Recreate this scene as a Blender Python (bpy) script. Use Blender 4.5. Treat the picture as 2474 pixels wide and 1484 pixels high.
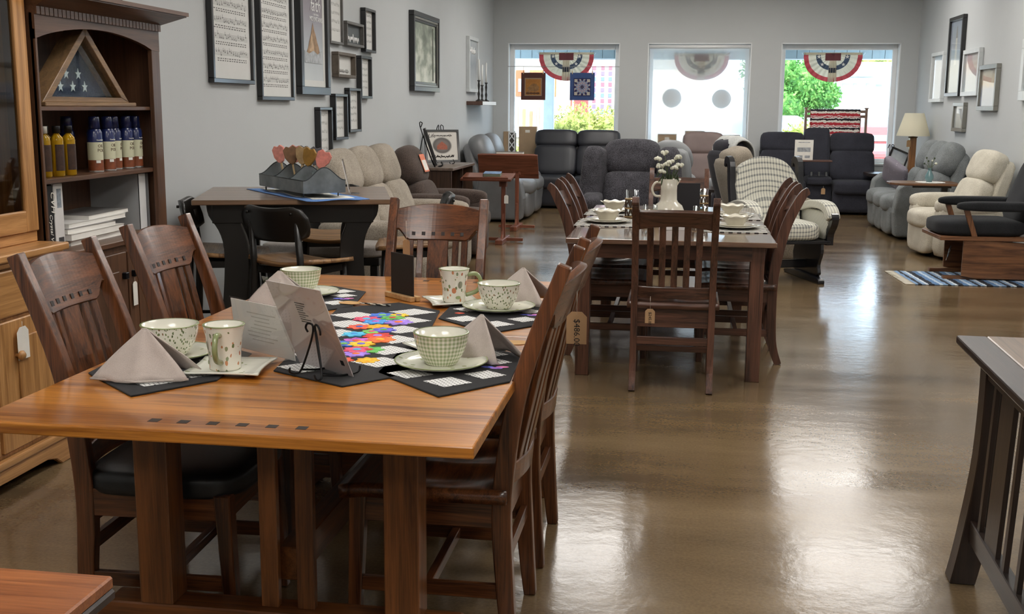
import bpy, math, random
from mathutils import Vector, Matrix
random.seed(7)
SC = bpy.context.scene
COL = SC.collection
for _o in list(bpy.data.objects):
    bpy.data.objects.remove(_o)

# ---------------------------------------------------------------- camera
def look(yaw, pitch, roll):
    cy, sy, cp, sp = math.cos(yaw), math.sin(yaw), math.cos(pitch), math.sin(pitch)
    fw = Vector((-sy * cp, cy * cp, -sp)); r = Vector((cy, sy, 0)); u = r.cross(fw)
    r2 = r * math.cos(roll) + u * math.sin(roll)
    u2 = -r * math.sin(roll) + u * math.cos(roll)
    m = Matrix((r2, u2, -fw)).transposed()
    return m.to_4x4()
cam_d = bpy.data.cameras.new('camera')
cam = bpy.data.objects.new('camera', cam_d)
COL.objects.link(cam)
cam_d.sensor_width = 36.0
cam_d.lens = 2692.4 / 2474 * 36.0
cam_d.clip_start = 0.05
cam_d.clip_end = 300
cam.matrix_world = Matrix.Translation((0, 0, 1.45)) @ look(math.radians(8.593), math.radians(10.186), math.radians(0.461))
SC.camera = cam
SC.cycles.max_bounces = 7
SC.cycles.diffuse_bounces = 4
SC.cycles.glossy_bounces = 3
SC.cycles.transmission_bounces = 4
SC.cycles.transparent_max_bounces = 12
SC.cycles.caustics_reflective = False
SC.cycles.caustics_refractive = False
SC.cycles.adaptive_threshold = 0.09

# ---------------------------------------------------------------- world, sun, exposure
SC.view_settings.view_transform = 'Standard'
SC.view_settings.look = 'None'
SC.view_settings.gamma = 1.0
SC.view_settings.use_curve_mapping = False
SC.view_settings.exposure = 0.68
W = bpy.data.worlds.new('sky'); SC.world = W
W.use_nodes = True
_n = W.node_tree.nodes; _l = W.node_tree.links
_n.clear()
_out = _n.new('ShaderNodeOutputWorld'); _bg = _n.new('ShaderNodeBackground')
_bg.inputs['Color'].default_value = (0.68, 0.83, 1.0, 1)
SKY = 4.0
_bg.inputs['Strength'].default_value = SKY
_l.new(_bg.outputs[0], _out.inputs[0])
sun_d = bpy.data.lights.new('sun', 'SUN')
sun_d.energy = 5.0; sun_d.angle = math.radians(1.0); sun_d.color = (1.0, 0.96, 0.88)
sun = bpy.data.objects.new('sun', sun_d); COL.objects.link(sun)
sun.rotation_euler = (math.radians(40), 0, math.radians(35))   # high over the shop, shining on the street side
LAMP = 6.6      # emission of the ceiling panels

# ---------------------------------------------------------------- colour and materials
def lin(c):
    if isinstance(c, str):
        c = c.lstrip('#'); c = [int(c[i:i + 2], 16) / 255 for i in (0, 2, 4)]
    return tuple((x / 12.92 if x <= 0.04045 else ((x + 0.055) / 1.055) ** 2.4) for x in c) + (1,)
MATS = {}
def newmat(name):
    m = bpy.data.materials.new(name); m.use_nodes = True
    nt = m.node_tree
    return m, nt, nt.nodes['Principled BSDF'], nt.nodes, nt.links
def setp(b, **k):
    for a, v in k.items():
        a = a.replace('_', ' ')
        if a in b.inputs: b.inputs[a].default_value = v
def plain(name, col, rough=0.5, metal=0.0, spec=0.5, var=0.0, vscale=8.0, bump=0.0, bscale=200.0, coat=0.0, sheen=0.0):
    if name in MATS: return MATS[name]
    m, nt, b, n, l = newmat(name)
    c = lin(col)
    setp(b, Base_Color=c, Roughness=rough, Metallic=metal, Specular_IOR_Level=spec, Coat_Weight=coat, Coat_Roughness=0.1, Sheen_Weight=sheen)
    tc = n.new('ShaderNodeTexCoord')
    nz = n.new('ShaderNodeTexNoise'); nz.inputs['Scale'].default_value = vscale; nz.inputs['Detail'].default_value = 4
    l.new(tc.outputs['Object'], nz.inputs['Vector'])
    v = var if var else 0.06
    rp = n.new('ShaderNodeValToRGB')
    rp.color_ramp.elements[0].position = 0.3; rp.color_ramp.elements[1].position = 0.7
    rp.color_ramp.elements[0].color = tuple(x * (1 - v) for x in c[:3]) + (1,)
    rp.color_ramp.elements[1].color = tuple(min(1, x * (1 + v)) for x in c[:3]) + (1,)
    l.new(nz.outputs['Fac'], rp.inputs[0]); l.new(rp.outputs[0], b.inputs['Base Color'])
    if bump:
        nb = n.new('ShaderNodeTexNoise'); nb.inputs['Scale'].default_value = bscale; nb.inputs['Detail'].default_value = 3
        l.new(tc.outputs['Object'], nb.inputs['Vector'])
        bm = n.new('ShaderNodeBump'); bm.inputs['Strength'].default_value = bump; bm.inputs['Distance'].default_value = 0.01
        l.new(nb.outputs['Fac'], bm.inputs['Height']); l.new(bm.outputs[0], b.inputs['Normal'])
    MATS[name] = m
    return m
def wood(name, dark, light, axis='z', scale=1.0, rough=0.35, coat=0.25, contrast=1.0, crough=0.15):
    name = name + '_' + axis
    if name in MATS: return MATS[name]
    m, nt, b, n, l = newmat(name)
    tc = n.new('ShaderNodeTexCoord'); mp = n.new('ShaderNodeMapping')
    s = {'x': (1.3, 22, 22), 'y': (22, 1.3, 22), 'z': (22, 22, 1.3)}[axis]
    mp.inputs['Scale'].default_value = tuple(x * scale for x in s)
    l.new(tc.outputs['Object'], mp.inputs['Vector'])
    n1 = n.new('ShaderNodeTexNoise'); n1.inputs['Scale'].default_value = 1.0; n1.inputs['Detail'].default_value = 5
    n1.inputs['Roughness'].default_value = 0.65; n1.inputs['Distortion'].default_value = 0.8
    l.new(mp.outputs[0], n1.inputs['Vector'])
    mp2 = n.new('ShaderNodeMapping'); mp2.inputs['Scale'].default_value = tuple(x * scale * (9 if x > 5 else 4) for x in s)
    l.new(tc.outputs['Object'], mp2.inputs['Vector'])
    n2 = n.new('ShaderNodeTexNoise'); n2.inputs['Scale'].default_value = 1.0; n2.inputs['Detail'].default_value = 3
    l.new(mp2.outputs[0], n2.inputs['Vector'])
    mx = n.new('ShaderNodeMath'); mx.operation = 'MULTIPLY_ADD'; mx.inputs[1].default_value = 0.35
    l.new(n2.outputs['Fac'], mx.inputs[0]); l.new(n1.outputs['Fac'], mx.inputs[2])
    rp = n.new('ShaderNodeValToRGB')
    rp.color_ramp.elements[0].position = 0.67 - 0.17 * contrast; rp.color_ramp.elements[1].position = 0.67 + 0.17 * contrast
    rp.color_ramp.elements[0].color = lin(dark); rp.color_ramp.elements[1].color = lin(light)
    l.new(mx.outputs[0], rp.inputs[0]); l.new(rp.outputs[0], b.inputs['Base Color'])
    bm = n.new('ShaderNodeBump'); bm.inputs['Strength'].default_value = 0.12; bm.inputs['Distance'].default_value = 0.002
    l.new(n2.outputs['Fac'], bm.inputs['Height']); l.new(bm.outputs[0], b.inputs['Normal'])
    setp(b, Roughness=rough, Coat_Weight=coat, Coat_Roughness=crough)
    MATS[name] = m
    return m
def fabric(name, dark, light, scale=220.0, rough=0.95, bump=0.35, big=5.0, sheen=0.06):
    if name in MATS: return MATS[name]
    m, nt, b, n, l = newmat(name)
    tc = n.new('ShaderNodeTexCoord')
    n1 = n.new('ShaderNodeTexNoise'); n1.inputs['Scale'].default_value = scale; n1.inputs['Detail'].default_value = 2
    n2 = n.new('ShaderNodeTexNoise'); n2.inputs['Scale'].default_value = big; n2.inputs['Detail'].default_value = 4
    l.new(tc.outputs['Object'], n1.inputs['Vector']); l.new(tc.outputs['Object'], n2.inputs['Vector'])
    mx = n.new('ShaderNodeMath'); mx.operation = 'MULTIPLY_ADD'; mx.inputs[1].default_value = 0.45
    l.new(n2.outputs['Fac'], mx.inputs[0]); l.new(n1.outputs['Fac'], mx.inputs[2])
    rp = n.new('ShaderNodeValToRGB')
    rp.color_ramp.elements[0].position = 0.52; rp.color_ramp.elements[1].position = 0.92
    rp.color_ramp.elements[0].color = lin(dark); rp.color_ramp.elements[1].color = lin(light)
    l.new(mx.outputs[0], rp.inputs[0]); l.new(rp.outputs[0], b.inputs['Base Color'])
    bm = n.new('ShaderNodeBump'); bm.inputs['Strength'].default_value = bump; bm.inputs['Distance'].default_value = 0.006
    l.new(n1.outputs['Fac'], bm.inputs['Height']); l.new(bm.outputs[0], b.inputs['Normal'])
    setp(b, Roughness=rough, Sheen_Weight=sheen, Specular_IOR_Level=0.25)
    MATS[name] = m
    return m
def glass(name, tint=(1, 1, 1), alpha=0.08, rough=0.02):
    if name in MATS: return MATS[name]
    m, nt, b, n, l = newmat(name)
    n.remove(b)
    tr = n.new('ShaderNodeBsdfTransparent'); tr.inputs[0].default_value = tuple(tint) + (1,)
    gl = n.new('ShaderNodeBsdfGlossy'); gl.inputs['Roughness'].default_value = rough
    fr = n.new('ShaderNodeFresnel'); fr.inputs['IOR'].default_value = 1.45
    ad = n.new('ShaderNodeMath'); ad.operation = 'ADD'; ad.inputs[1].default_value = alpha * 0.3; ad.use_clamp = True
    ge = n.new('ShaderNodeNewGeometry'); iv = n.new('ShaderNodeMath'); iv.operation = 'SUBTRACT'; iv.inputs[0].default_value = 1.0
    l.new(ge.outputs['Backfacing'], iv.inputs[1])
    l.new(fr.outputs[0], ad.inputs[0])
    mb = n.new('ShaderNodeMath'); mb.operation = 'MULTIPLY'; l.new(ad.outputs[0], mb.inputs[0]); l.new(iv.outputs[0], mb.inputs[1])
    mx = n.new('ShaderNodeMixShader')
    l.new(mb.outputs[0], mx.inputs[0]); l.new(tr.outputs[0], mx.inputs[1]); l.new(gl.outputs[0], mx.inputs[2])
    l.new(mx.outputs[0], n['Material Output'].inputs[0])
    MATS[name] = m
    return m
def emit(name, col, s):
    if name in MATS: return MATS[name]
    m, nt, b, n, l = newmat(name)
    setp(b, Base_Color=lin(col), Emission_Color=lin(col), Emission_Strength=s)
    MATS[name] = m
    return m

# ---------------------------------------------------------------- mesh building
class MB:
    def __init__(s): s.v = []; s.f = []; s.mi = []; s.sm = []
    def add(s, vs, fs, m=0, smooth=False, mat=None):
        k = len(s.v)
        s.v += [tuple(mat @ Vector(p)) if mat else tuple(p) for p in vs]
        s.f += [tuple(i + k for i in f) for f in fs]
        s.mi += [m] * len(fs); s.sm += [smooth] * len(fs)
        return s
    def box(s, x0, x1, y0, y1, z0, z1, m=0, mat=None):
        x0, x1 = min(x0, x1), max(x0, x1); y0, y1 = min(y0, y1), max(y0, y1); z0, z1 = min(z0, z1), max(z0, z1)
        vs = [(x0, y0, z0), (x1, y0, z0), (x1, y1, z0), (x0, y1, z0), (x0, y0, z1), (x1, y0, z1), (x1, y1, z1), (x0, y1, z1)]
        return s.add(vs, [(0, 3, 2, 1), (4, 5, 6, 7), (0, 1, 5, 4), (1, 2, 6, 5), (2, 3, 7, 6), (3, 0, 4, 7)], m, False, mat)
    def cbox(s, c, size, rot=(0, 0, 0), m=0):
        mt = Matrix.Translation(c) @ Matrix.Rotation(rot[2], 4, 'Z') @ Matrix.Rotation(rot[1], 4, 'Y') @ Matrix.Rotation(rot[0], 4, 'X')
        a, b, d = size[0] / 2, size[1] / 2, size[2] / 2
        return s.box(-a, a, -b, b, -d, d, m, mt)
    def prism(s, pts, ax, d0, d1, m=0, smooth=False, mat=None):
        """polygon pts (2d, ccw) extruded along axis ax: x->(y,z) y->(x,z) z->(x,y)"""
        def P(p, d): return {'x': (d, p[0], p[1]), 'y': (p[0], d, p[1]), 'z': (p[0], p[1], d)}[ax]
        n = len(pts)
        vs = [P(p, d0) for p in pts] + [P(p, d1) for p in pts]
        area = sum(pts[i][0] * pts[(i + 1) % n][1] - pts[(i + 1) % n][0] * pts[i][1] for i in range(n))
        flip = (area > 0) == (ax == 'y')
        if (d1 < d0): flip = not flip
        A = tuple(range(n)); B = tuple(range(n, 2 * n))
        fs = [A if flip else A[::-1], B[::-1] if flip else B]
        k = len(fs)
        for i in range(n):
            j = (i + 1) % n
            q = (i, j, n + j, n + i)
            fs.append(q[::-1] if flip else q)
        s.add(vs, fs, m, False, mat)
        if smooth:
            for i in range(n): s.sm[-1 - i] = True
        return s
    def strip(s, path, w, ax, d0, d1, m=0, mat=None):
        """ribbon of thickness w following 2d path, extruded along ax"""
        L = []; R_ = []
        n = len(path)
        for i, p in enumerate(path):
            a = path[max(0, i - 1)]; b = path[min(n - 1, i + 1)]
            dx, dy = b[0] - a[0], b[1] - a[1]; q = math.hypot(dx, dy) or 1
            ww = w[i] if isinstance(w, (list, tuple)) else w
            nx, ny = -dy / q * ww / 2, dx / q * ww / 2
            L.append((p[0] + nx, p[1] + ny)); R_.append((p[0] - nx, p[1] - ny))
        return s.ribbon(R_, L, ax, d0, d1, m, mat)
    def ribbon(s, R_, L, ax, d0, d1, m=0, mat=None):
        def P(p, d): return {'x': (d, p[0], p[1]), 'y': (p[0], d, p[1]), 'z': (p[0], p[1], d)}[ax]
        n = len(R_); vs = []
        for a, b in zip(R_, L): vs += [P(a, d0), P(b, d0), P(b, d1), P(a, d1)]
        fs = []
        for i in range(n - 1):
            o = 4 * i
            for j in range(4):
                k = (j + 1) % 4
                fs.append((o + j, o + k, o + 4 + k, o + 4 + j))
        fs.append((3, 2, 1, 0)); e = 4 * (n - 1); fs.append((e, e + 1, e + 2, e + 3))
        if ax != 'y': fs = [f[::-1] for f in fs]
        return s.add(vs, fs, m, False, mat)
    def tube(s, path, r, n=8, m=0, caps=True, closed=False, mat=None):
        path = [Vector(p) for p in path]; N = len(path); vs = []; fs = []
        up = None
        for i, p in enumerate(path):
            a = path[(i - 1) % N] if (closed or i > 0) else p
            b = path[(i + 1) % N] if (closed or i < N - 1) else p
            t = (b - a).normalized() if (b - a).length > 1e-9 else Vector((0, 0, 1))
            if up is None:
                up = Vector((0, 0, 1)) if abs(t.z) < 0.9 else Vector((1, 0, 0))
            x = up.cross(t)
            if x.length < 1e-6: x = Vector((1, 0, 0)).cross(t)
            x.normalize(); y = t.cross(x); up = y
            rr = r[i] if isinstance(r, (list, tuple)) else r
            for k in range(n):
                a_ = 2 * math.pi * k / n
                vs.append(p + x * math.cos(a_) * rr + y * math.sin(a_) * rr)
        for i in range(N if closed else N - 1):
            j = (i + 1) % N
            for k in range(n):
                k2 = (k + 1) % n
                fs.append((i * n + k, i * n + k2, j * n + k2, j * n + k))
        if caps and not closed:
            fs.append(tuple(range(n))[::-1]); fs.append(tuple(range((N - 1) * n, N * n)))
        return s.add(vs, fs, m, True, mat)
    def lathe(s, prof, c=(0, 0, 0), n=24, m=0, mat=None, sx=1.0, sy=1.0, smooth=True, caps=False):
        vs = []; fs = []; N = len(prof)
        for r, z in prof:
            for k in range(n):
                a = 2 * math.pi * k / n
                vs.append((c[0] + r * math.cos(a) * sx, c[1] + r * math.sin(a) * sy, c[2] + z))
        for i in range(N - 1):
            for k in range(n):
                k2 = (k + 1) % n
                fs.append((i * n + k, i * n + k2, (i + 1) * n + k2, (i + 1) * n + k))
        if caps and prof[0][0] > 1e-5: fs.append(tuple(range(n))[::-1])
        if caps and prof[-1][0] > 1e-5: fs.append(tuple(range((N - 1) * n, N * n)))
        return s.add(vs, fs, m, smooth, mat)
    def cush(s, c, size, e=4.0, rot=(0, 0, 0), n=8, m=0, fn=None):
        """puffy cushion: a superellipsoid of the given full size"""
        mt = Matrix.Translation(c) @ Matrix.Rotation(rot[2], 4, 'Z') @ Matrix.Rotation(rot[1], 4, 'Y') @ Matrix.Rotation(rot[0], 4, 'X')
        idx = {}; vs = []; fs = []
        def V(p):
            k = tuple(round(x, 5) for x in p)
            if k not in idx:
                d = (abs(p[0]) ** e + abs(p[1]) ** e + abs(p[2]) ** e) ** (1 / e)
                q = [p[i] / d * size[i] / 2 for i in range(3)]
                if fn: q = fn(*q)
                idx[k] = len(vs); vs.append(q)
            return idx[k]
        g = [math.tan((-1 + 2 * i / n) * math.pi / 4) for i in range(n + 1)]
        for ax in range(3):
            for sg in (-1, 1):
                for i in range(n):
                    for j in range(n):
                        q = []
                        for a, b in ((g[i], g[j]), (g[i + 1], g[j]), (g[i + 1], g[j + 1]), (g[i], g[j + 1])):
                            p = [0, 0, 0]; p[ax] = sg; p[(ax + 1) % 3] = a; p[(ax + 2) % 3] = b
                            q.append(V(p))
                        fs.append(tuple(q if sg > 0 else q[::-1]))
        return s.add(vs, fs, m, True, mt)
    def sheet(s, fn, nu, nv, m=0, thick=0.0, smooth=True, mat=None):
        P = [[Vector(fn(i / nu, j / nv)) for j in range(nv + 1)] for i in range(nu + 1)]
        vs = [P[i][j] for i in range(nu + 1) for j in range(nv + 1)]
        fs = [(i * (nv + 1) + j, (i + 1) * (nv + 1) + j, (i + 1) * (nv + 1) + j + 1, i * (nv + 1) + j + 1) for i in range(nu) for j in range(nv)]
        if thick:
            N = []
            for i in range(nu + 1):
                for j in range(nv + 1):
                    du = P[min(i + 1, nu)][j] - P[max(i - 1, 0)][j]; dv = P[i][min(j + 1, nv)] - P[i][max(j - 1, 0)]
                    q = du.cross(dv)
                    N.append(q.normalized() if q.length > 1e-12 else Vector((0, 0, 1)))
            k = len(vs)
            vs = vs + [a - b * thick for a, b in zip(vs, N)]
            fs = fs + [tuple(x + k for x in f[::-1]) for f in fs]
            def I(i, j): return i * (nv + 1) + j
            rim = [I(i, 0) for i in range(nu + 1)] + [I(nu, j) for j in range(1, nv + 1)] + [I(i, nv) for i in range(nu - 1, -1, -1)] + [I(0, j) for j in range(nv - 1, 0, -1)]
            for a, b in zip(rim, rim[1:] + rim[:1]): fs.append((b, a, a + k, b + k))
        return s.add(vs, fs, m, smooth, mat)
    def build(s, name, mats, parent=None, bevel=0.0, seg=1, loc=None, rz=0.0, subd=0):
        me = bpy.data.meshes.new(name)
        me.from_pydata(s.v, [], s.f)
        if not isinstance(mats, (list, tuple)): mats = [mats]
        for q in mats: me.materials.append(q)
        me.polygons.foreach_set('material_index', s.mi)
        me.polygons.foreach_set('use_smooth', s.sm)
        me.update()
        o = bpy.data.objects.new(name, me); COL.objects.link(o)
        if parent: o.parent = parent
        if loc: o.location = loc
        if rz: o.rotation_euler.z = rz
        if bevel:
            b = o.modifiers.new('bevel', 'BEVEL'); b.width = bevel; b.segments = seg; b.limit_method = 'ANGLE'; b.angle_limit = math.radians(40)
        if subd:
            b = o.modifiers.new('subd', 'SUBSURF'); b.levels = subd; b.render_levels = subd
        return o
def tag(o, label, cat, group=None):
    o['label'] = label; o['category'] = cat
    if group: o['group'] = group
    return o
def thing(name, label, cat, loc=(0, 0, 0), rz=0.0, group=None):
    o = bpy.data.objects.new(name, None); COL.objects.link(o)
    o.empty_display_size = 0.1
    o.location = loc; o.rotation_euler = (0, 0, rz)
    return tag(o, label, cat, group)
def struct(o):
    o['kind'] = 'structure'
    return o
def dup(root, loc=None, rz=None, label=None, group=None, scale=None):
    r = root.copy(); COL.objects.link(r)
    if loc: r.location = loc
    if rz is not None: r.rotation_euler = (0, 0, rz)
    if scale: r.scale = scale
    if label: r['label'] = label
    if group: r['group'] = group
    for ch in list(root.children):
        c = ch.copy(); COL.objects.link(c); c.parent = r
        for g in list(ch.children):
            d = g.copy(); COL.objects.link(d); d.parent = c
    return r
def text(name, body, size, mat, parent=None, mtx=None, align='CENTER', shear=0.0, extrude=0.0006):
    cu = bpy.data.curves.new(name, 'FONT'); cu.body = body; cu.size = size; cu.align_x = align; cu.extrude = extrude; cu.shear = shear
    cu.resolution_u = 2
    t = bpy.data.objects.new('tmp', cu); COL.objects.link(t)
    dg = bpy.context.evaluated_depsgraph_get()
    me = bpy.data.meshes.new_from_object(t.evaluated_get(dg))
    bpy.data.objects.remove(t); bpy.data.curves.remove(cu)
    me.name = name
    me.materials.clear(); me.materials.append(mat)
    o = bpy.data.objects.new(name, me); COL.objects.link(o)
    if parent: o.parent = parent
    if mtx: me.transform(mtx)
    return o
def face(o, right, up):
    """matrix placing a text's x along right and y along up, at origin o"""
    r = Vector(right).normalized(); u = Vector(up).normalized(); w = r.cross(u)
    m = Matrix((r, u, w)).transposed().to_4x4()
    m.translation = Vector(o)
    return m
R = math.radians
PI = math.pi
def squiggle(name, w_, h, mat, parent, mtx, r=0.004, seed=1):
    """a line of joined handwriting too small to read"""
    rnd = random.Random(seed); pts = []; n = int(w_ / (h * 0.22))
    for i in range(n + 1):
        tall = h * (1.0 if rnd.random() < 0.25 else 0.5)
        pts.append((-w_ / 2 + w_ * i / n, 0.0 if i % 2 == 0 else tall, r * 0.3))
        if i % 5 == 4: pts[-1] = (pts[-1][0], -h * 0.35 * (rnd.random() < 0.5), r * 0.3)
    return MB().tube(sm(pts, 3), r, 5, mat=mtx).build(name, mat, parent)
def arc(cx, cy, r, a0, a1, n, ry=None):
    ry = r if ry is None else ry
    return [(cx + r * math.cos(a0 + (a1 - a0) * i / n), cy + ry * math.sin(a0 + (a1 - a0) * i / n)) for i in range(n + 1)]
def sm(pts, n=4):
    """catmull-rom through the points"""
    out = []
    P = [pts[0]] + list(pts) + [pts[-1]]
    for i in range(1, len(P) - 2):
        a, b, c, d = (Vector(P[i - 1]), Vector(P[i]), Vector(P[i + 1]), Vector(P[i + 2]))
        for k in range(n):
            t = k / n
            out.append(tuple(0.5 * ((2 * b) + (c - a) * t + (2 * a - 5 * b + 4 * c - d) * t * t + (3 * b - a - 3 * c + d) * t ** 3)))
    out.append(tuple(pts[-1]))
    return out
# ================================================================ the room
XL, XR, YF, YB, ZC = -2.88, 3.28, 17.0, -5.0, 3.3
wallpaint = plain('wall_paint', '#bfc2c3', 0.75, var=0.02, vscale=1.5, bump=0.04, bscale=60)
white_paint = plain('white_paint', '#e9ebec', 0.5, var=0.02)
ceil_paint = plain('ceiling_paint', '#d8d8d4', 0.9, var=0.02)
def floor_mat():
    m, nt, b, n, l = newmat('polished_concrete')
    tc = n.new('ShaderNodeTexCoord')
    a = n.new('ShaderNodeTexNoise'); a.inputs['Scale'].default_value = 0.9; a.inputs['Detail'].default_value = 7; a.inputs['Roughness'].default_value = 0.6
    mp = n.new('ShaderNodeMapping'); mp.inputs['Scale'].default_value = (0.6, 2.2, 1)
    l.new(tc.outputs['Object'], mp.inputs['Vector']); l.new(mp.outputs[0], a.inputs['Vector'])
    c = n.new('ShaderNodeTexNoise'); c.inputs['Scale'].default_value = 90; c.inputs['Detail'].default_value = 3
    l.new(tc.outputs['Object'], c.inputs['Vector'])
    mx = n.new('ShaderNodeMath'); mx.operation = 'MULTIPLY_ADD'; mx.inputs[1].default_value = 0.35
    l.new(c.outputs['Fac'], mx.inputs[0]); l.new(a.outputs['Fac'], mx.inputs[2])
    rp = n.new('ShaderNodeValToRGB'); e = rp.color_ramp.elements
    e[0].position = 0.45; e[0].color = lin('#554532'); e[1].position = 0.95; e[1].color = lin('#8a7455')
    l.new(mx.outputs[0], rp.inputs[0]); l.new(rp.outputs[0], b.inputs['Base Color'])
    w = n.new('ShaderNodeTexNoise'); w.inputs['Scale'].default_value = 14; w.inputs['Detail'].default_value = 5; w.inputs['Roughness'].default_value = 0.6
    l.new(tc.outputs['Object'], w.inputs['Vector'])
    bm = n.new('ShaderNodeBump'); bm.inputs['Strength'].default_value = 0.085; bm.inputs['Distance'].default_value = 0.012
    l.new(w.outputs['Fac'], bm.inputs['Height']); l.new(bm.outputs[0], b.inputs['Normal'])
    rr = n.new('ShaderNodeMapRange'); rr.inputs[1].default_value = 0.3; rr.inputs[2].default_value = 0.7
    rr.inputs[3].default_value = 0.11; rr.inputs[4].default_value = 0.21
    l.new(a.outputs['Fac'], rr.inputs[0]); l.new(rr.outputs[0], b.inputs['Roughness'])
    setp(b, Specular_IOR_Level=0.8)
    return m
struct(MB().box(XL - 0.2, XR + 0.2, YB - 0.2, YF + 0.28, -0.15, 0).build('floor', floor_mat()))
struct(MB().box(XL - 0.2, XR + 0.2, YB - 0.2, YF + 0.28, ZC, ZC + 0.15).build('ceiling', ceil_paint))
struct(MB().box(XL - 0.2, XL, YB, YF, 0, ZC).build('wall_left', wallpaint))
struct(MB().box(XR, XR + 0.2, YB, YF, 0, ZC).build('wall_right', wallpaint))
struct(MB().box(XL - 0.2, XR + 0.2, YB - 0.2, YB, 0, ZC).build('wall_back', wallpaint))
WIN = [(-2.66, -0.98), (-0.566, 0.938), (1.362, 3.03)]
WZ0, WZ1 = 0.68, 2.395
w = MB()
xs = [XL - 0.2] + [x for p in WIN for x in p] + [XR + 0.2]
for i in range(0, len(xs), 2): w.box(xs[i], xs[i + 1], YF, YF + 0.28, 0, ZC)
for a, b in WIN:
    w.box(a, b, YF, YF + 0.28, 0, WZ0 - 0.03); w.box(a, b, YF, YF + 0.28, WZ1, ZC)
struct(w.build('wall_far', wallpaint))
pane = glass('window_glass', (0.97, 1, 1), 0.05)
for i, (a, b) in enumerate(WIN):
    r = struct(bpy.data.objects.new('window_%d' % (i + 1), None)); COL.objects.link(r); r.location = ((a + b) / 2, YF, WZ0)
    h = WZ1 - WZ0; x = (b - a) / 2
    # deep painted reveal
    m = MB(); m.box(-x, -x + 0.012, 0, 0.2, 0, h); m.box(x - 0.012, x, 0, 0.2, 0, h); m.box(-x, x, 0, 0.2, h - 0.012, h)
    m.build('reveal', white_paint, r)
    MB().box(-x - 0.0, x, -0.03, 0.24, -0.03, 0).build('window_sill', white_paint, r, 0.004)
    for nm, q in (('jamb', (-x + 0.012, -x + 0.075)), ('jamb', (x - 0.075, x - 0.012))):
        MB().box(q[0], q[1], 0.17, 0.24, 0, h - 0.012).build(nm, white_paint, r, 0.004)
    MB().box(-x + 0.075, x - 0.075, 0.17, 0.24, h - 0.09, h - 0.012).build('head_rail', white_paint, r, 0.004)
    MB().box(-x + 0.075, x - 0.075, 0.17, 0.24, 0, 0.06).build('bottom_rail', white_paint, r, 0.004)
    MB().box(-x + 0.075, x - 0.075, 0.2, 0.206, 0.06, h - 0.09).build('pane', pane, r)
for sx, nm in ((XL, 'left'), (XR, 'right')):
    s_ = 1 if sx < 0 else -1
    struct(MB().box(sx, sx + s_ * 0.012, YB, YF, 0, 0.1).build('baseboard_' + nm, plain('baseboard', '#6b6f72', 0.6), None, 0.003))
struct(MB().box(XL, XR, YF - 0.012, YF, 0, 0.1).build('baseboard_far', MATS['baseboard'], None, 0.003))

# ceiling troffers: housing, white rim and lit diffuser
lamp_m = emit('lamp_diffuser', '#fdf9f3', LAMP)
def ceiling_light(x, y, lab):
    t = thing('ceiling_light', lab, 'ceiling light', (x, y, ZC), 0, 'ceiling panel lights')
    MB().box(-0.62, 0.62, -0.62, 0.62, -0.02, 0).build('housing', white_paint, t)
    m = MB(); m.box(-0.62, 0.62, -0.62, -0.59, -0.035, -0.02); m.box(-0.62, 0.62, 0.59, 0.62, -0.035, -0.02); m.box(-0.62, -0.59, -0.59, 0.59, -0.035, -0.02); m.box(0.59, 0.62, -0.59, 0.59, -0.035, -0.02)
    m.build('rim', white_paint, t)
    for x_ in (-0.3, 0.3): MB().box(x_ - 0.285, x_ + 0.285, -0.585, 0.585, -0.03, -0.02).build('diffuser', lamp_m, t)
rows = ('rearmost row, behind the camera', 'row above the foreground table', 'row above the honey oak table', 'row above the umber table', 'row above the recliners', 'row nearest the windows')
for y, rw in zip((-2.5, 1.0, 4.5, 8.0, 11.3, 14.4), rows):
    for x in (-0.95, 1.9):
        ceiling_light(x, y, ('left' if x < 0 else 'right') + ' ceiling panel light in the ' + rw)
for x, lab in ((-1.12, 'small round ceiling downlight left of the middle window'), (0.87, 'small round ceiling downlight right of the middle window')):
    t = thing('downlight', lab, 'ceiling light', (x, 15.6, ZC), 0, 'round downlights')
    MB().lathe([(0.0, -0.02), (0.1, -0.02), (0.13, -0.012), (0.13, 0)], n=24).build('trim_ring', white_paint, t)
    MB().lathe([(0.0, -0.024), (0.085, -0.024), (0.09, -0.02)], n=24).build('lens', emit('downlight_lens', '#fff6ea', 60), t)
# ================================================================ dining tables and chairs
CH = ('#2c160b', '#784829')            # dark stained oak of the chairs
chz, chx, chy = wood('chair_wood', *CH, 'z', 1.4, 0.3, 0.4), wood('chair_wood', *CH, 'x', 1.4, 0.3, 0.4), wood('chair_wood', *CH, 'y', 1.4, 0.3, 0.4)
T2W = ('#2c1a12', '#6a4636')
t2z, t2x, t2y = wood('umber_wood', *T2W, 'z', 1.3), wood('umber_wood', *T2W, 'x', 1.3), wood('umber_wood', *T2W, 'y', 1.3)
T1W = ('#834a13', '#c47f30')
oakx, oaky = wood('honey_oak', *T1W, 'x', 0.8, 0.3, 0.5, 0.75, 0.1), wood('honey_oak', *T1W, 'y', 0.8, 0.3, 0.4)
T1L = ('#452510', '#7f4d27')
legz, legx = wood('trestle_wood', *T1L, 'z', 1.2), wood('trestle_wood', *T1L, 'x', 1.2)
peg_m = plain('dark_peg', '#241814', 0.4)
leather = plain('black_leather', '#17191b', 0.42, var=0.1, vscale=5, bump=0.06, bscale=250)
kraft = plain('kraft_paper', '#b08d68', 0.85, var=0.05)
tagwhite = plain('tag_card', '#e7e4dc', 0.8)
ink = plain('ink', '#1c1a1a', 0.8)
string_m = plain('string', '#d8d2c4', 0.9)

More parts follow.
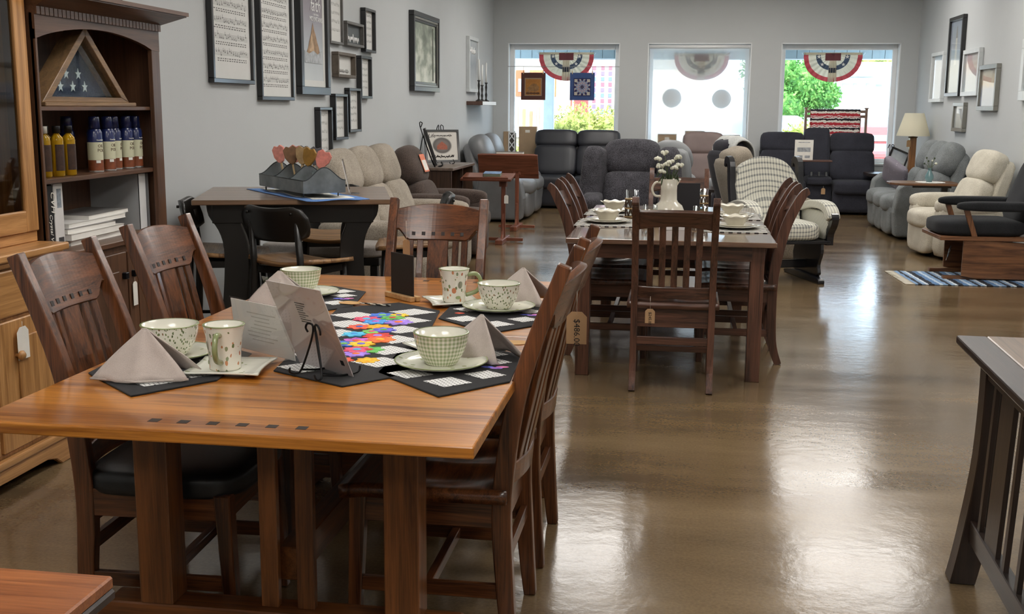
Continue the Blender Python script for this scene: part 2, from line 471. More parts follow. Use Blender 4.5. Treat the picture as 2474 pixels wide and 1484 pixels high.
def lerp_path(path):
    def f(z):
        for (y0, z0), (y1, z1) in zip(path, path[1:]):
            if z <= z1: return y0 + (y1 - y0) * (z - z0) / (z1 - z0)
        return path[-1][0]
    return f
def price_tag(parent, at, right, up, w, h, mat, s='', L=0.05):
    """hanging tag: card with clipped corners, string, writing"""
    r = Vector(right).normalized(); u = Vector(up).normalized(); n = r.cross(u); a = Vector(at)
    c = 0.25 * w
    pts = [(-w / 2, -h), (w / 2, -h), (w / 2, -c), (w / 2 - c, 0), (-w / 2 + c, 0), (-w / 2, -c)]
    mt = face(a - u * L, r, u)
    o = MB().prism(pts, 'z', -0.0006, 0.0006, 0, False, mt).build('price_tag', mat, parent)
    MB().tube([a, a - u * (L + 0.01)], 0.0008, 5).build('string', string_m, o)
    if s:
        text('lettering', s, w * 0.42, ink, o, face(a - u * (L + 0.22 * h) - r * w * 0.12 + n * 0.0012, -u, r), 'LEFT', 0, 0.0002)
    return o
def chair(name, label, group, style, seat='wood', tags=()):
    t = thing(name, label, 'chair', (0, 0, 0), 0, group)
    if style == 'mission':
        path = sm([(-0.225, 0), (-0.208, 0.2), (-0.2, 0.45), (-0.245, 0.75), (-0.355, 1.06)], 5)
        W_, pw, top, z1, zc, bow = 0.045, 0.036, 1.06, 0.89, 1.04, 0.035
        mz, mx, my = chz, chx, chy
        slats = [(-0.116, 0.026), (-0.076, 0.026), (0, 0.088), (0.076, 0.026), (0.116, 0.026)]
        hw, zl = 0.195, 0.50
    else:
        path = sm([(-0.245, 0), (-0.205, 0.14), (-0.195, 0.42), (-0.21, 0.6), (-0.255, 0.8), (-0.312, 0.93), (-0.345, 0.985), (-0.37, 1.0)], 5)
        W_, pw, top, z1, zc, bow = 0.05, 0.034, 1.0, 0.865, 0.955, 0.02
        mz, mx, my = t2z, t2x, t2y
        slats = [(x, 0.032) for x in (-0.122, -0.061, 0, 0.061, 0.122)]
        hw, zl = 0.198, 0.52
    yp = lerp_path(path)
    for s in (-1, 1):
        n_ = len(path)
        ws = [W_ * (0.8 + 0.35 * math.sin(PI * min(1, i / n_ * 1.1))) for i in range(n_)]
        if style != 'mission': ws[-3:] = [W_ * 0.9, W_ * 0.75, W_ * 0.45]
        MB().strip(path, ws, 'x', s * hw - pw / 2, s * hw + pw / 2).build('back_post', mz, t, 0.004, 2)
    xi = hw - pw / 2 + 0.004
    def yb(x, z): return yp(z) - bow * (1 - (x / hw) ** 2)
    # crest rail
    def zt(x): return zc - 0.022 * (x / xi) ** 2 if style == 'mission' else zc - 0.006 * (x / xi) ** 2
    def zb(x):
        if style == 'mission':
            a = abs(x) / xi
            return z1 + (0.0 if a < 0.72 else 0.045 * min(1, (a - 0.72) / 0.18))
        return z1 + 0.022 * (1 - (x / xi) ** 2) - 0.01
    def fcr(u, v):
        x = -xi + 2 * xi * u; z = zb(x) + (zt(x) - zb(x)) * v
        return (x, yb(x, z) + 0.011, z)
    cr = MB().sheet(lambda u, v: fcr(1 - u, v), 24, 3, 0, 0.024, False).build('crest_rail', mx, t, 0.003)
    if style == 'mission':
        pm = None
        for x in (-0.105, -0.063, -0.021, 0.021, 0.063, 0.105):
            z = z1 + 0.022
            if pm is None:
                po = MB().box(-0.0075, 0.0075, -0.0135, 0.0125, -0.0075, 0.0075).build('peg', peg_m, cr, 0.001); pm = po.data
            else:
                po = bpy.data.objects.new('peg', pm); COL.objects.link(po); po.parent = cr
            po.location = (x, yb(x, z) + 0.0, z); po.rotation_euler.x = 0.33
    # lower back rail
    def flr(u, v):
        x = xi - 2 * xi * u; z = zl - 0.03 + 0.06 * v
        return (x, yb(x, z) + 0.011, z)
    MB().sheet(flr, 12, 1, 0, 0.022, False).build('lower_rail', mx, t, 0.003)
    for cx, sw in slats:
        def fs(u, v):
            x = cx + sw / 2 - sw * u; z = zl + 0.02 + (zb(cx) + 0.012 - zl - 0.02) * v
            return (x, yb(x, z) + 0.007 - 0.012 * math.sin(PI * v), z)
        MB().sheet(fs, 1, 10, 0, 0.013, False).build('slat', mz, t, 0.002)
    # seat
    sd = 0.225
    if seat == 'wood':
        def fw_(u, v):
            x = -0.235 + 0.47 * u; y = -0.215 + 0.45 * v
            a, b = x / 0.2, (y + 0.02) / 0.2
            r2 = a * a + b * b
            dip = 0.02 * math.exp(-((abs(x) - 0.095) / 0.085) ** 2 - ((y + 0.03) / 0.13) ** 2)
            return (x, y, 0.468 - dip - 0.008 * max(0, v - 0.85) / 0.15)
        MB().sheet(fw_, 22, 20, 0, 0.034, True).build('seat', mx, t)
    else:
        MB().cush((0, 0.01, 0.452), (0.46, 0.45, 0.085), 5, n=8).build('seat', leather, t)
    zf = 0.434
    MB().box(-0.19, 0.19, 0.178, 0.198, zf - 0.075, zf).build('front_apron', mx, t, 0.002)
    MB().box(-0.19, 0.19, -0.2, -0.18, zf - 0.1, zf + 0.035).build('back_apron', mx, t, 0.002)
    for s in (-1, 1):
        MB().box(s * 0.2 - 0.01, s * 0.2 + 0.01, -0.19, 0.185, zf - 0.075, zf).build('side_apron', my, t, 0.002)
        m = MB(); a, b = 0.022, 0.016
        top_ = [(s * 0.2 - a, 0.165), (s * 0.2 + a, 0.165), (s * 0.2 + a, 0.209), (s * 0.2 - a, 0.209)]
        bot = [(s * 0.205 - b, 0.19), (s * 0.205 + b, 0.19), (s * 0.205 + b, 0.222), (s * 0.205 - b, 0.222)]
        m.add([(x, y, 0) for x, y in bot] + [(x, y, zf) for x, y in top_], [(3, 2, 1, 0), (4, 5, 6, 7), (0, 1, 5, 4), (1, 2, 6, 5), (2, 3, 7, 6), (3, 0, 4, 7)])
        m.build('front_leg', mz, t, 0.003)
        MB().box(s * 0.2 - 0.009, s * 0.2 + 0.009, -0.2, 0.19, 0.16, 0.2).build('side_stretcher', my, t, 0.002)
    MB().box(-0.192, 0.192, -0.01, 0.015, 0.165, 0.195).build('cross_stretcher', mx, t, 0.002)
    MB().box(-0.185, 0.185, -0.215, -0.195, 0.245, 0.285).build('rear_stretcher', mx, t, 0.002)
    return t
G1 = 'mission chairs around the honey oak table'
cA = chair('dining_chair', 'dark oak chair with black leather seat, nearest on the left of honey oak table', G1, 'mission', 'leather')
cA.location = (-1.365, 2.865, 0); cA.rotation_euler.z = R(-90 + 2)
cB = dup(cA, (-1.42, 3.56, 0), R(-90 - 3), 'dark oak dining chair behind the leather-seated one, in front of the brown bookcase')
cD = chair('dining_chair', 'dark oak chair with scooped wooden seat at right near corner of honey oak table', G1, 'mission', 'wood')
cD.location = (-0.637, 2.95, 0); cD.rotation_euler.z = R(90)
cE = dup(cD, (-0.637, 3.54, 0), R(90), 'dark oak chair with kraft price tag at right far side of honey oak table')
price_tag(cE, (-0.225, -0.335, 0.945), (0, -1, 0), (0, 0, 1), 0.062, 0.1, kraft, '$486.00', 0.105)
cC = dup(cD, (-1.02, 4.305, 0), R(180), 'dark oak chair facing the camera at far end of honey oak table')
price_tag(cC, (0.11, -0.205, 0.98), (-1, 0, 0), (0, 0, 1), 0.03, 0.1, kraft, '', 0.08)
G2 = 'umber chairs around the second table'
c1 = chair('dining_chair', 'umber oak slat-back chair seen from behind with small kraft tag, near end of second table', G2, 'scroll')
c1.location = (-0.025, 5.905, 0)
price_tag(c1, (-0.115, -0.235, 0.5), (1, 0, 0), (0, 0, 1), 0.05, 0.075, kraft, '$245.00', 0.065)
dup(c1, (0.335, 6.63, 0), R(90), 'umber scroll-top chair at right of second table, nearer of two')
dup(c1, (0.335, 7.24, 0), R(90), 'umber scroll-top chair at right of second table, beside plaid glider')
dup(c1, (-0.40, 6.66, 0), R(-90), 'umber scroll-top chair at left of second table, nearer of two')
dup(c1, (-0.40, 7.27, 0), R(-90), 'umber scroll-top chair at left of second table, farther of two')
dup(c1, (-0.022, 7.94, 0), R(180), 'umber slat-back chair at far end of second table, behind the white pitcher')
for o in [o for o in COL.objects if o.name.startswith('price_tag') and o.parent and o.parent.get('group') == G2 and o.parent != c1]:
    for g in list(o.children): bpy.data.objects.remove(g)
    bpy.data.objects.remove(o)

# honey oak trestle table
t1 = thing('trestle_table', 'honey oak trestle dining table with dark square pegs, set with bowls and runner', 'table', (-0.97, 3.285, 0))
MB().box(-0.565, 0.565, -1.115, -0.004, 0.732, 0.76).build('tabletop_leaf', oakx, t1, 0.004, 2)
MB().box(-0.565, 0.565, 0.004, 1.115, 0.732, 0.76).build('tabletop_leaf', oakx, t1, 0.004, 2)
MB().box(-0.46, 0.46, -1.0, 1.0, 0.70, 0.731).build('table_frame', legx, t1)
pm = None
for y in (-1.045, 1.03):
    for i in range(6):
        x = -0.167 + 0.068 * i
        if pm is None:
            po = MB().box(-0.012, 0.012, -0.012, 0.012, 0, 0.002).build('peg', peg_m, t1); pm = po.data
        else:
            po = bpy.data.objects.new('peg', pm); COL.objects.link(po); po.parent = t1
        po.location = (x, y, 0.7585)
for y in (-0.735, 0.735):
    for x in (-0.322, 0.322):
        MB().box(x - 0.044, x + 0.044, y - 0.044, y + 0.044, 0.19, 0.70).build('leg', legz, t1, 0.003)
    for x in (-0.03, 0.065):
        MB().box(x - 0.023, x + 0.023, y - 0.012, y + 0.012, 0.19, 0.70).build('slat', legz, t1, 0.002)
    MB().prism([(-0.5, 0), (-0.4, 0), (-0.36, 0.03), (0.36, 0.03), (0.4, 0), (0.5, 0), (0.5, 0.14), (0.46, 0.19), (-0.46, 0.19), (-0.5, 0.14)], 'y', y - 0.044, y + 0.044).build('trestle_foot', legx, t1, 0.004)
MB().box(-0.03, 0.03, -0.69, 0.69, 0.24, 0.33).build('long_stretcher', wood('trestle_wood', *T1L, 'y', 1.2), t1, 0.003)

# umber leg table
t2 = thing('leg_table', 'umber oak four-leg dining table set with white dishes and pitcher', 'table', (-0.052, 6.96, 0))
MB().box(-0.553, 0.553, -1.06, 0.018, 0.735, 0.762).build('tabletop_leaf', wood('umber_top', '#4d382c', '#7a5d4b', 'x', 1.0, 0.2, 1.0, 1.0, 0.07), t2, 0.004, 2)
MB().box(-0.553, 0.553, 0.022, 1.06, 0.735, 0.762).build('tabletop_leaf', MATS['umber_top_x'], t2, 0.004, 2)
m = MB()
MB().box(-0.43, 0.43, -1.01, -0.988, 0.655, 0.735).build('apron', t2x, t2, 0.002)
MB().box(-0.43, 0.43, 0.988, 1.01, 0.655, 0.735).build('apron', t2x, t2, 0.002)
for s in (-1, 1):
    MB().box(s * 0.475 - 0.011, s * 0.475 + 0.011, -0.98, 0.98, 0.655, 0.735).build('apron', t2y, t2, 0.002)
    for q in (-1, 1):
        MB().box(s * 0.46 - 0.037, s * 0.46 + 0.037, q * 0.99 - 0.037 - 0.03 * q, q * 0.99 + 0.037 - 0.03 * q, 0, 0.735).build('leg', t2z, t2, 0.003)

# dark table cut off by the right edge: flared corner legs, slat panel, framed top
EX = ('#191210', '#35261f')
exz, exy, exx = wood('espresso_wood', *EX, 'z', 1.2, 0.4), wood('espresso_wood', *EX, 'y', 1.2, 0.4), wood('espresso_wood', *EX, 'x', 1.2, 0.4)
t3 = thing('counter_table', 'espresso table with flared legs and slatted side, cut off at right edge', 'table', (0.86, 3.57, 0), R(-2))
gr = wood('walnut_top', '#4f3a2b', '#85664c', 'y', 1.0, 0.3, 0.4)
MB().box(0, 0.09, -1.3, 0, 0.735, 0.762).build('top_edge_board', exy, t3, 0.006, 2)
MB().box(0.0905, 1.1, -1.3, -0.0, 0.735, 0.7625).build('top_board', gr, t3, 0.003)
leg_pts = sm([(-0.02, 0.0), (-0.0, 0.12), (0.028, 0.35), (0.036, 0.55), (0.034, 0.735)], 4)
for y in (-0.1, -1.2):
    m = MB(); pts = [(p[0] + 0.03, p[1]) for p in leg_pts]
    m.ribbon([(p[0] + 0.085 - 0.01 * (1 - p[1]), p[1]) for p in pts], pts, 'y', y - 0.04, y + 0.04)
    m.build('leg', exz, t3, 0.003)
MB().box(0.07, 0.095, -1.18, -0.12, 0.655, 0.735).build('side_apron', exy, t3, 0.002)
MB().box(0.055, 0.09, -1.18, -0.12, 0.14, 0.21).build('lower_rail', exy, t3, 0.003)
for i, (y, w_) in enumerate(((-0.22, 0.03), (-0.37, 0.14), (-0.52, 0.03), (-0.66, 0.03), (-0.81, 0.14), (-0.96, 0.03), (-1.08, 0.03))):
    pts = [(0.068, 0.2), (0.075, 0.4), (0.083, 0.66)]
    MB().strip(pts, 0.014, 'y', y - w_ / 2, y + w_ / 2).build('slat', exz, t3, 0.002)
for y in (-0.1, -1.2):
    MB().box(1.0, 1.09, y - 0.04, y + 0.04, 0, 0.735).build('leg', exz, t3, 0.003)
# red oak table corner at the lower left
t4 = thing('occasional_table', 'reddish oak tabletop with dark edge at lower left corner of view', 'table', (-0.815, 1.452, 0))
MB().box(-1.0, 0, -0.7, 0, 0.74, 0.76).build('tabletop', wood('red_oak', '#6e3a1e', '#a7673c', 'x', 1.2, 0.35, 0.35), t4, 0.003)
MB().box(-1.0, 0.002, -0.7, 0.002, 0.722, 0.74).build('edge_moulding', exx, t4, 0.004)
for x in (-0.07, -0.93):
    for y in (-0.07, -0.63):
        MB().box(x - 0.035, x + 0.035, y - 0.035, y + 0.035, 0, 0.722).build('leg', exz, t4, 0.003)
MB().box(-0.9, -0.1, -0.09, -0.07, 0.65, 0.722).build('apron', exx, t4); MB().box(-0.09, -0.07, -0.6, -0.1, 0.65, 0.722).build('apron', exy, t4)
# ================================================================ brown bookcase and oak hutch on the left wall
BW = ('#3a261a', '#6d4c37')
bz, by, bx_ = wood('brown_maple', *BW, 'z', 0.8, 0.4, 0.2, 1.4), wood('brown_maple', *BW, 'y', 0.8, 0.4, 0.2, 1.4), wood('brown_maple', *BW, 'x', 0.8, 0.4, 0.2, 1.4)
bk = thing('bookcase', 'brown maple bookcase with arched top and dentil crown, holding bottles and cans', 'bookcase', (-2.55, 4.175, 0))
MB().box(-0.325, 0.05, 0, 1.065, 0.06, 0.82).build('base_cabinet', bz, bk, 0.003)
MB().box(-0.325, 0.03, 0.02, 1.045, 0, 0.06).build('plinth', by, bk)
MB().box(-0.325, 0.07, -0.004, 1.08, 0.82, 0.845).build('base_top', by, bk, 0.004)
for y0, y1, kn in ((0.03, 0.525, 0.49), (0.54, 1.035, 0.575)):
    d = MB().box(0.05, 0.068, y0, y1, 0.09, 0.79).build('door', bz, bk, 0.003)
    MB().box(0.068, 0.074, y0 + 0.08, y1 - 0.08, 0.17, 0.71).build('door_panel', bz, d, 0.004)
    MB().box(0.068, 0.09, kn - 0.014, kn + 0.014, 0.67, 0.70).build('knob', plain('black_iron', '#16151a', 0.4, 0.6), d, 0.003)
price_tag(bk, (0.076, 0.575, 0.665), (0, 1, 0), (0, 0, 1), 0.04, 0.11, tagwhite, '', 0.02)
for y, y2 in ((0, 0.01), (1.035, 1.065)): MB().box(-0.325, 0, y, y2, 0.845, 1.80).build('side_panel', bz, bk)
MB().box(-0.325, -0.31, 0.03, 1.035, 0.845, 1.80).build('back_panel', bz, bk)
for z0, z1 in ((1.419, 1.437), (1.123, 1.143)): MB().box(-0.31, -0.012, 0.03, 1.035, z0, z1).build('shelf', by, bk, 0.002)
MB().box(-0.012, 0.01, 0, 0.014, 0.845, 1.74).build('face_stile', bz, bk, 0.002)
MB().box(-0.012, 0.01, 0.985, 1.065, 0.845, 1.74).build('face_stile', bz, bk, 0.002)
pts = [(0, 1.70)] + [(0.014, 1.705)] + [(0.014 + 0.971 * i / 14, 1.705 + 0.06 * math.sin(PI * i / 14) ** 0.8) for i in range(1, 14)] + [(0.985, 1.705), (1.065, 1.70), (1.065, 1.8), (0, 1.8)]
q = MB()
for i in range(len(pts) - 3):
    a, b = pts[i], pts[i + 1]
    q.prism([a, b, (b[0], 1.8), (a[0], 1.8)], 'x', -0.012, 0.011)
q.build('arched_rail', by, bk)
dm = None
MB().box(-0.32, 0.012, 0, 1.065, 1.8, 1.826).build('frieze', by, bk)
for i in range(34):
    if dm is None:
        o = MB().box(0.011, 0.022, 0, 0.0255, 1.795, 1.826).build('dentil', by, bk, 0.001); dm = o.data
    else:
        o = bpy.data.objects.new('dentil', dm); COL.objects.link(o); o.parent = bk
    o.location = (0, 0.002 + i * 0.0315, 0)
cm = MB(); a, b = (0.02, 1.075), (0.105, 1.165)
cm.add([(-0.325, -0.0, 1.826), (a[0], -0.0, 1.826), (a[0], a[1], 1.826), (-0.325, a[1], 1.826), (-0.325, -0.02, 1.868), (b[0], -0.02, 1.868), (b[0], b[1], 1.868), (-0.325, b[1], 1.868)],
       [(3, 2, 1, 0), (4, 5, 6, 7), (0, 1, 5, 4), (1, 2, 6, 5), (2, 3, 7, 6), (3, 0, 4, 7)])
cm.box(-0.325, 0.11, -0.02, 1.17, 1.868, 1.874); cm.box(-0.325, 0.118, -0.02, 1.18, 1.874, 1.892)
cm.build('crown_moulding', by, bk)

# things in the bookcase
fw_ = wood('case_wood', '#6a5138', '#927350', 'y', 1.4, 0.45, 0.1)
fc = thing('flag_case', 'triangular wooden display case holding a folded starred flag, top shelf', 'display case', (-2.64, 4.655, 1.437))
MB().box(-0.06, 0.07, -0.385, 0.385, 0, 0.018).build('base_board', fw_, fc, 0.003)
A, Bp, Cp = (-0.365, 0.018), (0.365, 0.018), (0.0, 0.345)
def inset(t):
    cx, cy = (A[0] + Bp[0] + Cp[0]) / 3, (A[1] + Bp[1] + Cp[1]) / 3
    return [(p[0] + (cx - p[0]) * t, p[1] + (cy - p[1]) * t) for p in (A, Bp, Cp)]
i_ = inset(0.2); o_ = [A, Bp, Cp]
for k in range(3):
    MB().prism([o_[k], o_[(k + 1) % 3], i_[(k + 1) % 3], i_[k]], 'x', -0.045, 0.045).build('case_rail', fw_, fc, 0.002)
MB().prism(i_, 'x', -0.04, -0.03).build('folded_flag', fabric('flag_blue', '#232a3c', '#3c4458', 120), fc)
def star(cx, cy, r):
    return [(cx + (r if k % 2 == 0 else r * 0.4) * math.sin(k * PI / 5), cy + (r if k % 2 == 0 else r * 0.4) * math.cos(k * PI / 5)) for k in range(10)]
stw = fabric('star_white', '#d8d8d4', '#f0f0ec', 200)
for cx, cy in ((-0.2, 0.085), (-0.1, 0.085), (0.0, 0.085), (0.1, 0.085), (-0.15, 0.14), (-0.05, 0.14), (0.05, 0.14), (-0.1, 0.19), (-0.03, 0.235)):
    if cx + 0.24 * 0 < 0.35 - cy: MB().prism(star(cx, cy, 0.026), 'x', -0.03, -0.027).build('star', stw, fc)
MB().prism(inset(0.19), 'x', 0.02, 0.022).build('case_glass', glass('case_glass', (0.9, 0.95, 0.97), 0.06), fc)
oil = plain('furniture_oil', '#b98a12', 0.12, spec=0.7, coat=0.6)
oilg = bpy.data.materials.new('oil_bottle'); oilg.use_nodes = True
setp(oilg.node_tree.nodes['Principled BSDF'], Base_Color=lin('#e0ae22'), Roughness=0.06, Transmission_Weight=0.55, IOR=1.3)
blab = plain('bottle_label', '#3a2418', 0.5, var=0.4, vscale=60)
capb, capw = plain('cap_black', '#141414', 0.4), plain('cap_white', '#d9d6cc', 0.4)
labs = ('amber oil bottle with white cap at left end of bookcase shelf', 'amber oil bottle second from left on bookcase shelf',
        'amber oil bottle third from left on bookcase shelf', 'amber oil bottle with dark label beside the blue-capped cans')
for k, (x, y) in enumerate(((-2.64, 4.352), (-2.70, 4.46), (-2.625, 4.425), (-2.62, 4.51))):
    t = thing('oil_bottle', labs[k], 'bottle', (x, y, 1.143), R(-25), 'oil bottles on the bookcase')
    MB().lathe([(0.0, 0.0), (0.024, 0), (0.027, 0.005), (0.027, 0.15), (0.024, 0.165), (0.012, 0.178), (0.012, 0.186)], n=16).build('bottle_body', oilg, t)
    lb_ = MB()
    for j in range(10):
        a0, a1 = -0.9 + j * 0.2, -0.7 + j * 0.2
        lb_.add([(0.0275 * math.cos(a_), 0.0275 * math.sin(a_), z_) for a_, z_ in ((a0, 0.025), (a1, 0.025), (a1, 0.135), (a0, 0.135))], [(0, 1, 2, 3)], 0, True)
    lb_.build('front_label', blab, t)
    MB().lathe([(0.0, 0.212), (0.016, 0.212), (0.0165, 0.209), (0.0165, 0.182), (0.0, 0.182)], n=16).build('cap', capw if k == 0 else capb, t)
navy, canl, canr, cans_ = plain('can_navy', '#1c2757', 0.25, coat=0.4), plain('can_label', '#c9c9ac', 0.4), plain('can_photo', '#7a4125', 0.4, var=0.25, vscale=30), plain('can_rim', '#cfd0d0', 0.25, 0.8)
wlab = plain('white_label', '#e4e2dc', 0.5)
cl = ('partly hidden behind the bottles', 'with a pale grey label, leftmost in front', 'second in the front row', 'third in the front row', 'fourth in the front row', 'at the right end by the bookcase side')
proto = None
for k, (x, y, rz) in enumerate(((-2.72, 4.67, 0.3), (-2.635, 4.755, -0.1), (-2.635, 4.868, 0.0), (-2.66, 4.975, 0.5), (-2.645, 5.067, 0.0), (-2.65, 5.165, 0.2))):
    lab = 'navy-capped polish spray can ' + cl[k]
    if proto is None:
        t = proto = thing('spray_can', lab, 'spray can', (x, y, 1.143), rz, 'polish cans on the bookcase')
        MB().lathe([(0.0, 0.0), (0.033, 0), (0.034, 0.004), (0.034, 0.008)], n=20).build('base_rim', cans_, t)
        MB().lathe([(0.0335, 0.008), (0.0335, 0.055)], n=20).build('photo_band', canr, t)
        MB().lathe([(0.0337, 0.055), (0.0337, 0.135)], n=20).build('label_band', canl, t)
        MB().lathe([(0.0337, 0.135), (0.0337, 0.178), (0.027, 0.192)], n=20).build('shoulder', navy, t)
        MB().lathe([(0.0, 0.25), (0.022, 0.25), (0.024, 0.246), (0.0265, 0.192), (0, 0.192)], n=20).build('cap', navy, t)
        for nm, s, z, sz, mt in (('brand_lettering', 'Guardsman', 0.142, 0.0085, wlab), ('lettering', 'OIL\nPOL', 0.112, 0.02, plain('label_ink', '#6b5c4a', 0.6))):
            o = text(nm, s, sz, mt, t, face((0.0, 0, 0), (0, 1, 0), (0, 0, 1)))
            for v in o.data.vertices:
                a_ = v.co.y / 0.034 - 0.15; rr = 0.0342 + v.co.x
                v.co = (rr * math.cos(a_), rr * math.sin(a_), v.co.z + z)
        m = MB()
        for i in range(5):
            a0, a1 = -0.9 + i * 0.12, -0.78 + i * 0.12
            m.add([(0.0346 * math.cos(a_), 0.0346 * math.sin(a_), z) for a_, z in ((a0, 0.042), (a1, 0.042), (a1, 0.054), (a0, 0.054))], [(0, 1, 2, 3)])
        m.build('price_sticker', wlab, t)
    else: dup(proto, (x, y, 1.143), rz, lab)
# binders and catalogues on the bottom shelf
bb, bw = plain('binder_black', '#1a1a1c', 0.45), plain('binder_white', '#d5d3d1', 0.5)
def binder(lab, y0, y1, mat, z1):
    t = thing('binder', lab, 'binder', (-2.72, (y0 + y1) / 2, 0.845)); w_ = (y1 - y0) / 2
    MB().box(0.118, 0.122, -w_, w_, 0, z1).build('spine', mat, t, 0.002)
    for s in (-1, 1): MB().box(-0.14, 0.118, s * w_ - 0.002, s * w_ + 0.002, 0, z1).build('cover', mat, t)
    MB().box(-0.13, 0.11, -w_ + 0.004, w_ - 0.006, 0.006, z1 - 0.008).build('pages', plain('paper', '#e6e4de', 0.9), t)
    return t
t = binder('black binder with white script lettering at left of bottom bookcase shelf', 4.262, 4.325, bb, 0.268)
text('logo_lettering', 'CVH', 0.045, tagwhite, t, face((0.1235, 0.012, 0.245), (0, 0, -1), (0, 1, 0)), 'LEFT', 0.3)
text('lettering', 'Crystal Valley', 0.03, tagwhite, t, face((0.1235, -0.004, 0.15), (0, 0, -1), (0, 1, 0)), 'LEFT', 0.3)
t = binder('white binder with grey photo on spine beside the black binder', 4.329, 4.40, bw, 0.272)
MB().box(0.1222, 0.1228, -0.012, 0.02, 0.17, 0.25).build('spine_photo', plain('spine_photo', '#7e8790', 0.6, var=0.4, vscale=50), t)
MB().box(0.1222, 0.1228, -0.015, 0.025, 0.01, 0.045).build('spine_logo', plain('spine_print', '#3c3c3e', 0.6, var=0.5, vscale=90), t)
z = 0.845
for k, (y0, y1, x1, h, c, lab, rz) in enumerate(((4.42, 4.93, -2.585, 0.025, '#d9d7d2', 'bottom white catalogue of the stack on the bookcase shelf', 0), (4.40, 4.88, -2.575, 0.028, '#cfcdc8', 'second catalogue from the bottom of the bookcase stack', 0.02),
     (4.40, 4.80, -2.58, 0.022, '#d6d4cf', 'spiral-bound grey catalogue lying in the bookcase stack', -0.02), (4.42, 4.95, -2.60, 0.02, '#e0deda', 'thick white catalogue near the top of the bookcase stack', 0.03), (4.60, 5.0, -2.61, 0.02, '#bdbab5', 'top catalogue of the stack, pushed to the right', 0.05))):
    t = thing('catalogue', lab, 'catalogue', (x1 - 0.11, (y0 + y1) / 2, z), rz, 'catalogues stacked on the bookcase'); w_ = (y1 - y0) / 2
    MB().box(-0.11, 0.108, -w_ + 0.003, w_ - 0.003, 0.0015, h - 0.0015).build('pages', plain('paper', '#e6e4de', 0.9), t)
    MB().box(-0.11, 0.11, -w_, w_, h - 0.0015, h).build('cover', plain('cover_%d' % k, ('#7f7d7b' if k in (2, 4) else c), 0.4), t)
    MB().box(-0.11, 0.11, -w_, w_, 0, 0.0015).build('back_cover', plain('cover_b%d' % k, c, 0.4), t)
    z += h
t = thing('magazine_file', 'white magazine file with shade painted grey on its sides, at right of bottom bookcase shelf', 'magazine file', (-2.73, 5.14, 0.845))
MB().box(-0.13, 0.125, -0.05, -0.046, 0, 0.268).build('side_panel', plain('file_shade_grey', '#a9acae', 0.6), t)  # white file: the shade on its sides is put in as grey colour
MB().box(-0.13, 0.125, 0.046, 0.05, 0, 0.268).build('side_panel', MATS['file_shade_grey'], t)
MB().box(0.121, 0.126, -0.05, 0.016, 0, 0.27).build('front_panel', plain('file_white', '#e2e3e3', 0.5), t)
MB().box(-0.13, 0.12, -0.046, 0.046, 0, 0.004).build('file_base', MATS['file_shade_grey'], t)
t = thing('picture_frame', 'dark picture frame lying on top of the bookcase, cut off by the top edge', 'picture frame', (-2.66, 4.75, 1.892), 0)
m = MB(); m.box(-0.02, 0.02, -0.33, 0.33, 0, 0.03)
m.build('frame_rail', plain('frame_black', '#1a1a1c', 0.35, coat=0.3), t, 0.003)
for s in (-1, 1): MB().box(-0.02, 0.02, s * 0.33 - 0.015, s * 0.33 + 0.015, 0.0, 0.5).build('frame_stile', MATS['frame_black'], t, 0.003)
MB().box(-0.015, 0.0, -0.315, 0.315, 0.03, 0.5).build('print', plain('pale_print', '#c9c9c6', 0.5, var=0.3, vscale=14), t)

# honey oak hutch
HW = ('#976837', '#cb9860')
hz, hy, hx = wood('hutch_oak', *HW, 'z', 1.3, 0.4, 0.25), wood('hutch_oak', *HW, 'y', 1.3, 0.4, 0.25), wood('hutch_oak', *HW, 'x', 1.3, 0.4, 0.25)
hu = thing('china_hutch', 'golden oak china hutch with glass door, cut off at left edge', 'cabinet', (-2.47, 4.15, 0))
L_ = -1.3
MB().box(-0.405, -0.02, L_, -0.015, 0.1, 0.87).build('base_cabinet', hz, hu)
MB().box(-0.405, 0.03, L_, 0.01, 0.87, 0.9).build('countertop', hy, hu, 0.006, 2)
MB().box(-0.405, 0.012, L_, 0.0, 0.845, 0.87).build('counter_moulding', hy, hu, 0.008, 2)
pl = [(L_, 0), (-1.2, 0), (-1.14, 0.045), (-0.2, 0.045), (-0.14, 0.03), (-0.1, 0.0), (0, 0), (0, 0.1), (L_, 0.1)]
MB().prism(pl, 'x', -0.02, 0.005).build('plinth_front', hy, hu, 0.004)
MB().box(-0.4, -0.02, -0.02, 0.0, 0, 0.1).build('plinth_side', hx, hu)
MB().box(-0.02, 0.012, L_, 0.003, 0.1, 0.13).build('plinth_moulding', hy, hu, 0.006, 2)
for y0, y1, kn in ((-0.47, -0.02, -0.36), (-0.93, -0.49, -0.56)):
    d = MB().box(-0.02, 0.0, y0, y1, 0.66, 0.835).build('drawer', hy, hu, 0.006, 2)
    d = MB().box(-0.02, 0.0, y0, y1, 0.15, 0.645).build('door', hz, hu, 0.004)
    MB().box(0.0, 0.008, y0 + 0.12, y1 - 0.07, 0.22, 0.575).build('door_panel', hz, d, 0.012, 2)
    MB().lathe([(0, 0), (0.008, 0), (0.008, 0.012), (0.018, 0.02), (0.019, 0.028), (0.012, 0.036), (0, 0.037)], n=16, mat=Matrix.Translation((0.0, kn + 0.0, 0.51)) @ Matrix.Rotation(PI / 2, 4, 'Y')).build('knob', hz, d)
price_tag(hu, (0.015, -0.33, 0.635), (0, 1, 0), (0, 0, 1), 0.075, 0.125, tagwhite, '', 0.02)
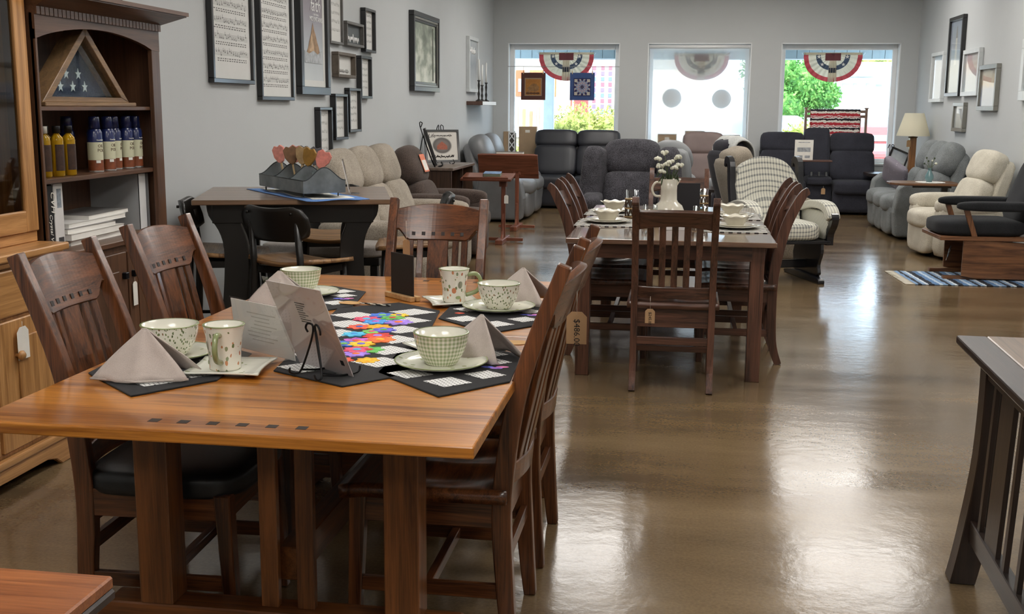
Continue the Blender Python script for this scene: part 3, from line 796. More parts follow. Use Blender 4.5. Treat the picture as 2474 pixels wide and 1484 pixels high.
# upper: frame, glazed door, dark interior
MB().box(-0.405, -0.39, L_, -0.0, 0.9, 2.2).build('upper_back', wood('hutch_inside', '#3c2a1c', '#5c4430', 'z', 1, 0.5), hu)
MB().box(-0.39, -0.115, -0.02, 0.0, 0.9, 2.2).build('upper_side', hz, hu)
MB().box(-0.405, -0.1, L_, 0.0, 2.2, 2.24).build('upper_top', hy, hu)
MB().box(-0.39, -0.135, L_, -0.02, 0.9, 0.93).build('upper_floor', hy, hu)
MB().box(-0.39, -0.14, L_, -0.02, 1.48, 1.49).build('glass_shelf', glass('shelf_glass', (0.85, 0.95, 0.9), 0.2), hu)
MB().box(-0.13, -0.1, L_, 0.0, 0.9, 0.945).build('upper_rail', hy, hu, 0.004)
d = MB().box(-0.11, -0.088, -0.085, -0.004, 0.945, 2.2).build('glass_door', hz, hu, 0.005, 2)
MB().box(-0.11, -0.088, L_, -0.0851, 0.945, 1.03).build('door_rail', hy, d, 0.005, 2)
MB().box(-0.104, -0.1, L_, -0.085, 1.03, 2.2).build('door_pane', glass('door_glass', (0.62, 0.6, 0.56), 0.12), d)
MB().box(-0.16, -0.13, -0.055, -0.02, 0.95, 2.2).build('shelf_standard', wood('standard_wood', '#6b4a30', '#8b6444', 'z', 1, 0.5), hu)
t = thing('floral_pick', 'thin twig with small yellow-green buds behind the hutch glass', 'artificial flower', (-2.63, 3.985, 1.49))
tw = MB(); bud = MB()
for k in range(5):
    a = k * 1.1; p = [(0, 0, 0), (0.01 * math.cos(a), 0.02 * math.sin(a), -0.0 + 0.05), (0.015 * math.cos(a), 0.045 * math.sin(a), 0.03 * k - 0.0 + 0.005)]
    tw.tube(p, 0.001, 5); bud.cush(p[-1], (0.014, 0.02, 0.014), 2, n=4)
tw.build('twig', plain('twig', '#2a211c', 0.7), t); bud.build('bud', plain('yellow_bud', '#b5bd2c', 0.6), t)
# ================================================================ place settings on the honey oak table
TZ = 0.7605
def gingham():
    m, nt, b, n, l = newmat('gingham_glaze')
    tc = n.new('ShaderNodeTexCoord'); sp = n.new('ShaderNodeSeparateXYZ'); l.new(tc.outputs['Object'], sp.inputs[0])
    at = n.new('ShaderNodeMath'); at.operation = 'ARCTAN2'; l.new(sp.outputs[1], at.inputs[0]); l.new(sp.outputs[0], at.inputs[1])
    outs = []
    for src, k in ((at.outputs[0], 38 / (2 * PI)), (sp.outputs[2], 88)):
        mu = n.new('ShaderNodeMath'); mu.operation = 'MULTIPLY'; mu.inputs[1].default_value = k; l.new(src, mu.inputs[0])
        fr = n.new('ShaderNodeMath'); fr.operation = 'FRACT'; l.new(mu.outputs[0], fr.inputs[0])
        gt = n.new('ShaderNodeMath'); gt.operation = 'GREATER_THAN'; gt.inputs[1].default_value = 0.5; l.new(fr.outputs[0], gt.inputs[0])
        outs.append(gt)
    ad = n.new('ShaderNodeMath'); ad.operation = 'ADD'; l.new(outs[0].outputs[0], ad.inputs[0]); l.new(outs[1].outputs[0], ad.inputs[1])
    dv = n.new('ShaderNodeMath'); dv.operation = 'MULTIPLY'; dv.inputs[1].default_value = 0.5; l.new(ad.outputs[0], dv.inputs[0])
    rp = n.new('ShaderNodeValToRGB'); e = rp.color_ramp.elements
    e[0].color = lin('#e6e4d2'); e[1].color = lin('#9aa67c'); l.new(dv.outputs[0], rp.inputs[0])
    l.new(rp.outputs[0], b.inputs['Base Color']); setp(b, Roughness=0.15, Coat_Weight=0.3)
    return m
def floral(name, base, cols, scale, dens, stretch=(1, 1, 1)):
    m, nt, b, n, l = newmat(name)
    tc = n.new('ShaderNodeTexCoord')
    mp = n.new('ShaderNodeMapping'); mp.inputs['Scale'].default_value = stretch; mp.inputs['Rotation'].default_value = (0.6, 0.5, 0.7)
    l.new(tc.outputs['Object'], mp.inputs[0])
    vo = n.new('ShaderNodeTexVoronoi'); vo.inputs['Scale'].default_value = scale; l.new(mp.outputs[0], vo.inputs['Vector'])
    nz = n.new('ShaderNodeTexNoise'); nz.inputs['Scale'].default_value = scale * 1.4; l.new(tc.outputs['Object'], nz.inputs['Vector'])
    md = n.new('ShaderNodeMath'); md.operation = 'MULTIPLY_ADD'; md.inputs[1].default_value = 0.35
    l.new(nz.outputs['Fac'], md.inputs[0]); l.new(vo.outputs['Distance'], md.inputs[2])
    lt = n.new('ShaderNodeMath'); lt.operation = 'LESS_THAN'; lt.inputs[1].default_value = dens; l.new(md.outputs[0], lt.inputs[0])
    sp = n.new('ShaderNodeSeparateColor'); l.new(vo.outputs['Color'], sp.inputs[0])
    rp = n.new('ShaderNodeValToRGB'); rp.color_ramp.interpolation = 'CONSTANT'
    for i, c in enumerate(cols):
        e = rp.color_ramp.elements[i] if i < 2 else rp.color_ramp.elements.new(i / len(cols))
        e.position = i / len(cols); e.color = lin(c)
    l.new(sp.outputs[0], rp.inputs[0])
    mx = n.new('ShaderNodeMix'); mx.data_type = 'RGBA'; mx.inputs['A'].default_value = lin(base)
    l.new(lt.outputs[0], mx.inputs['Factor']); l.new(rp.outputs[0], mx.inputs['B']); l.new(mx.outputs['Result'], b.inputs['Base Color'])
    setp(b, Roughness=0.15, Coat_Weight=0.3)
    return m
ging = gingham()
sprig = floral('sprig_glaze', '#e8e5d8', ('#5f6a46', '#7d8a5c', '#8a6a4c', '#6a7650'), 150, 0.52, (1, 1, 0.5))
birdm = floral('bird_glaze', '#e9e4d8', ('#7a8556', '#c98a63', '#8a9270', '#b5654c', '#6f7a52'), 75, 0.46, (1, 1, 0.6))
platem = floral('plate_glaze', '#dfe0d0', ('#aeb58f', '#c3c8a8', '#97a27c'), 40, 0.46, (1, 1, 1))
cream = plain('cream_glaze', '#e7e5d8', 0.15, coat=0.3)
green_g = plain('green_glaze', '#8f9a6c', 0.2, coat=0.3)
linen = fabric('linen', '#aca099', '#c8bdb5', 900, 0.95, 0.2, 20, 0.2)
blackc = fabric('black_cotton', '#121214', '#26262a', 700, 0.95, 0.2, 20, 0.1)
def dotted():
    m, nt, b, n, l = newmat('dotted_cotton')
    tc = n.new('ShaderNodeTexCoord'); sp = n.new('ShaderNodeSeparateXYZ')
    mp = n.new('ShaderNodeMapping'); mp.inputs['Scale'].default_value = (1, 1, 1)
    l.new(tc.outputs['Object'], mp.inputs[0]); l.new(mp.outputs[0], sp.inputs[0])
    rows = n.new('ShaderNodeMath'); rows.operation = 'MULTIPLY'; rows.inputs[1].default_value = 90; l.new(sp.outputs[1], rows.inputs[0])
    fl = n.new('ShaderNodeMath'); fl.operation = 'FLOOR'; l.new(rows.outputs[0], fl.inputs[0])
    of = n.new('ShaderNodeMath'); of.operation = 'MULTIPLY'; of.inputs[1].default_value = 0.5; l.new(fl.outputs[0], of.inputs[0])
    xs_ = n.new('ShaderNodeMath'); xs_.operation = 'MULTIPLY_ADD'; xs_.inputs[1].default_value = 75; l.new(sp.outputs[0], xs_.inputs[0]); l.new(of.outputs[0], xs_.inputs[2])
    ds = []
    for src in (xs_, rows):
        f = n.new('ShaderNodeMath'); f.operation = 'FRACT'; l.new(src.outputs[0], f.inputs[0])
        s_ = n.new('ShaderNodeMath'); s_.operation = 'SUBTRACT'; s_.inputs[1].default_value = 0.5; l.new(f.outputs[0], s_.inputs[0])
        p = n.new('ShaderNodeMath'); p.operation = 'POWER'; p.inputs[1].default_value = 2; l.new(s_.outputs[0], p.inputs[0]); ds.append(p)
    ad = n.new('ShaderNodeMath'); ad.operation = 'ADD'; l.new(ds[0].outputs[0], ad.inputs[0]); l.new(ds[1].outputs[0], ad.inputs[1])
    lt = n.new('ShaderNodeMath'); lt.operation = 'LESS_THAN'; lt.inputs[1].default_value = 0.045; l.new(ad.outputs[0], lt.inputs[0])
    mx = n.new('ShaderNodeMix'); mx.data_type = 'RGBA'; mx.inputs['A'].default_value = lin('#e3e3e1'); mx.inputs['B'].default_value = lin('#1a1a1c')
    l.new(lt.outputs[0], mx.inputs['Factor']); l.new(mx.outputs['Result'], b.inputs['Base Color']); setp(b, Roughness=0.9)
    return m
dot = dotted()
SEW = {}
def appl(c): return fabric('applique_' + c[1:], c, '#%02x%02x%02x' % tuple(min(255, int(int(c[i:i + 2], 16) * 1.25) + 12) for i in (1, 3, 5)), 60, 0.9, 0.2, 30, 0.1)
def placemat(lab, x, y, rz, flip=1):
    t = thing('placemat', lab, 'placemat', (x, y, TZ), rz, 'quilted placemats')
    # long hexagon, pointed at both ends, wide black border
    out = [(0.02, -0.31), (0.175, -0.14), (0.178, 0.17), (0.03, 0.30), (-0.172, 0.2), (-0.178, -0.09)]
    MB().prism(out, 'z', 0, 0.004).build('mat_body', blackc, t, 0.0015)
    for px, py, s in ((-0.09, -0.095, 0.062), (0.02, -0.17, 0.062), (0.105, -0.08, 0.055), (0.11, 0.07, 0.05), (-0.1, 0.08, 0.055), (0.0, 0.16, 0.062), (0.09, 0.165, 0.05), (-0.09, 0.17, 0.05)):
        MB().prism([(px - s, py), (px, py - s * 0.85), (px + s, py), (px, py + s * 0.85)], 'z', 0.0035, 0.0048).build('patch', dot, t)
    for px, py, c in ((0.125, -0.005, '#8a63b8'), (0.14, 0.01, '#c06a9a'), (-0.12, 0.0, '#c9503c'), (0.1, 0.005, '#5a63c8')):
        MB().cush((px, py, 0.0048), (0.035, 0.02, 0.002), 2, n=5).build('applique', appl(c), t)
    return t
placemat('quilted black and dotted placemat at near left, under folded napkin', -1.335, 2.72, R(6))
placemat('quilted black and dotted placemat at near right, under the gingham bowl', -0.597, 2.85, R(3))
placemat('quilted black and dotted placemat at far right, under the sprigged bowl', -0.605, 3.625, R(3))
placemat('quilted black and dotted placemat at far left, behind the sign holder', -1.31, 3.80, R(8))
# runner
rn = thing('table_runner', 'long quilted runner with bright appliqued flowers down the middle of honey oak table', 'table runner', (-0.935, 3.19, TZ), R(7))
out = [(-0.165, -0.45), (0.045, -0.605), (0.19, -0.47), (0.19, 0.45), (0.03, 0.6), (-0.165, 0.47)]
MB().prism(out, 'z', 0, 0.004).build('runner_body', blackc, rn, 0.0015)
random.seed(3)
for i in range(7):
    for x, o_ in ((-0.085, 0.0), (0.1, 0.07)):
        y = -0.41 + i * 0.15 + o_
        if y > 0.46: continue
        MB().prism([(x - 0.08, y), (x, y - 0.062), (x + 0.08, y), (x, y + 0.062)], 'z', 0.0035, 0.0048).build('patch', dot, rn)
cols = ('#e2533a', '#f09a24', '#3d86cf', '#8a6bc4', '#d84a6a', '#58a24e', '#3b63b8', '#e8b22e', '#b05bb0', '#e0642e', '#49a6d8', '#c43a34', '#6fae55', '#5a55b5')
k = 0
for i in range(11):
    y = -0.33 + i * 0.068
    for x in ((-0.04, 0.03) if i % 2 else (0.0, 0.06)):
        c = cols[k % len(cols)]; k += 1
        xx, yy, r0 = x + random.uniform(-0.02, 0.02), y + random.uniform(-0.015, 0.015), random.uniform(0.028, 0.042)
        fl = MB(); n_ = 28
        pts = [(xx + r0 * (1 + 0.18 * math.cos(7 * a)) * math.cos(a), yy + r0 * (1 + 0.18 * math.cos(7 * a)) * math.sin(a)) for a in [2 * PI * j / n_ for j in range(n_)]]
        fl.prism(pts, 'z', 0.004, 0.0062 + 0.0004 * (k % 3))
        f = fl.build('applique_flower', appl(c), rn)
        MB().lathe([(0.0, 0.0009), (r0 * 0.3, 0.0007), (r0 * 0.34, 0)], (xx, yy, 0.0066 + 0.0004 * (k % 3)), 12).build('flower_centre', appl(cols[(k + 5) % len(cols)]), f)

def plate(lab, x, y, r=0.125, z=TZ):
    t = thing('dinner_plate', lab, 'plate', (x, y, z), 0, 'round plates on the honey oak table')
    MB().lathe([(0, 0.004), (r * 0.62, 0.004), (r * 0.8, 0.008), (r, 0.017), (r, 0.02), (r * 0.8, 0.012), (r * 0.62, 0.008), (0, 0.008)], n=40).build('plate_body', platem, t)
    MB().lathe([(r - 0.002, 0.0195), (r + 0.001, 0.0205), (r + 0.002, 0.019), (r, 0.017)], n=40).build('rim', green_g, t)
    return t
def bowl(lab, x, y, z, mat, r=0.073, h=0.085):
    t = thing('bowl', lab, 'bowl', (x, y, z), 0, 'bowls on the honey oak table')
    out = [(0.0, 0.0), (r * 0.55, 0.0), (r * 0.6, 0.004), (r * 0.82, h * 0.35), (r * 0.95, h * 0.7), (r, h)]
    MB().lathe(out, n=40).build('bowl_outside', mat, t)
    MB().lathe([(r, h), (r - 0.005, h), (r * 0.88, h * 0.6), (r * 0.7, h * 0.25), (0, h * 0.12)], n=40).build('bowl_inside', cream, t)
    MB().lathe([(r - 0.0005, h - 0.002), (r + 0.0015, h - 0.001), (r, h + 0.001), (r - 0.005, h + 0.0005)], n=40).build('rim', green_g, t)
    return t
def mug(lab, x, y, z, ang, r=0.054, h=0.118):
    t = thing('mug', lab, 'mug', (x, y, z), ang, 'mugs on the honey oak table')
    MB().lathe([(0, 0), (r * 0.74, 0), (r * 0.76, 0.004), (r * 0.78, h * 0.4), (r * 0.88, h * 0.75), (r, h)], n=32).build('mug_outside', birdm, t)
    MB().lathe([(r, h), (r - 0.005, h), (r * 0.8, h * 0.7), (r * 0.68, h * 0.1), (0, h * 0.06)], n=32).build('mug_inside', cream, t)
    MB().lathe([(r - 0.0005, h - 0.002), (r + 0.0012, h - 0.001), (r, h + 0.001), (r - 0.005, h + 0.0005)], n=32).build('rim', green_g, t)
    MB().tube(sm([(r * 0.88, 0, h * 0.82), (r * 1.45, 0, h * 0.84), (r * 1.75, 0, h * 0.6), (r * 1.5, 0, h * 0.33), (r * 0.76, 0, h * 0.2)], 5), 0.0075, 10).build('handle', green_g, t)
    # printed bird and rose
    for nm, c, a0, z0, w_, h_ in (('rose_print', '#cf8560', -0.35, 0.045, 0.02, 0.02), ('bird_print', '#8b8b78', 0.15, 0.065, 0.02, 0.026), ('leaf_print', '#9aa377', 0.0, 0.02, 0.024, 0.012), ('wing_print', '#b86a52', 0.75, 0.07, 0.01, 0.018)):
        m = MB(); m.cush((0, 0, 0), (w_, 0.001, h_), 2.2, n=5)
        for i, v in enumerate(m.v):
            rr = r * (0.78 + 0.16 * max(0, (z0 + v[2]) / h - 0.4) / 0.6 * 1.4) + 0.0006 + v[1] * 0.4; a_ = a0 - 1.2 + v[0] / r
            m.v[i] = (rr * math.cos(a_), rr * math.sin(a_), z0 + v[2])
        m.build(nm, plain('print_' + c[1:], c, 0.2), t)
    return t
def square_plate(lab, x, y, rz, s=0.085):
    t = thing('saucer', lab, 'saucer', (x, y, TZ), rz, 'square saucers')
    def fp(u, v):
        a, b = 2 * u - 1, 2 * v - 1
        k_ = 1 - 0.10 * (1 - max(abs(a), abs(b))) * 0
        e = max(abs(a), abs(b))
        cx_ = 1 + 0.10 * (a * a * b * b)
        return (a * s * cx_, b * s * cx_, 0.008 + 0.010 * max(0, e - 0.6) / 0.4)
    MB().sheet(fp, 14, 14, 0, 0.005).build('saucer_body', floral('saucer_glaze', '#e2e3d6', ('#b9bfa0', '#9aa37c'), 30, 0.36) if 'saucer_glaze' not in bpy.data.materials else bpy.data.materials['saucer_glaze'], t)
    MB().prism([(-s * 0.55, -s * 0.55), (s * 0.55, -s * 0.55), (s * 0.55, s * 0.55), (-s * 0.55, s * 0.55)], 'z', 0, 0.005).build('foot', cream, t)
    return t
def napkin(lab, x, y, rz, s=1.0, z=TZ + 0.005):
    """cloth folded to a standing tent"""
    t = thing('napkin', lab, 'napkin', (x, y, z), rz, 'folded linen napkins')
    h, w_, d = 0.115 * s, 0.12 * s, 0.085 * s
    def side(s_):
        def f(u, v):
            # ridge from apex to front tip; hem spreads out
            a = (u - 0.5) * 2
            xx = a * w_ * (1 - v * 0.96)
            yy = s_ * d * (1 - v) ** 1.1 * (1 - 0.35 * abs(a)) + 0.006 * math.sin(a * 5) * (1 - v)
            zz = 0.004 + h * v ** 0.92 + 0.004 * math.sin(a * 7 + v * 3) * (1 - v)
            return (xx, yy, max(0.0035, zz))
        return f
    MB().sheet(lambda u, v: side(-1)(u, v), 14, 12, 0, 0.003).build('front_fold', linen, t)
    MB().sheet(lambda u, v: side(1)(1 - u, v), 14, 12, 0, 0.003).build('back_fold', linen, t)
    MB().tube([(-w_ * 0.98, -d * 0.62, 0.006), (0, -d, 0.006), (w_ * 0.98, -d * 0.62, 0.006)], 0.003, 6).build('hem', linen, t)
    return t
PZ = TZ + 0.0049
plate('round sage plate under the sprigged bowl at near left', -1.372, 2.815, 0.118, PZ); bowl('sprigged bowl at near left behind the folded napkin', -1.372, 2.815, PZ + 0.008, sprig, 0.078, 0.086)
napkin('grey linen napkin folded to a peak at near left of honey oak table', -1.335, 2.60, R(8), 1.05)
square_plate('square saucer under the mug at near left', -1.155, 2.71, R(6), 0.09); mug('bird-printed mug with handle toward the camera at near left', -1.168, 2.705, TZ + 0.0085, R(-82))
plate('round sage plate under the green gingham bowl at near right', -0.62, 2.845, 0.124, PZ); bowl('green gingham bowl at near right of honey oak table', -0.62, 2.845, PZ + 0.008, ging, 0.074, 0.086)
napkin('grey linen napkin folded to a peak behind the near gingham bowl', -0.535, 2.985, R(-35), 1.0)
square_plate('square saucer partly hidden behind the near gingham bowl', -0.69, 3.06, R(40), 0.06)
plate('round sage plate under the sprigged bowl at far right', -0.605, 3.70, 0.124, PZ); bowl('sprigged bowl at far right beside the bird mug', -0.605, 3.70, PZ + 0.008, sprig, 0.073, 0.086)
napkin('grey linen napkin folded to a peak at far right of honey oak table', -0.545, 3.87, R(-25), 1.05)
square_plate('square saucer under the bird mug at far right', -0.79, 3.815, R(25), 0.083); mug('bird-printed mug with green handle at right, far end of table', -0.785, 3.82, TZ + 0.0085, R(10))
plate('round sage plate under the gingham bowl at far left', -1.34, 3.86, 0.115, PZ); bowl('green gingham bowl at far left behind the acrylic sign', -1.37, 3.88, PZ + 0.008, ging, 0.074, 0.086)
napkin('grey linen napkin at far left, half hidden by the acrylic sign', -1.37, 3.66, R(15), 1.0)
# small kraft tags lying with twisted cord
for lab, x, y, rz in (('round kraft tag with twisted cord lying behind near right placemat', -0.475, 3.2, 0.2), ('round kraft tag with twisted cord lying on far end of runner', -1.14, 3.73, 2.9)):
    t = thing('paper_tag', lab, 'tag', (x, y, TZ + (0.0 if rz < 1 else 0.006)), rz, 'round paper tags')
    MB().prism([(0.042 * math.cos(a) * (1 + 0.05 * math.cos(6 * a)), 0.03 * math.sin(a) * (1 + 0.05 * math.cos(6 * a))) for a in [2 * PI * j / 30 for j in range(30)]], 'z', 0.0005, 0.0015).build('tag_card', plain('tan_card', '#c59c66', 0.8), t)
    for q in range(2):
        MB().tube([(-0.04 - 0.012 * j, 0.005 * math.sin(j * 1.8 + q * PI), 0.003 + 0.001 * math.cos(j * 1.8 + q * PI)) for j in range(11)], 0.0022, 6).build('cord', ink if q else string_m, t)
# chalkboard place marker
cb = thing('chalkboard_sign', 'small blank chalkboard standing in a wooden block at far end of honey oak table', 'sign', (-0.99, 3.885, TZ), R(-42))
MB().prism([(-0.085, -0.022), (0.085, -0.022), (0.085, -0.002), (-0.085, -0.002)], 'z', 0, 0.018).build('wood_block', wood('pine_block', '#b28a58', '#d3ae7c', 'y', 2, 0.6), cb, 0.002)
MB().prism([(-0.085, 0.005), (0.085, 0.005), (0.085, 0.022), (-0.085, 0.022)], 'z', 0, 0.018).build('wood_block', MATS['pine_block_y'], cb, 0.002)
MB().box(-0.072, 0.072, -0.001, 0.003, 0.002, 0.165).build('slate', plain('slate', '#241d1b', 0.6), cb, 0.001)
# acrylic page leaning on a black wire easel
acr = glass('acrylic', (0.97, 0.97, 0.98), 0.15)
pageg = plain('printed_page_grey', '#cdc6c4', 0.6, var=0.03)
pg = thing('sign_sleeve', 'clear plastic sleeve with grey page leaning on the black wire easel', 'sign', (-0.91, 2.752, TZ + 0.006), R(-35))
mt = Matrix.Rotation(R(23), 4, 'X')
MB().prism([(-0.116, 0.0), (0.116, 0.0), (0.116, 0.255), (-0.116, 0.255)], 'y', -0.001, 0.001, 0, False, mt).build('page', pageg, pg)
MB().prism([(-0.124, 0.0), (0.124, 0.0), (0.124, 0.268), (-0.124, 0.268)], 'y', -0.003, -0.002, 0, False, mt).build('sleeve', acr, pg)
for i in range(9): MB().box(-0.02, -0.02 + 0.045 * random.uniform(0.5, 1), -0.0018, -0.0012, 0.145 + i * 0.007, 0.1475 + i * 0.007, 0, mt).build('print_line', ink, pg)
MB().box(0.085, 0.098, -0.0018, -0.0012, 0.03, 0.045, 0, mt).build('print_mark', ink, pg)
es = thing('easel', 'black wire tabletop easel holding the plastic sleeve on near end of runner', 'easel', (-0.905, 2.68, TZ + 0.006), R(-35))
iron = plain('black_wire', '#141416', 0.45, 0.5)
for s in (-1, 1):
    MB().tube(sm([(s * 0.026, -0.012, 0.112), (s * 0.03, -0.016, 0.124), (s * 0.02, -0.016, 0.136), (s * 0.004, -0.012, 0.13), (s * 0.014, -0.012, 0.09), (s * 0.042, -0.022, 0.016), (s * 0.05, -0.035, 0.004), (s * 0.056, -0.05, 0.008), (s * 0.052, -0.052, 0.02)], 4), 0.0028, 8).build('wire_leg', iron, es)
    MB().tube(sm([(s * 0.044, -0.02, 0.012), (s * 0.048, 0.03, 0.0035), (s * 0.05, 0.085, 0.0035), (s * 0.05, 0.094, 0.02)], 4), 0.0028, 8).build('page_hook', iron, es)
MB().tube([(0, -0.01, 0.128), (0.0, 0.0, 0.06), (-0.004, 0.012, 0.004), (0.03, 0.03, 0.004)], 0.0028, 8).build('rear_leg', iron, es)
# L-shaped acrylic with printed page behind it
ac = thing('acrylic_stand', 'low white printed card in a clear L-shaped stand behind the easel sign', 'sign', (-1.135, 2.905, TZ + 0.005), R(-33))
mt = Matrix.Rotation(R(6), 4, 'X')
MB().prism([(-0.135, 0.0), (0.135, 0.0), (0.135, 0.145), (-0.135, 0.145)], 'y', -0.001, 0.001, 0, False, mt).build('card', plain('printed_card', '#e6e4dc', 0.6, var=0.03), ac)
MB().prism([(-0.138, 0.0), (0.138, 0.0), (0.138, 0.15), (-0.138, 0.15)], 'y', -0.003, -0.002, 0, False, mt).build('acrylic_sheet', acr, ac)
MB().box(-0.118, 0.118, -0.08, 0.0, 0.0, 0.002).build('acrylic_foot', acr, ac)
faint = plain('faint_ink', '#c6c2b8', 0.8)
for i in range(8): MB().box(-0.05 - 0.02 * math.sin(i), 0.05 + 0.02 * math.sin(i * 2), -0.0016, -0.0012, 0.035 + i * 0.011, 0.0385 + i * 0.011, 0, mt).build('print_line', faint, ac)
# ================================================================ counter-height table with stools, by the left wall
black = plain('black_stain', '#15120f', 0.4, var=0.15, vscale=10, coat=0.15)
pt = thing('counter_table', 'square counter-height table with walnut top and black curved legs by left wall', 'table', (-2.2, 6.19, 0), R(17))
MB().box(-0.525, 0.525, -0.5, 0.5, 0.924, 0.95).build('tabletop', wood('walnut_plank', '#54402f', '#8a6c54', 'x', 0.9, 0.3, 0.4, 1.3), pt, 0.004)
for i in range(6): MB().box(-0.524, 0.524, -0.499 + i * 0.1663, -0.499 + (i + 1) * 0.1663 - 0.0015, 0.949, 0.951).build('top_plank', MATS['walnut_plank_x'], pt)
MB().box(-0.43, 0.43, -0.42, -0.39, 0.82, 0.924).build('apron', black, pt, 0.003)
MB().box(-0.43, 0.43, 0.39, 0.42, 0.82, 0.924).build('apron', black, pt, 0.003)
for s in (-1, 1):
    o_ = sm([(s * 0.46, 0.924), (s * 0.45, 0.86), (s * 0.40, 0.78), (s * 0.375, 0.68), (s * 0.38, 0.5), (s * 0.41, 0.2), (s * 0.44, 0.0)], 3)
    i_ = [(x - s * (0.13 if z < 0.8 else 0.13 + (z - 0.8) * 0.6), z) for x, z in o_]
    for y in (-0.37, 0.37):
        m = MB(); m.ribbon(o_, i_, 'y', y - 0.04, y + 0.04); m.build('leg', black, pt, 0.004)
    MB().box(s * 0.34 - 0.03, s * 0.34 + 0.03, -0.33, 0.33, 0.15, 0.24).build('stretcher', black, pt, 0.004)
op = MB().box(0.368, 0.374, -0.4, -0.32, 0.36, 0.46).build('outlet_plate', tagwhite, pt, 0.002)
zeb = wood('zebra_seat', '#6d4c2f', '#a98156', 'x', 0.8, 0.4, 0.2, 0.7)
def stool(lab, loc, rz):
    t = thing('counter_stool', lab, 'stool', loc, rz, 'counter stools around the square table')
    def seat(u, v):
        a, b = 2 * u - 1, 2 * v - 1
        x = a * 0.225 * (1 - 0.08 * b * b); y = b * 0.21 * (1 - 0.12 * a * a)
        return (x, y, 0.625 + 0.025 * a * a - 0.012 * b)
    MB().sheet(seat, 14, 12, 0, 0.022).build('seat', zeb, t)
    MB().box(-0.17, 0.17, -0.16, 0.16, 0.565, 0.606).build('seat_frame', black, t, 0.004)
    def back(u, v):
        a, b = 2 * u - 1, 2 * v - 1
        w_ = 0.215 * (1 - 0.16 * max(0, abs(b) - 0.35) ** 1.5 * 2)
        h_ = 0.09 * (1 - 0.55 * max(0, abs(a) - 0.75) / 0.25 * 0.6)
        x = a * w_
        return (-x, -0.235 + 0.045 * a * a - 0.02 * b, 0.855 + b * h_ - (0.018 * (1 - a * a) if b > 0 else 0.012 * (1 - a * a)) )
    MB().sheet(back, 18, 10, 0, 0.02).build('backrest', black, t)
    for s in (-1, 1):
        MB().tube([(s * 0.15, -0.22, 0.86), (s * 0.158, -0.2, 0.62), (s * 0.17, -0.215, 0.3), (s * 0.18, -0.235, 0)], [0.016, 0.02, 0.02, 0.014], 10).build('back_post', black, t)
        MB().tube([(s * 0.16, 0.15, 0.6), (s * 0.18, 0.2, 0)], [0.02, 0.013], 10).build('front_leg', black, t)
        MB().tube([(s * 0.171, -0.21, 0.26), (s * 0.172, 0.18, 0.26)], 0.01, 8).build('side_rung', black, t)
        MB().tube([(s * 0.145, -0.262, 0.9), (s * 0.145, -0.25, 0.9)], 0.008, 8).build('screw_cap', plain('screw_cap', '#2c2a28', 0.2, 0.6), t)
    MB().tube([(-0.175, 0.18, 0.2), (0.175, 0.18, 0.2)], 0.012, 8).build('foot_rung', black, t)
    return t
s0 = stool('black counter stool with zebra wood seat, its back to the camera', (-2.02, 5.74, 0), R(-20))
dup(s0, (-2.24, 6.93, 0), R(197), 'black counter stool on far side of square table, seat showing under it')
dup(s0, (-2.5, 5.93, 0), R(-75), 'black counter stool at left of square table next to the wall')
dup(s0, (-1.62, 6.56, 0), R(105), 'black counter stool at right of square table, mostly hidden by dining chair')
# low bench with grey pad
be = thing('bench', 'low bench with grey padded seat under the square counter table', 'bench', (-2.42, 7.42, 0))
gpad = fabric('grey_pad', '#77706b', '#98918c', 300)
MB().cush((0, 0, 0.475), (0.86, 0.36, 0.09), 8, n=8).build('seat_pad', gpad, be)
MB().box(-0.41, 0.41, -0.16, 0.16, 0.38, 0.435).build('seat_rail', black, be, 0.004)
for x in (-0.37, 0.37):
    for y in (-0.13, 0.13): MB().box(x - 0.025, x + 0.025, y - 0.025, y + 0.025, 0, 0.38).build('leg', black, be, 0.003)
# galvanised caddy on a blue cloth
cl_ = thing('table_cloth', 'small blue and white runner cloth under the galvanised caddy', 'cloth', (-2.12, 6.11, 0.9512), R(-50))
MB().sheet(lambda u, v: ((u - 0.5) * 0.98, (v - 0.5) * 0.36, 0.004 + 0.003 * math.sin(u * 17) * math.sin(v * 9)), 30, 12, 0, 0.003).build('cloth_border', fabric('blue_cloth', '#4b78bd', '#7ea6e0', 300), cl_)
MB().sheet(lambda u, v: ((u - 0.5) * 0.85, (v - 0.5) * 0.24, 0.0065 + 0.003 * math.sin((u * 0.85 + 0.06) / 0.98 * 17) * math.sin((v * 0.24 + 0.06) / 0.36 * 9)), 24, 8, 0, 0.002).build('cloth_centre', fabric('white_cloth', '#d9d8cf', '#efeee8', 300), cl_)
cd = thing('caddy', 'galvanised metal caddy with curved dividers on the square counter table', 'caddy', (-2.13, 6.07, 0.962), R(-50))
galv = plain('galvanised', '#7d8386', 0.5, 0.75, var=0.25, vscale=14, bump=0.05, bscale=90)
gedge = plain('galvanised_edge', '#3f4446', 0.5, 0.7)
Lh, Wh = 0.355, 0.12
for s in (-1, 1):
    MB().box(-Lh, Lh, s * Wh - 0.0015, s * Wh + 0.0015, 0.025, 0.09).build('side_panel', galv, cd)
    MB().tube([(-Lh, s * Wh, 0.09), (Lh, s * Wh, 0.09)], 0.003, 6).build('rolled_edge', gedge, cd)
MB().box(-Lh, Lh, -Wh, Wh, 0.022, 0.025).build('tray_floor', galv, cd)
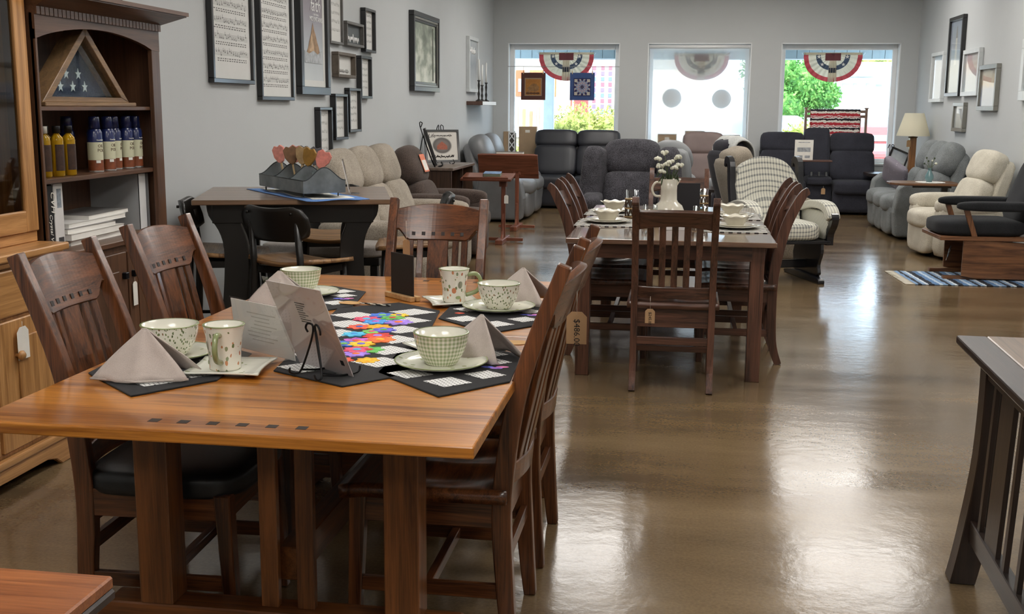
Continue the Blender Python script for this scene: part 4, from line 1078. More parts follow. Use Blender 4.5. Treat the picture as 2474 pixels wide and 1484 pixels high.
for i, x in enumerate((-Lh, -Lh / 3, Lh / 3, Lh)):
    top_ = [(-Wh + 2 * Wh * j / 16, 0.09 + 0.07 * math.sin(PI * j / 16) ** 2) for j in range(17)]
    m = MB()
    for a, b in zip(top_, top_[1:]): m.prism([(a[0], 0.025), (b[0], 0.025), b, a], 'x', x - 0.0015, x + 0.0015)
    e = m.build('end_panel' if i in (0, 3) else 'divider', galv, cd)
    MB().tube([(x, p[0], p[1]) for p in top_], 0.003, 6).build('rolled_edge', gedge, e)
for x in (-0.3, 0.3):
    for y in (-0.1, 0.1): MB().tube([(x, y, 0.0), (x, y, 0.024)], 0.004, 6).build('foot', gedge, cd)
ct, st = math.cos(R(-50)), math.sin(R(-50))
def cadd(x, y): return (-2.13 + x * ct - y * st, 6.07 + x * st + y * ct)
jarg = glass('jar_glass', (0.93, 0.97, 0.97), 0.25)
for lab, lx in (('clear glass jar at left in galvanised caddy', -0.2), ('clear glass jar at right end in galvanised caddy', 0.24)):
    p = cadd(lx, 0.01)
    t = thing('glass_jar', lab, 'jar', (p[0], p[1], 0.988), 0, 'jars in the caddy')
    MB().lathe([(0, 0), (0.038, 0), (0.042, 0.006), (0.042, 0.075), (0.034, 0.088), (0.034, 0.11), (0.036, 0.112)], n=24).build('jar_body', jarg, t)
    MB().lathe([(0.0345, 0.09), (0.037, 0.093), (0.0345, 0.096), (0.037, 0.1), (0.0345, 0.104)], n=24).build('screw_thread', jarg, t)
wstick = plain('stick_wood', '#c6ad84', 0.7)
sp = (('pink', '#d98f82', -0.235, 0.0, -0.3), ('dusty pink', '#c98376', -0.19, 0.02, 0.15), ('brown', '#7a5a3e', -0.06, 0.0, -0.2), ('charcoal', '#3a3a40', -0.04, 0.03, 0.05), ('tan', '#a68a62', 0.0, 0.0, 0.1), ('slate grey', '#55565c', 0.06, 0.03, 0.25), ('ochre', '#9a7432', 0.09, -0.02, 0.3), ('salmon pink', '#d8867a', 0.2, -0.02, 0.5))
for k, (cn, c, lx, ly, tl) in enumerate(sp):
    p = cadd(lx, ly)
    t = thing('garden_stake', cn + ' fan-shaped wooden stake standing in galvanised caddy', 'stake', (p[0], p[1], 0.99), R(-15 + 20 * (k % 3)), 'painted stakes in the caddy')
    mt = Matrix.Rotation(tl * 0.8, 4, 'Y')
    MB().box(-0.005, 0.005, -0.003, 0.003, 0, 0.16, 0, mt).build('stick', wstick, t)
    pts = [(0.0 + 0.0, 0.13), (0.02, 0.14), (0.04, 0.18), (0.042, 0.215), (0.02, 0.235), (0.0, 0.225), (-0.02, 0.235), (-0.04, 0.215), (-0.036, 0.17), (-0.018, 0.14)]
    MB().prism(pts, 'y', -0.008, 0.008, 0, False, mt).build('head', plain('stake_' + c[1:], c, 0.7, var=0.2, vscale=40), t, 0.002)
t = thing('acrylic_stand', 'thin clear upright sign holder beside the galvanised caddy', 'sign', (-1.86, 6.13, 0.957), R(104))
MB().prism([(-0.06, 0.0), (0.06, 0), (0.06, 0.2), (-0.06, 0.2)], 'y', -0.0015, 0.0015, 0, False, Matrix.Rotation(R(-12), 4, 'X')).build('acrylic_sheet', acr, t)
MB().prism([(-0.055, 0.01), (0.055, 0.01), (0.055, 0.19), (-0.055, 0.19)], 'y', 0.0018, 0.0028, 0, False, Matrix.Rotation(R(-12), 4, 'X')).build('card', plain('card_white', '#e2e0da', 0.7), t)
MB().box(-0.06, 0.06, -0.05, 0.0, 0, 0.003).build('acrylic_foot', acr, t)
# ================================================================ pictures on the walls
fblk = plain('frame_black', '#1a1a1c', 0.35, coat=0.3)
fgry = plain('frame_grey', '#5c5a57', 0.5, var=0.2, vscale=20)
fbrn = plain('frame_brown', '#5d544a', 0.6, var=0.2, vscale=20)
fsil = plain('frame_silver', '#8f8d86', 0.35, 0.6)
fwht = plain('frame_white', '#cfd3d4', 0.4)
paper_w = plain('print_paper', '#d6d6d3', 0.8, var=0.02)
pglass = glass('picture_glass', (0.98, 0.99, 1.0), 0.04)
def art(name, fn):
    m, nt, b, n, l = newmat(name)
    tc = n.new('ShaderNodeTexCoord'); sp = n.new('ShaderNodeSeparateXYZ'); l.new(tc.outputs['Generated'], sp.inputs[0])
    fn(n, l, b, tc, sp); setp(b, Roughness=0.6)
    return m
def ramp_art(name, stops, noise=0.0, scale=4.0, axis=2):
    def fn(n, l, b, tc, sp):
        rp = n.new('ShaderNodeValToRGB')
        for i, (p, c) in enumerate(stops):
            e = rp.color_ramp.elements[i] if i < 2 else rp.color_ramp.elements.new(p)
            e.position = p; e.color = lin(c)
        nz = n.new('ShaderNodeTexNoise'); nz.inputs['Scale'].default_value = scale; nz.inputs['Detail'].default_value = 6
        l.new(tc.outputs['Generated'], nz.inputs['Vector'])
        a = n.new('ShaderNodeMath'); a.operation = 'MULTIPLY_ADD'; a.inputs[1].default_value = noise
        sb = n.new('ShaderNodeMath'); sb.operation = 'SUBTRACT'; sb.inputs[1].default_value = 0.5; l.new(nz.outputs['Fac'], sb.inputs[0])
        l.new(sb.outputs[0], a.inputs[0]); l.new(sp.outputs[axis], a.inputs[2]); l.new(a.outputs[0], rp.inputs[0]); l.new(rp.outputs[0], b.inputs['Base Color'])
    return art(name, fn)
def wall_pic(side, lab, y0, y1, z0, z1, bar, fm, content, depth=0.04, mat_w=0.0, matm=None, glazed=None, name='framed_print', deep=0.5):
    """framed picture hung on a side wall. local axes: u along the wall to the viewer's right, w up, d out of the wall"""
    s = -1 if side == 'L' else 1
    x = XL if s < 0 else XR
    yc, w_, h = (y0 + y1) / 2, abs(y1 - y0) / 2, z1 - z0
    t = thing(name, lab, 'picture', (x, yc, z0), R(-90) if s < 0 else R(90), 'framed pictures on the %s wall' % ('left' if s < 0 else 'right'))
    # after rotation local -y.. : left wall local +y -> world +x ; local x -> -world y... use y for depth out of wall
    d = depth
    for nm, b in (('frame_rail', (-w_, w_, 0, bar)), ('frame_rail', (-w_, w_, h - bar, h)), ('frame_stile', (-w_, -w_ + bar, bar, h - bar)), ('frame_stile', (w_ - bar, w_, bar, h - bar))):
        MB().box(b[0], b[1], 0.001, d, b[2], b[3]).build(nm, fm, t, 0.003)
    yi = d * deep
    if mat_w:
        m = MB(); a, c = w_ - bar, h - bar
        m.box(-a, a, 0.004, yi, bar, bar + mat_w); m.box(-a, a, 0.004, yi, c - mat_w, c); m.box(-a, -a + mat_w, 0.004, yi, bar + mat_w, c - mat_w); m.box(a - mat_w, a, 0.004, yi, bar + mat_w, c - mat_w)
        m.build('mat_board', matm or paper_w, t)
    p = MB().box(-w_ + bar, w_ - bar, 0.003, yi - (0.002 if mat_w else 0), bar, h - bar).build('print', content, t)
    if (side == 'R') if glazed is None else glazed: MB().box(-w_ + bar, w_ - bar, yi + 0.003, yi + 0.0045, bar, h - bar).build('picture_glass', pglass, t)
    t['_y'] = yi; t['_w'] = w_ - bar; t['_h'] = h; t['_s'] = s
    return t
def pm(t, u, w_, e=0.0012):
    """matrix for text on a picture: reading to the viewer's right"""
    s = t['_s']
    # local +y points out of the wall (left: world +x; right: world -x); viewer's right is local -x
    return face((-u, t['_y'] + e, w_), (-1, 0, 0), (0, 0, 1))
def staves(t, n_, z_top, z_bot, words=True, ink_=None):
    m = MB(); random.seed(n_ + int(t['_w'] * 1000)); y = t['_y']; w_ = t['_w'] * 0.88
    dz = (z_top - z_bot) / n_
    for i in range(n_):
        z = z_top - i * dz
        for j in range(5): m.box(-w_, w_, y, y + 0.0006, z - j * dz * 0.07, z - j * dz * 0.07 + 0.0012)
        k = 0; x = -w_ + 0.03
        while x < w_ - 0.02:
            zz = z - dz * 0.3 * random.random()
            m.box(x - 0.005, x + 0.005, y, y + 0.0008, zz - 0.004, zz + 0.004); m.box(x + 0.004, x + 0.0055, y, y + 0.0008, zz, zz + dz * 0.2)
            x += random.uniform(0.018, 0.04)
        if words:
            for r_ in range(2):
                x = -w_ + 0.03
                while x < w_ - 0.03:
                    l_ = random.uniform(0.012, 0.03)
                    m.box(x, x + l_, y, y + 0.0006, z - dz * (0.52 + 0.13 * r_), z - dz * (0.52 + 0.13 * r_) + 0.006); x += l_ + 0.015
    m.build('music_print', ink_ or plain('music_ink', '#6a6a68', 0.8), t)
a = wall_pic('L', 'large framed sheet music in thick black frame, nearest the bookcase', 6.576, 7.244, 1.582, 2.34, 0.028, fblk, paper_w); staves(a, 6, 0.70, 0.10)
a = wall_pic('L', 'large framed hymn sheet in black frame, between sheet music and mountain poster', 7.369, 8.015, 1.482, 2.36, 0.026, fblk, paper_w); staves(a, 8, 0.80, 0.06)
squiggle('title_print', 0.3, 0.03, MATS['music_ink'], a, pm(a, 0.0, 0.825), 0.003, 4)
# mountain poster
a = wall_pic('L', 'tall mountain poster with white lettering in rounded black frame', 8.155, 8.846, 1.53, 2.66, 0.06, fblk, ramp_art('poster_sky', [(0.0, '#c6ccce'), (0.3, '#aab0b6'), (0.55, '#8d8890'), (0.75, '#7a7078'), (1.0, '#6a6068')], 0.08), 0.05, 0.05, paper_w)
wt = plain('poster_white', '#e9e9e9', 0.7)
yy = a['_y']
for nm, pts, c, e_ in (('mountain_print', [(-0.17, 0.3), (-0.13, 0.37), (-0.10, 0.4), (-0.06, 0.46), (-0.03, 0.49), (0.0, 0.545), (0.03, 0.49), (0.05, 0.45), (0.09, 0.4), (0.12, 0.35), (0.18, 0.3)], '#94785c', 0.0006), ('ridge_print', [(-0.03, 0.32), (0.0, 0.4), (0.03, 0.46), (0.05, 0.42), (0.07, 0.37), (0.09, 0.33)], '#b99d7e', 0.001), ('mist_print', [(-0.2, 0.24), (0.2, 0.24), (0.2, 0.33), (0.1, 0.31), (0.0, 0.335), (-0.1, 0.31), (-0.2, 0.34)], '#a9adb1', 0.0014)):
    MB().prism(pts, 'y', yy, yy + e_).build(nm, plain(nm, c, 0.7, var=0.25, vscale=25), a)
text('script_lettering', 'faith', 0.14, wt, a, pm(a, 0.06, 0.635), shear=0.35)
text('lettering', '- can move -', 0.03, wt, a, pm(a, 0.08, 0.602))
text('lettering', 'MOUNTAINS', 0.052, wt, a, pm(a, 0.08, 0.558))
a = wall_pic('L', 'narrow framed hymn sheet in grey frame right of the mountain poster', 8.905, 9.255, 1.945, 2.45, 0.022, fgry, paper_w); staves(a, 6, 0.46, 0.06, False, plain('pale_ink', '#a5a5a2', 0.8))
a = wall_pic('L', 'small wide sign with white script on dark board, right of grey-framed hymn', 9.324, 9.836, 1.951, 2.154, 0.024, fgry, plain('board_slate', '#565c5e', 0.7, var=0.1), 0.05, deep=0.3)
squiggle('script_lettering', 0.36, 0.05, wt, a, pm(a, 0.0, 0.055), 0.005, 2)
pl_ink = MATS['pale_ink']
for lab, y0, y1, z0, z1, fm in (('narrow framed hymn at top right of the wall cluster', 9.886, 10.229, 1.925, 2.309, fblk), ('narrow framed hymn at right, below the topmost one', 9.732, 10.081, 1.512, 1.886, fblk), ('narrow framed hymn in the lower stair-step row, rightmost', 9.364, 9.716, 1.223, 1.599, fblk), ('narrow framed hymn in the lower stair-step row, middle', 8.964, 9.312, 1.166, 1.545, fblk), ('narrow framed hymn in the lower stair-step row, lowest, above beige sofa', 8.561, 8.879, 1.0, 1.436, fblk)):
    a = wall_pic('L', lab, y0, y1, z0, z1, 0.024, fm, paper_w, 0.05, deep=0.35); staves(a, 5, z1 - z0 - 0.05, 0.05, False, pl_ink)
a = wall_pic('L', 'small wide brown box frame with faint lettering in the wall cluster', 9.031, 9.539, 1.68, 1.886, 0.026, fbrn, paper_w, 0.06, deep=0.3)
squiggle('faint_lettering', 0.3, 0.02, pl_ink, a, pm(a, 0.0, 0.05), 0.003, 3)
# landscape painting
def trees(n, l, b, tc, sp):
    nz = n.new('ShaderNodeTexNoise'); nz.inputs['Scale'].default_value = 5; nz.inputs['Detail'].default_value = 8; l.new(tc.outputs['Generated'], nz.inputs['Vector'])
    ad = n.new('ShaderNodeMath'); ad.operation = 'MULTIPLY_ADD'; ad.inputs[1].default_value = -0.35; l.new(sp.outputs[2], ad.inputs[0]); l.new(nz.outputs['Fac'], ad.inputs[2])
    rp = n.new('ShaderNodeValToRGB')
    for i, (p, c) in enumerate(((0.1, '#6d766a'), (0.28, '#949b8c'), (0.4, '#bcc1b3'), (0.55, '#d9dbcf'))):
        e = rp.color_ramp.elements[i] if i < 2 else rp.color_ramp.elements.new(p)
        e.position = p; e.color = lin(c)
    l.new(ad.outputs[0], rp.inputs[0]); l.new(rp.outputs[0], b.inputs['Base Color'])
a = wall_pic('L', 'woodland landscape painting in stepped dark and silver frame', 11.675, 12.923, 1.61, 2.438, 0.05, fblk, art('woodland_art', trees), 0.06, 0.05, plain('liner', '#7d776c', 0.5, var=0.1))
for k, (b0, dd) in enumerate(((0.05, 0.05), (0.075, 0.042))):
    w_, h = 0.624, 0.828; m = MB(); c_ = b0; e_ = b0 + 0.025
    m.box(-w_ + c_, w_ - c_, 0.02, dd, c_, e_); m.box(-w_ + c_, w_ - c_, 0.02, dd, h - e_, h - c_); m.box(-w_ + c_, -w_ + e_, 0.02, dd, e_, h - e_); m.box(w_ - e_, w_ - c_, 0.02, dd, e_, h - e_)
    m.build('frame_step', fsil if k == 0 else fblk, a, 0.003)
MB().prism([(-0.42, 0.12), (-0.36, 0.12), (-0.37, 0.7), (-0.41, 0.7)], 'y', a['_y'], a['_y'] + 0.001).build('trunk_print', plain('trunk_print', '#5d6154', 0.7, var=0.3), a)
a = wall_pic('L', 'tall pale framed print in silver frame above the candle shelf', 14.814, 15.484, 1.641, 2.367, 0.045, fwht, ramp_art('pale_art', [(0, '#c3c7c9'), (0.5, '#9aa0a6'), (1, '#b7bcbf')], 0.4, 3), 0.05)
squiggle('script_lettering', 0.4, 0.06, wt, a, pm(a, 0.0, 0.53), 0.007, 5)
# right wall group
sea = lambda n_, s: ramp_art(n_, s, 0.25, 4)
wall_pic('R', 'pale framed print at left of the right-wall cluster', 15.199, 15.895, 1.554, 2.195, 0.045, fwht, sea('sand_art', [(0, '#cfd0cc'), (0.5, '#d3cfc8'), (1, '#d8d6d0')]), 0.05)
a = wall_pic('R', 'tall framed lighthouse picture, highest on the right wall', 14.266, 14.989, 1.619, 2.579, 0.045, fblk, sea('light_sky', [(0, '#b9bdb6'), (0.35, '#c5c4b6'), (0.6, '#a8aeb4'), (1, '#8f98a4')]), 0.05)
yv = a['_y']
MB().prism([(-0.06, 0.38), (0.06, 0.38), (0.035, 0.70), (-0.035, 0.70)], 'y', yv, yv + 0.001).build('tower_print', plain('tower_print', '#d3d0c2', 0.7), a)
MB().prism([(-0.045, 0.70), (0.045, 0.70), (0.03, 0.77), (0.012, 0.84), (-0.012, 0.84), (-0.03, 0.77)], 'y', yv, yv + 0.001).build('lantern_print', plain('lantern_print', '#8d8a80', 0.7), a)
wall_pic('R', 'framed dawn sea picture right of the tall lighthouse', 13.391, 14.144, 1.615, 2.147, 0.05, fwht, sea('dawn_art', [(0, '#c3cccd'), (0.4, '#c9cdcc'), (0.7, '#d6c4b8'), (1, '#c2bec2')]), 0.05)
wall_pic('R', 'framed sunset grass picture, rightmost of the close right-wall cluster', 12.619, 13.338, 1.448, 1.943, 0.05, fsil, sea('sunset_art', [(0, '#aab2c2'), (0.45, '#b9bcc4'), (0.6, '#d8c5a8'), (1, '#c6bfb2')]), 0.05)
wall_pic('R', 'smallest framed shore picture, lowest on the right wall', 13.928, 14.466, 1.2, 1.543, 0.045, fsil, sea('shore_art', [(0, '#a9aba6'), (0.4, '#c6c8c4'), (1, '#cfd0cd')]), 0.05)
wall_pic('R', 'pale framed picture cut off at right edge of view', 10.75, 11.765, 1.549, 2.14, 0.09, fwht, sea('haze_art', [(0, '#c3c8c8'), (1, '#cdd0d0')]), 0.05)
# floating shelf with candlesticks
sh = thing('wall_shelf', 'small floating wall shelf carrying candlesticks in the far left corner', 'shelf', (XL, 15.37, 1.47))
MB().box(0.0, 0.22, -0.53, 0.53, 0, 0.05).build('shelf_board', plain('shelf_board', '#5b4238', 0.5), sh, 0.003)
MB().box(0.22, 0.224, -0.53, 0.53, 0.002, 0.048).build('window_lit_front', white_paint, sh)  # white strip paints the window light falling on the shelf's front face
for k, (y, h, lab) in enumerate(((15.05, 0.28, 'black turned candlestick with tall white candle, nearest on the shelf'), (15.3, 0.22, 'short black candlestick with white candle, middle of the shelf'), (15.62, 0.26, 'black candlestick with white candle, nearest the window wall'))):
    t = thing('candlestick', lab, 'candlestick', (XL + 0.13, y, 1.52), 0, 'candlesticks on the wall shelf')
    MB().lathe([(0, 0), (0.045, 0), (0.045, 0.01), (0.02, 0.02), (0.01, 0.04), (0.018, h * 0.35), (0.009, h * 0.5), (0.016, h * 0.75), (0.01, h * 0.9), (0.025, h), (0, h)], n=14).build('holder', black, t)
    MB().lathe([(0, h), (0.012, h), (0.011, h + 0.27), (0, h + 0.275)], n=12).build('candle', plain('candle_wax', '#e6e6e2', 0.5), t)
for o in COL.objects:
    for q_ in ('_y', '_w', '_h', '_s'):
        if q_ in o: del o[q_]
# ================================================================ recliners, sofas and gliders
beige = fabric('beige_suede', '#857c70', '#b5aa9c', 160, 0.95, 0.25, 6)
brown_s = fabric('brown_suede', '#3d332f', '#63564f', 160, 0.95, 0.25, 6)
grey_l = plain('grey_leather', '#6f7072', 0.42, var=0.12, vscale=6, bump=0.1, bscale=160)
char_l = plain('charcoal_leather', '#292a30', 0.4, var=0.12, vscale=6, bump=0.08, bscale=180)
char_f = fabric('charcoal_fabric', '#25252c', '#3d3e47', 260, 0.95, 0.25)
tweed = fabric('tweed', '#1d1d22', '#5c5a60', 150, 0.95, 0.5, 8)
grey_f = fabric('grey_chenille', '#5d6061', '#8c9091', 200, 0.95, 0.3, 7)
cream_f = fabric('cream_boucle', '#b0a999', '#d8d2c3', 200, 0.95, 0.35, 7)
taupe_f = fabric('taupe_suede', '#7b7266', '#a69b8c', 160, 0.95, 0.25)
brownl = plain('mauve_leather', '#6a5a57', 0.5, var=0.1, vscale=6, bump=0.08, bscale=160)
pale_f = fabric('pale_grey_fleece', '#a5a6a4', '#cbccc9', 120, 0.95, 0.4)
navy_f = fabric('ink_fabric', '#232228', '#38373f', 260, 0.95, 0.25)
dkglide = fabric('graphite_fabric', '#1a1b1d', '#303134', 300, 0.95, 0.3)
def sofa(name, lab, cat, loc, rz, n, sw, aw, mat, depth=0.9, zt=1.06, sz=0.47, segs=1, arm='pad', ah=0.62, head=0.27, lean=0.24, e=4.5, group=None, console=0.0, puff=1.0, back2=None):
    """reclining seat(s): front is local +y. parts: arms, outer back, and per seat a seat cushion, footrest, back cushion and headrest"""
    t = thing(name, lab, cat, loc, rz, group)
    yf, yr = depth / 2, -depth / 2
    W_ = n * sw + console
    MB().box(-W_ / 2 + 0.02, W_ / 2 - 0.02, yr + 0.15, yf - 0.12, 0.04, 0.3).build('base', mat, t, 0.02, 2)
    yb0 = yr + 0.43                      # front of the back at seat level
    def yb(z): return yb0 - lean * (z - sz) / (zt - sz) if z > sz else yb0
    th = math.atan2(lean, zt - sz)
    zs = zt - head
    xs = []
    x = -W_ / 2
    for i in range(n):
        xs.append(x + sw / 2); x += sw
        if console and i == 0: x += console
    for cx in xs:
        g = sw / segs
        for k in range(segs):
            c = cx - sw / 2 + g * (k + 0.5)
            gw = g * 1.012
            MB().cush((c, (yb0 + yf) / 2 - 0.0, sz - 0.085), (gw, yf - yb0 + 0.14, 0.2 * puff), e, n=8).build('seat_cushion', mat, t)
            MB().cush((c, yf - 0.03, 0.205), (gw, 0.11, 0.34), e + 1.5, n=8).build('footrest', mat, t)
            zm = (sz + zs) / 2
            MB().cush((c, yb(zm) - 0.07, zm), (gw, 0.22 * puff, (zs - sz) / math.cos(th) + 0.06), e, (th, 0, 0), n=8).build('back_cushion', back2 or mat, t)
            zm = (zs + zt) / 2
            if head: MB().cush((c, yb(zm) - 0.075, zm), (gw, 0.24 * puff, head / math.cos(th) + 0.02), e - 0.8, (th, 0, 0), n=8).build('headrest', mat, t)
    if console:
        cx = -W_ / 2 + sw + console / 2
        MB().cush((cx, yb(0.8) - 0.09, 0.82), (console * 0.99, 0.18, 0.74), e + 3, (th, 0, 0), n=8).build('console_back', mat, t)
        MB().cush((cx, 0.05, 0.3), (console * 0.98, depth * 0.8, 0.46), 9, n=6).build('console_box', mat, t)
    zc = (sz + zt) / 2 - 0.12
    MB().cush((0, yb(zc) - 0.19, 0.54), (W_ + 0.02, 0.14, (zt - 0.14) * 0.98), 8, (th * 0.75, 0, 0), n=8).build('outer_back', mat, t)
    if aw:
        for s in (-1, 1):
            xa = s * (W_ / 2 + aw / 2)
            if arm == 'pad':
                MB().cush((xa, 0.03, ah / 2 - 0.02), (aw * 0.94, depth * 0.84, ah - 0.08), 9, n=8).build('arm_panel', mat, t)
                MB().cush((xa, 0.05, ah - 0.075), (aw * 1.1, depth * 0.82, 0.17), 3.6, n=8).build('arm_pad', mat, t)
            else:
                pts = [(yf - 0.03, 0.03), (yf + 0.0, 0.3), (yf - 0.04, ah - 0.08), (yf - 0.14, ah), (0.0, ah - 0.02), (yr + 0.25, ah - 0.06), (yr + 0.18, 0.03)]
                MB().prism(pts, 'x', xa - aw / 2, xa + aw / 2).build('arm_panel', mat, t, 0.03, 3)
    for s in (-1, 1):
        for y in (yr + 0.22, yf - 0.2): MB().lathe([(0, 0), (0.025, 0), (0.03, 0.045), (0, 0.045)], (s * (W_ / 2 - 0.06), y, 0), 12).build('foot', black, t)
    return t
LF, RT, FR = R(-90), R(90), R(180)      # facing into the room from left wall, right wall, far wall
sofa('reclining_sofa', 'beige suede three-seat reclining sofa along left wall', 'sofa', (-2.35, 9.02, 0), LF, 3, 0.6, 0.2, beige, 0.92, 1.1, 0.47, arm='pad', ah=0.6, head=0.33, e=4)
br = sofa('recliner', 'dark brown suede recliner with orange tag on its headrest, after beige sofa', 'recliner', (-2.38, 10.75, 0), R(-93), 1, 0.56, 0.18, brown_s, 0.9, 1.05, 0.46, arm='pad', ah=0.62, head=0.36, e=3.6, group='single recliners')
hm_ = Matrix.Translation((0, -0.135, 0.9)) @ Matrix.Rotation(0.36, 4, 'X')
MB().box(-0.1, 0.06, 0, 0.003, -0.09, 0.09, 0, hm_).build('hang_card', plain('orange_card', '#e0805f', 0.7), br)
MB().box(-0.085, 0.045, 0.003, 0.004, -0.075, 0.03, 0, hm_).build('card_print', tagwhite, br)
sofa('reclining_loveseat', 'grey leather reclining loveseat against left wall in far corner', 'sofa', (-2.40, 15.02, 0), LF, 2, 0.78, 0.26, grey_l, 0.84, 1.07, 0.5, segs=1, arm='slab', ah=0.6, head=0.36, e=3.4, puff=1.15)
sofa('reclining_loveseat', 'charcoal leather loveseat under the left window', 'sofa', (-1.56, 16.5, 0), FR, 2, 0.63, 0.12, char_l, 0.82, 1.09, 0.46, arm='slab', ah=0.66, head=0.23, e=6)
cs = sofa('console_loveseat', 'charcoal fabric loveseat with raised centre console under the right window', 'sofa', (1.895, 16.46, 0), FR, 2, 0.605, 0.0, char_f, 0.8, 1.09, 0.46, head=0.26, e=7, console=0.37)
# tray, sign and cup holders of the console
twm = wood('tray_wood', '#4a3129', '#6f4d40', 'x', 1.4, 0.4)
MB().box(-0.14, 0.39, 0.28, 0.52, 0.735, 0.757).build('console_tray', twm, cs, 0.004)
MB().cush((0.0, 0.22, 0.46), (0.34, 0.42, 0.12), 6, n=8).build('console_pad', char_f, cs)
chrome = plain('chrome', '#b9bcc0', 0.2, 1.0)
for x in (-0.1, 0.0, 0.1): MB().lathe([(0.022, 0), (0.022, 0.07)], (x, 0.24, 0.515), 14).build('cup_holder', chrome, cs)
price_tag(cs, (-0.05, 0.425, 0.40), (-1, 0, 0), (0, 0, 1), 0.055, 0.085, kraft, '', 0.03)
t = thing('sign_card', 'white product card standing on the tray of the console loveseat', 'sign', (1.655, 16.04, 0.757), FR)
MB().box(-0.125, 0.125, -0.002, 0.002, 0, 0.275).build('card', tagwhite, t)
MB().box(-0.09, 0.09, 0.002, 0.003, 0.11, 0.17).build('product_print', plain('sofa_print', '#9a9da1', 0.7, var=0.4, vscale=30), t)
for x in (-0.05, 0.05): MB().box(x - 0.035, x + 0.035, 0.002, 0.003, 0.025, 0.06).build('product_print', MATS['sofa_print'], t)
MB().box(-0.08, 0.08, 0.002, 0.003, 0.235, 0.245).build('title_print', MATS['sofa_print'], t)
MB().box(-0.06, 0.06, -0.08, 0.0, 0, 0.003).build('card_foot', tagwhite, t)
sofa('reclining_loveseat', 'grey chenille loveseat with channelled back along right wall', 'sofa', (2.79, 14.02, 0), RT, 1, 1.5, 0.2, grey_f, 0.84, 1.07, 0.47, segs=3, arm='slab', ah=0.66, head=0.36, e=3.6, puff=1.1)
sofa('recliner', 'cream boucle recliner in front of the grey chenille loveseat', 'recliner', (2.79, 11.82, 0), R(98), 1, 0.56, 0.17, cream_f, 0.82, 1.04, 0.46, arm='pad', ah=0.6, head=0.3, e=4.2, group='single recliners')
# wing-back lift chair
wc = sofa('wingback_recliner', 'charcoal tweed wing-back recliner behind the second table', 'recliner', (-0.5, 11.05, 0), FR, 1, 0.56, 0.17, tweed, 0.9, 1.12, 0.47, arm='pad', ah=0.62, head=0.33, e=4.5, group='single recliners')
for s in (-1, 1):
    pts = sm([(0.0, 0.45), (0.05, 0.7), (0.0, 0.92), (-0.12, 1.04), (-0.26, 1.06), (-0.3, 0.8), (-0.22, 0.45)], 3)
    m = MB(); m.cush((s * 0.37, -0.12, 0.76), (0.2, 0.32, 0.62), 4.5, (0.25, 0, s * -0.35), n=8); m.build('wing', tweed, wc)
sofa('recliner', 'pale grey recliner turned away, behind the tweed wing-back', 'recliner', (-0.03, 13.6, 0), R(-25), 1, 0.52, 0.14, plain('ash_leather', '#8b8d8f', 0.55, var=0.1, vscale=5, bump=0.1, bscale=80), 0.85, 1.07, 0.46, head=0.4, e=3, group='single recliners')
sofa('recliner', 'mauve brown leather recliner in front of the middle window', 'recliner', (0.27, 15.55, 0), FR, 1, 0.56, 0.15, brownl, 0.85, 1.1, 0.46, head=0.3, e=5.5, group='single recliners')
bl = sofa('recliner', 'black recliner with pale fleece headrest cover, facing right', 'recliner', (0.77, 12.5, 0), R(-70), 1, 0.52, 0.13, navy_f, 0.9, 1.12, 0.46, head=0.32, e=4.5, group='single recliners')
def cov(u, v):
    a = 2 * u - 1; q = R(-40) + R(250) * v; k_ = 1 - 0.22 * abs(a) ** 5
    yl, zl = 0.155 * math.cos(q) * k_, 0.19 * math.sin(q) * k_ + 0.006 * math.sin(u * 23 + v * 5)
    c_, s_ = math.cos(0.36), math.sin(0.36)
    return (-0.3 * a, -0.245 + yl * c_ - zl * s_, 0.975 + yl * s_ + zl * c_)
MB().sheet(cov, 22, 24, 0, 0.014).build('headrest_cover', pale_f, bl)
sofa('recliner', 'taupe suede recliner behind the plaid glider, facing right', 'recliner', (0.78, 11.22, 0), R(-75), 1, 0.5, 0.12, taupe_f, 0.86, 1.06, 0.46, head=0.28, e=5, group='single recliners')
t = thing('side_table', 'dark side table between the recliners with a pale tray', 'side table', (0.08, 11.9, 0))
MB().box(-0.25, 0.25, -0.25, 0.25, 0.6, 0.63).build('tabletop', exx, t, 0.004); MB().box(-0.2, 0.2, -0.2, 0.2, 0.15, 0.18).build('lower_shelf', exx, t)
for x in (-0.2, 0.2):
    for y in (-0.2, 0.2): MB().box(x - 0.02, x + 0.02, y - 0.02, y + 0.02, 0, 0.6).build('leg', exz, t)
MB().lathe([(0, 0.632), (0.13, 0.632), (0.15, 0.645), (0.152, 0.643), (0.13, 0.63)], n=24).build('tray', tagwhite, t)
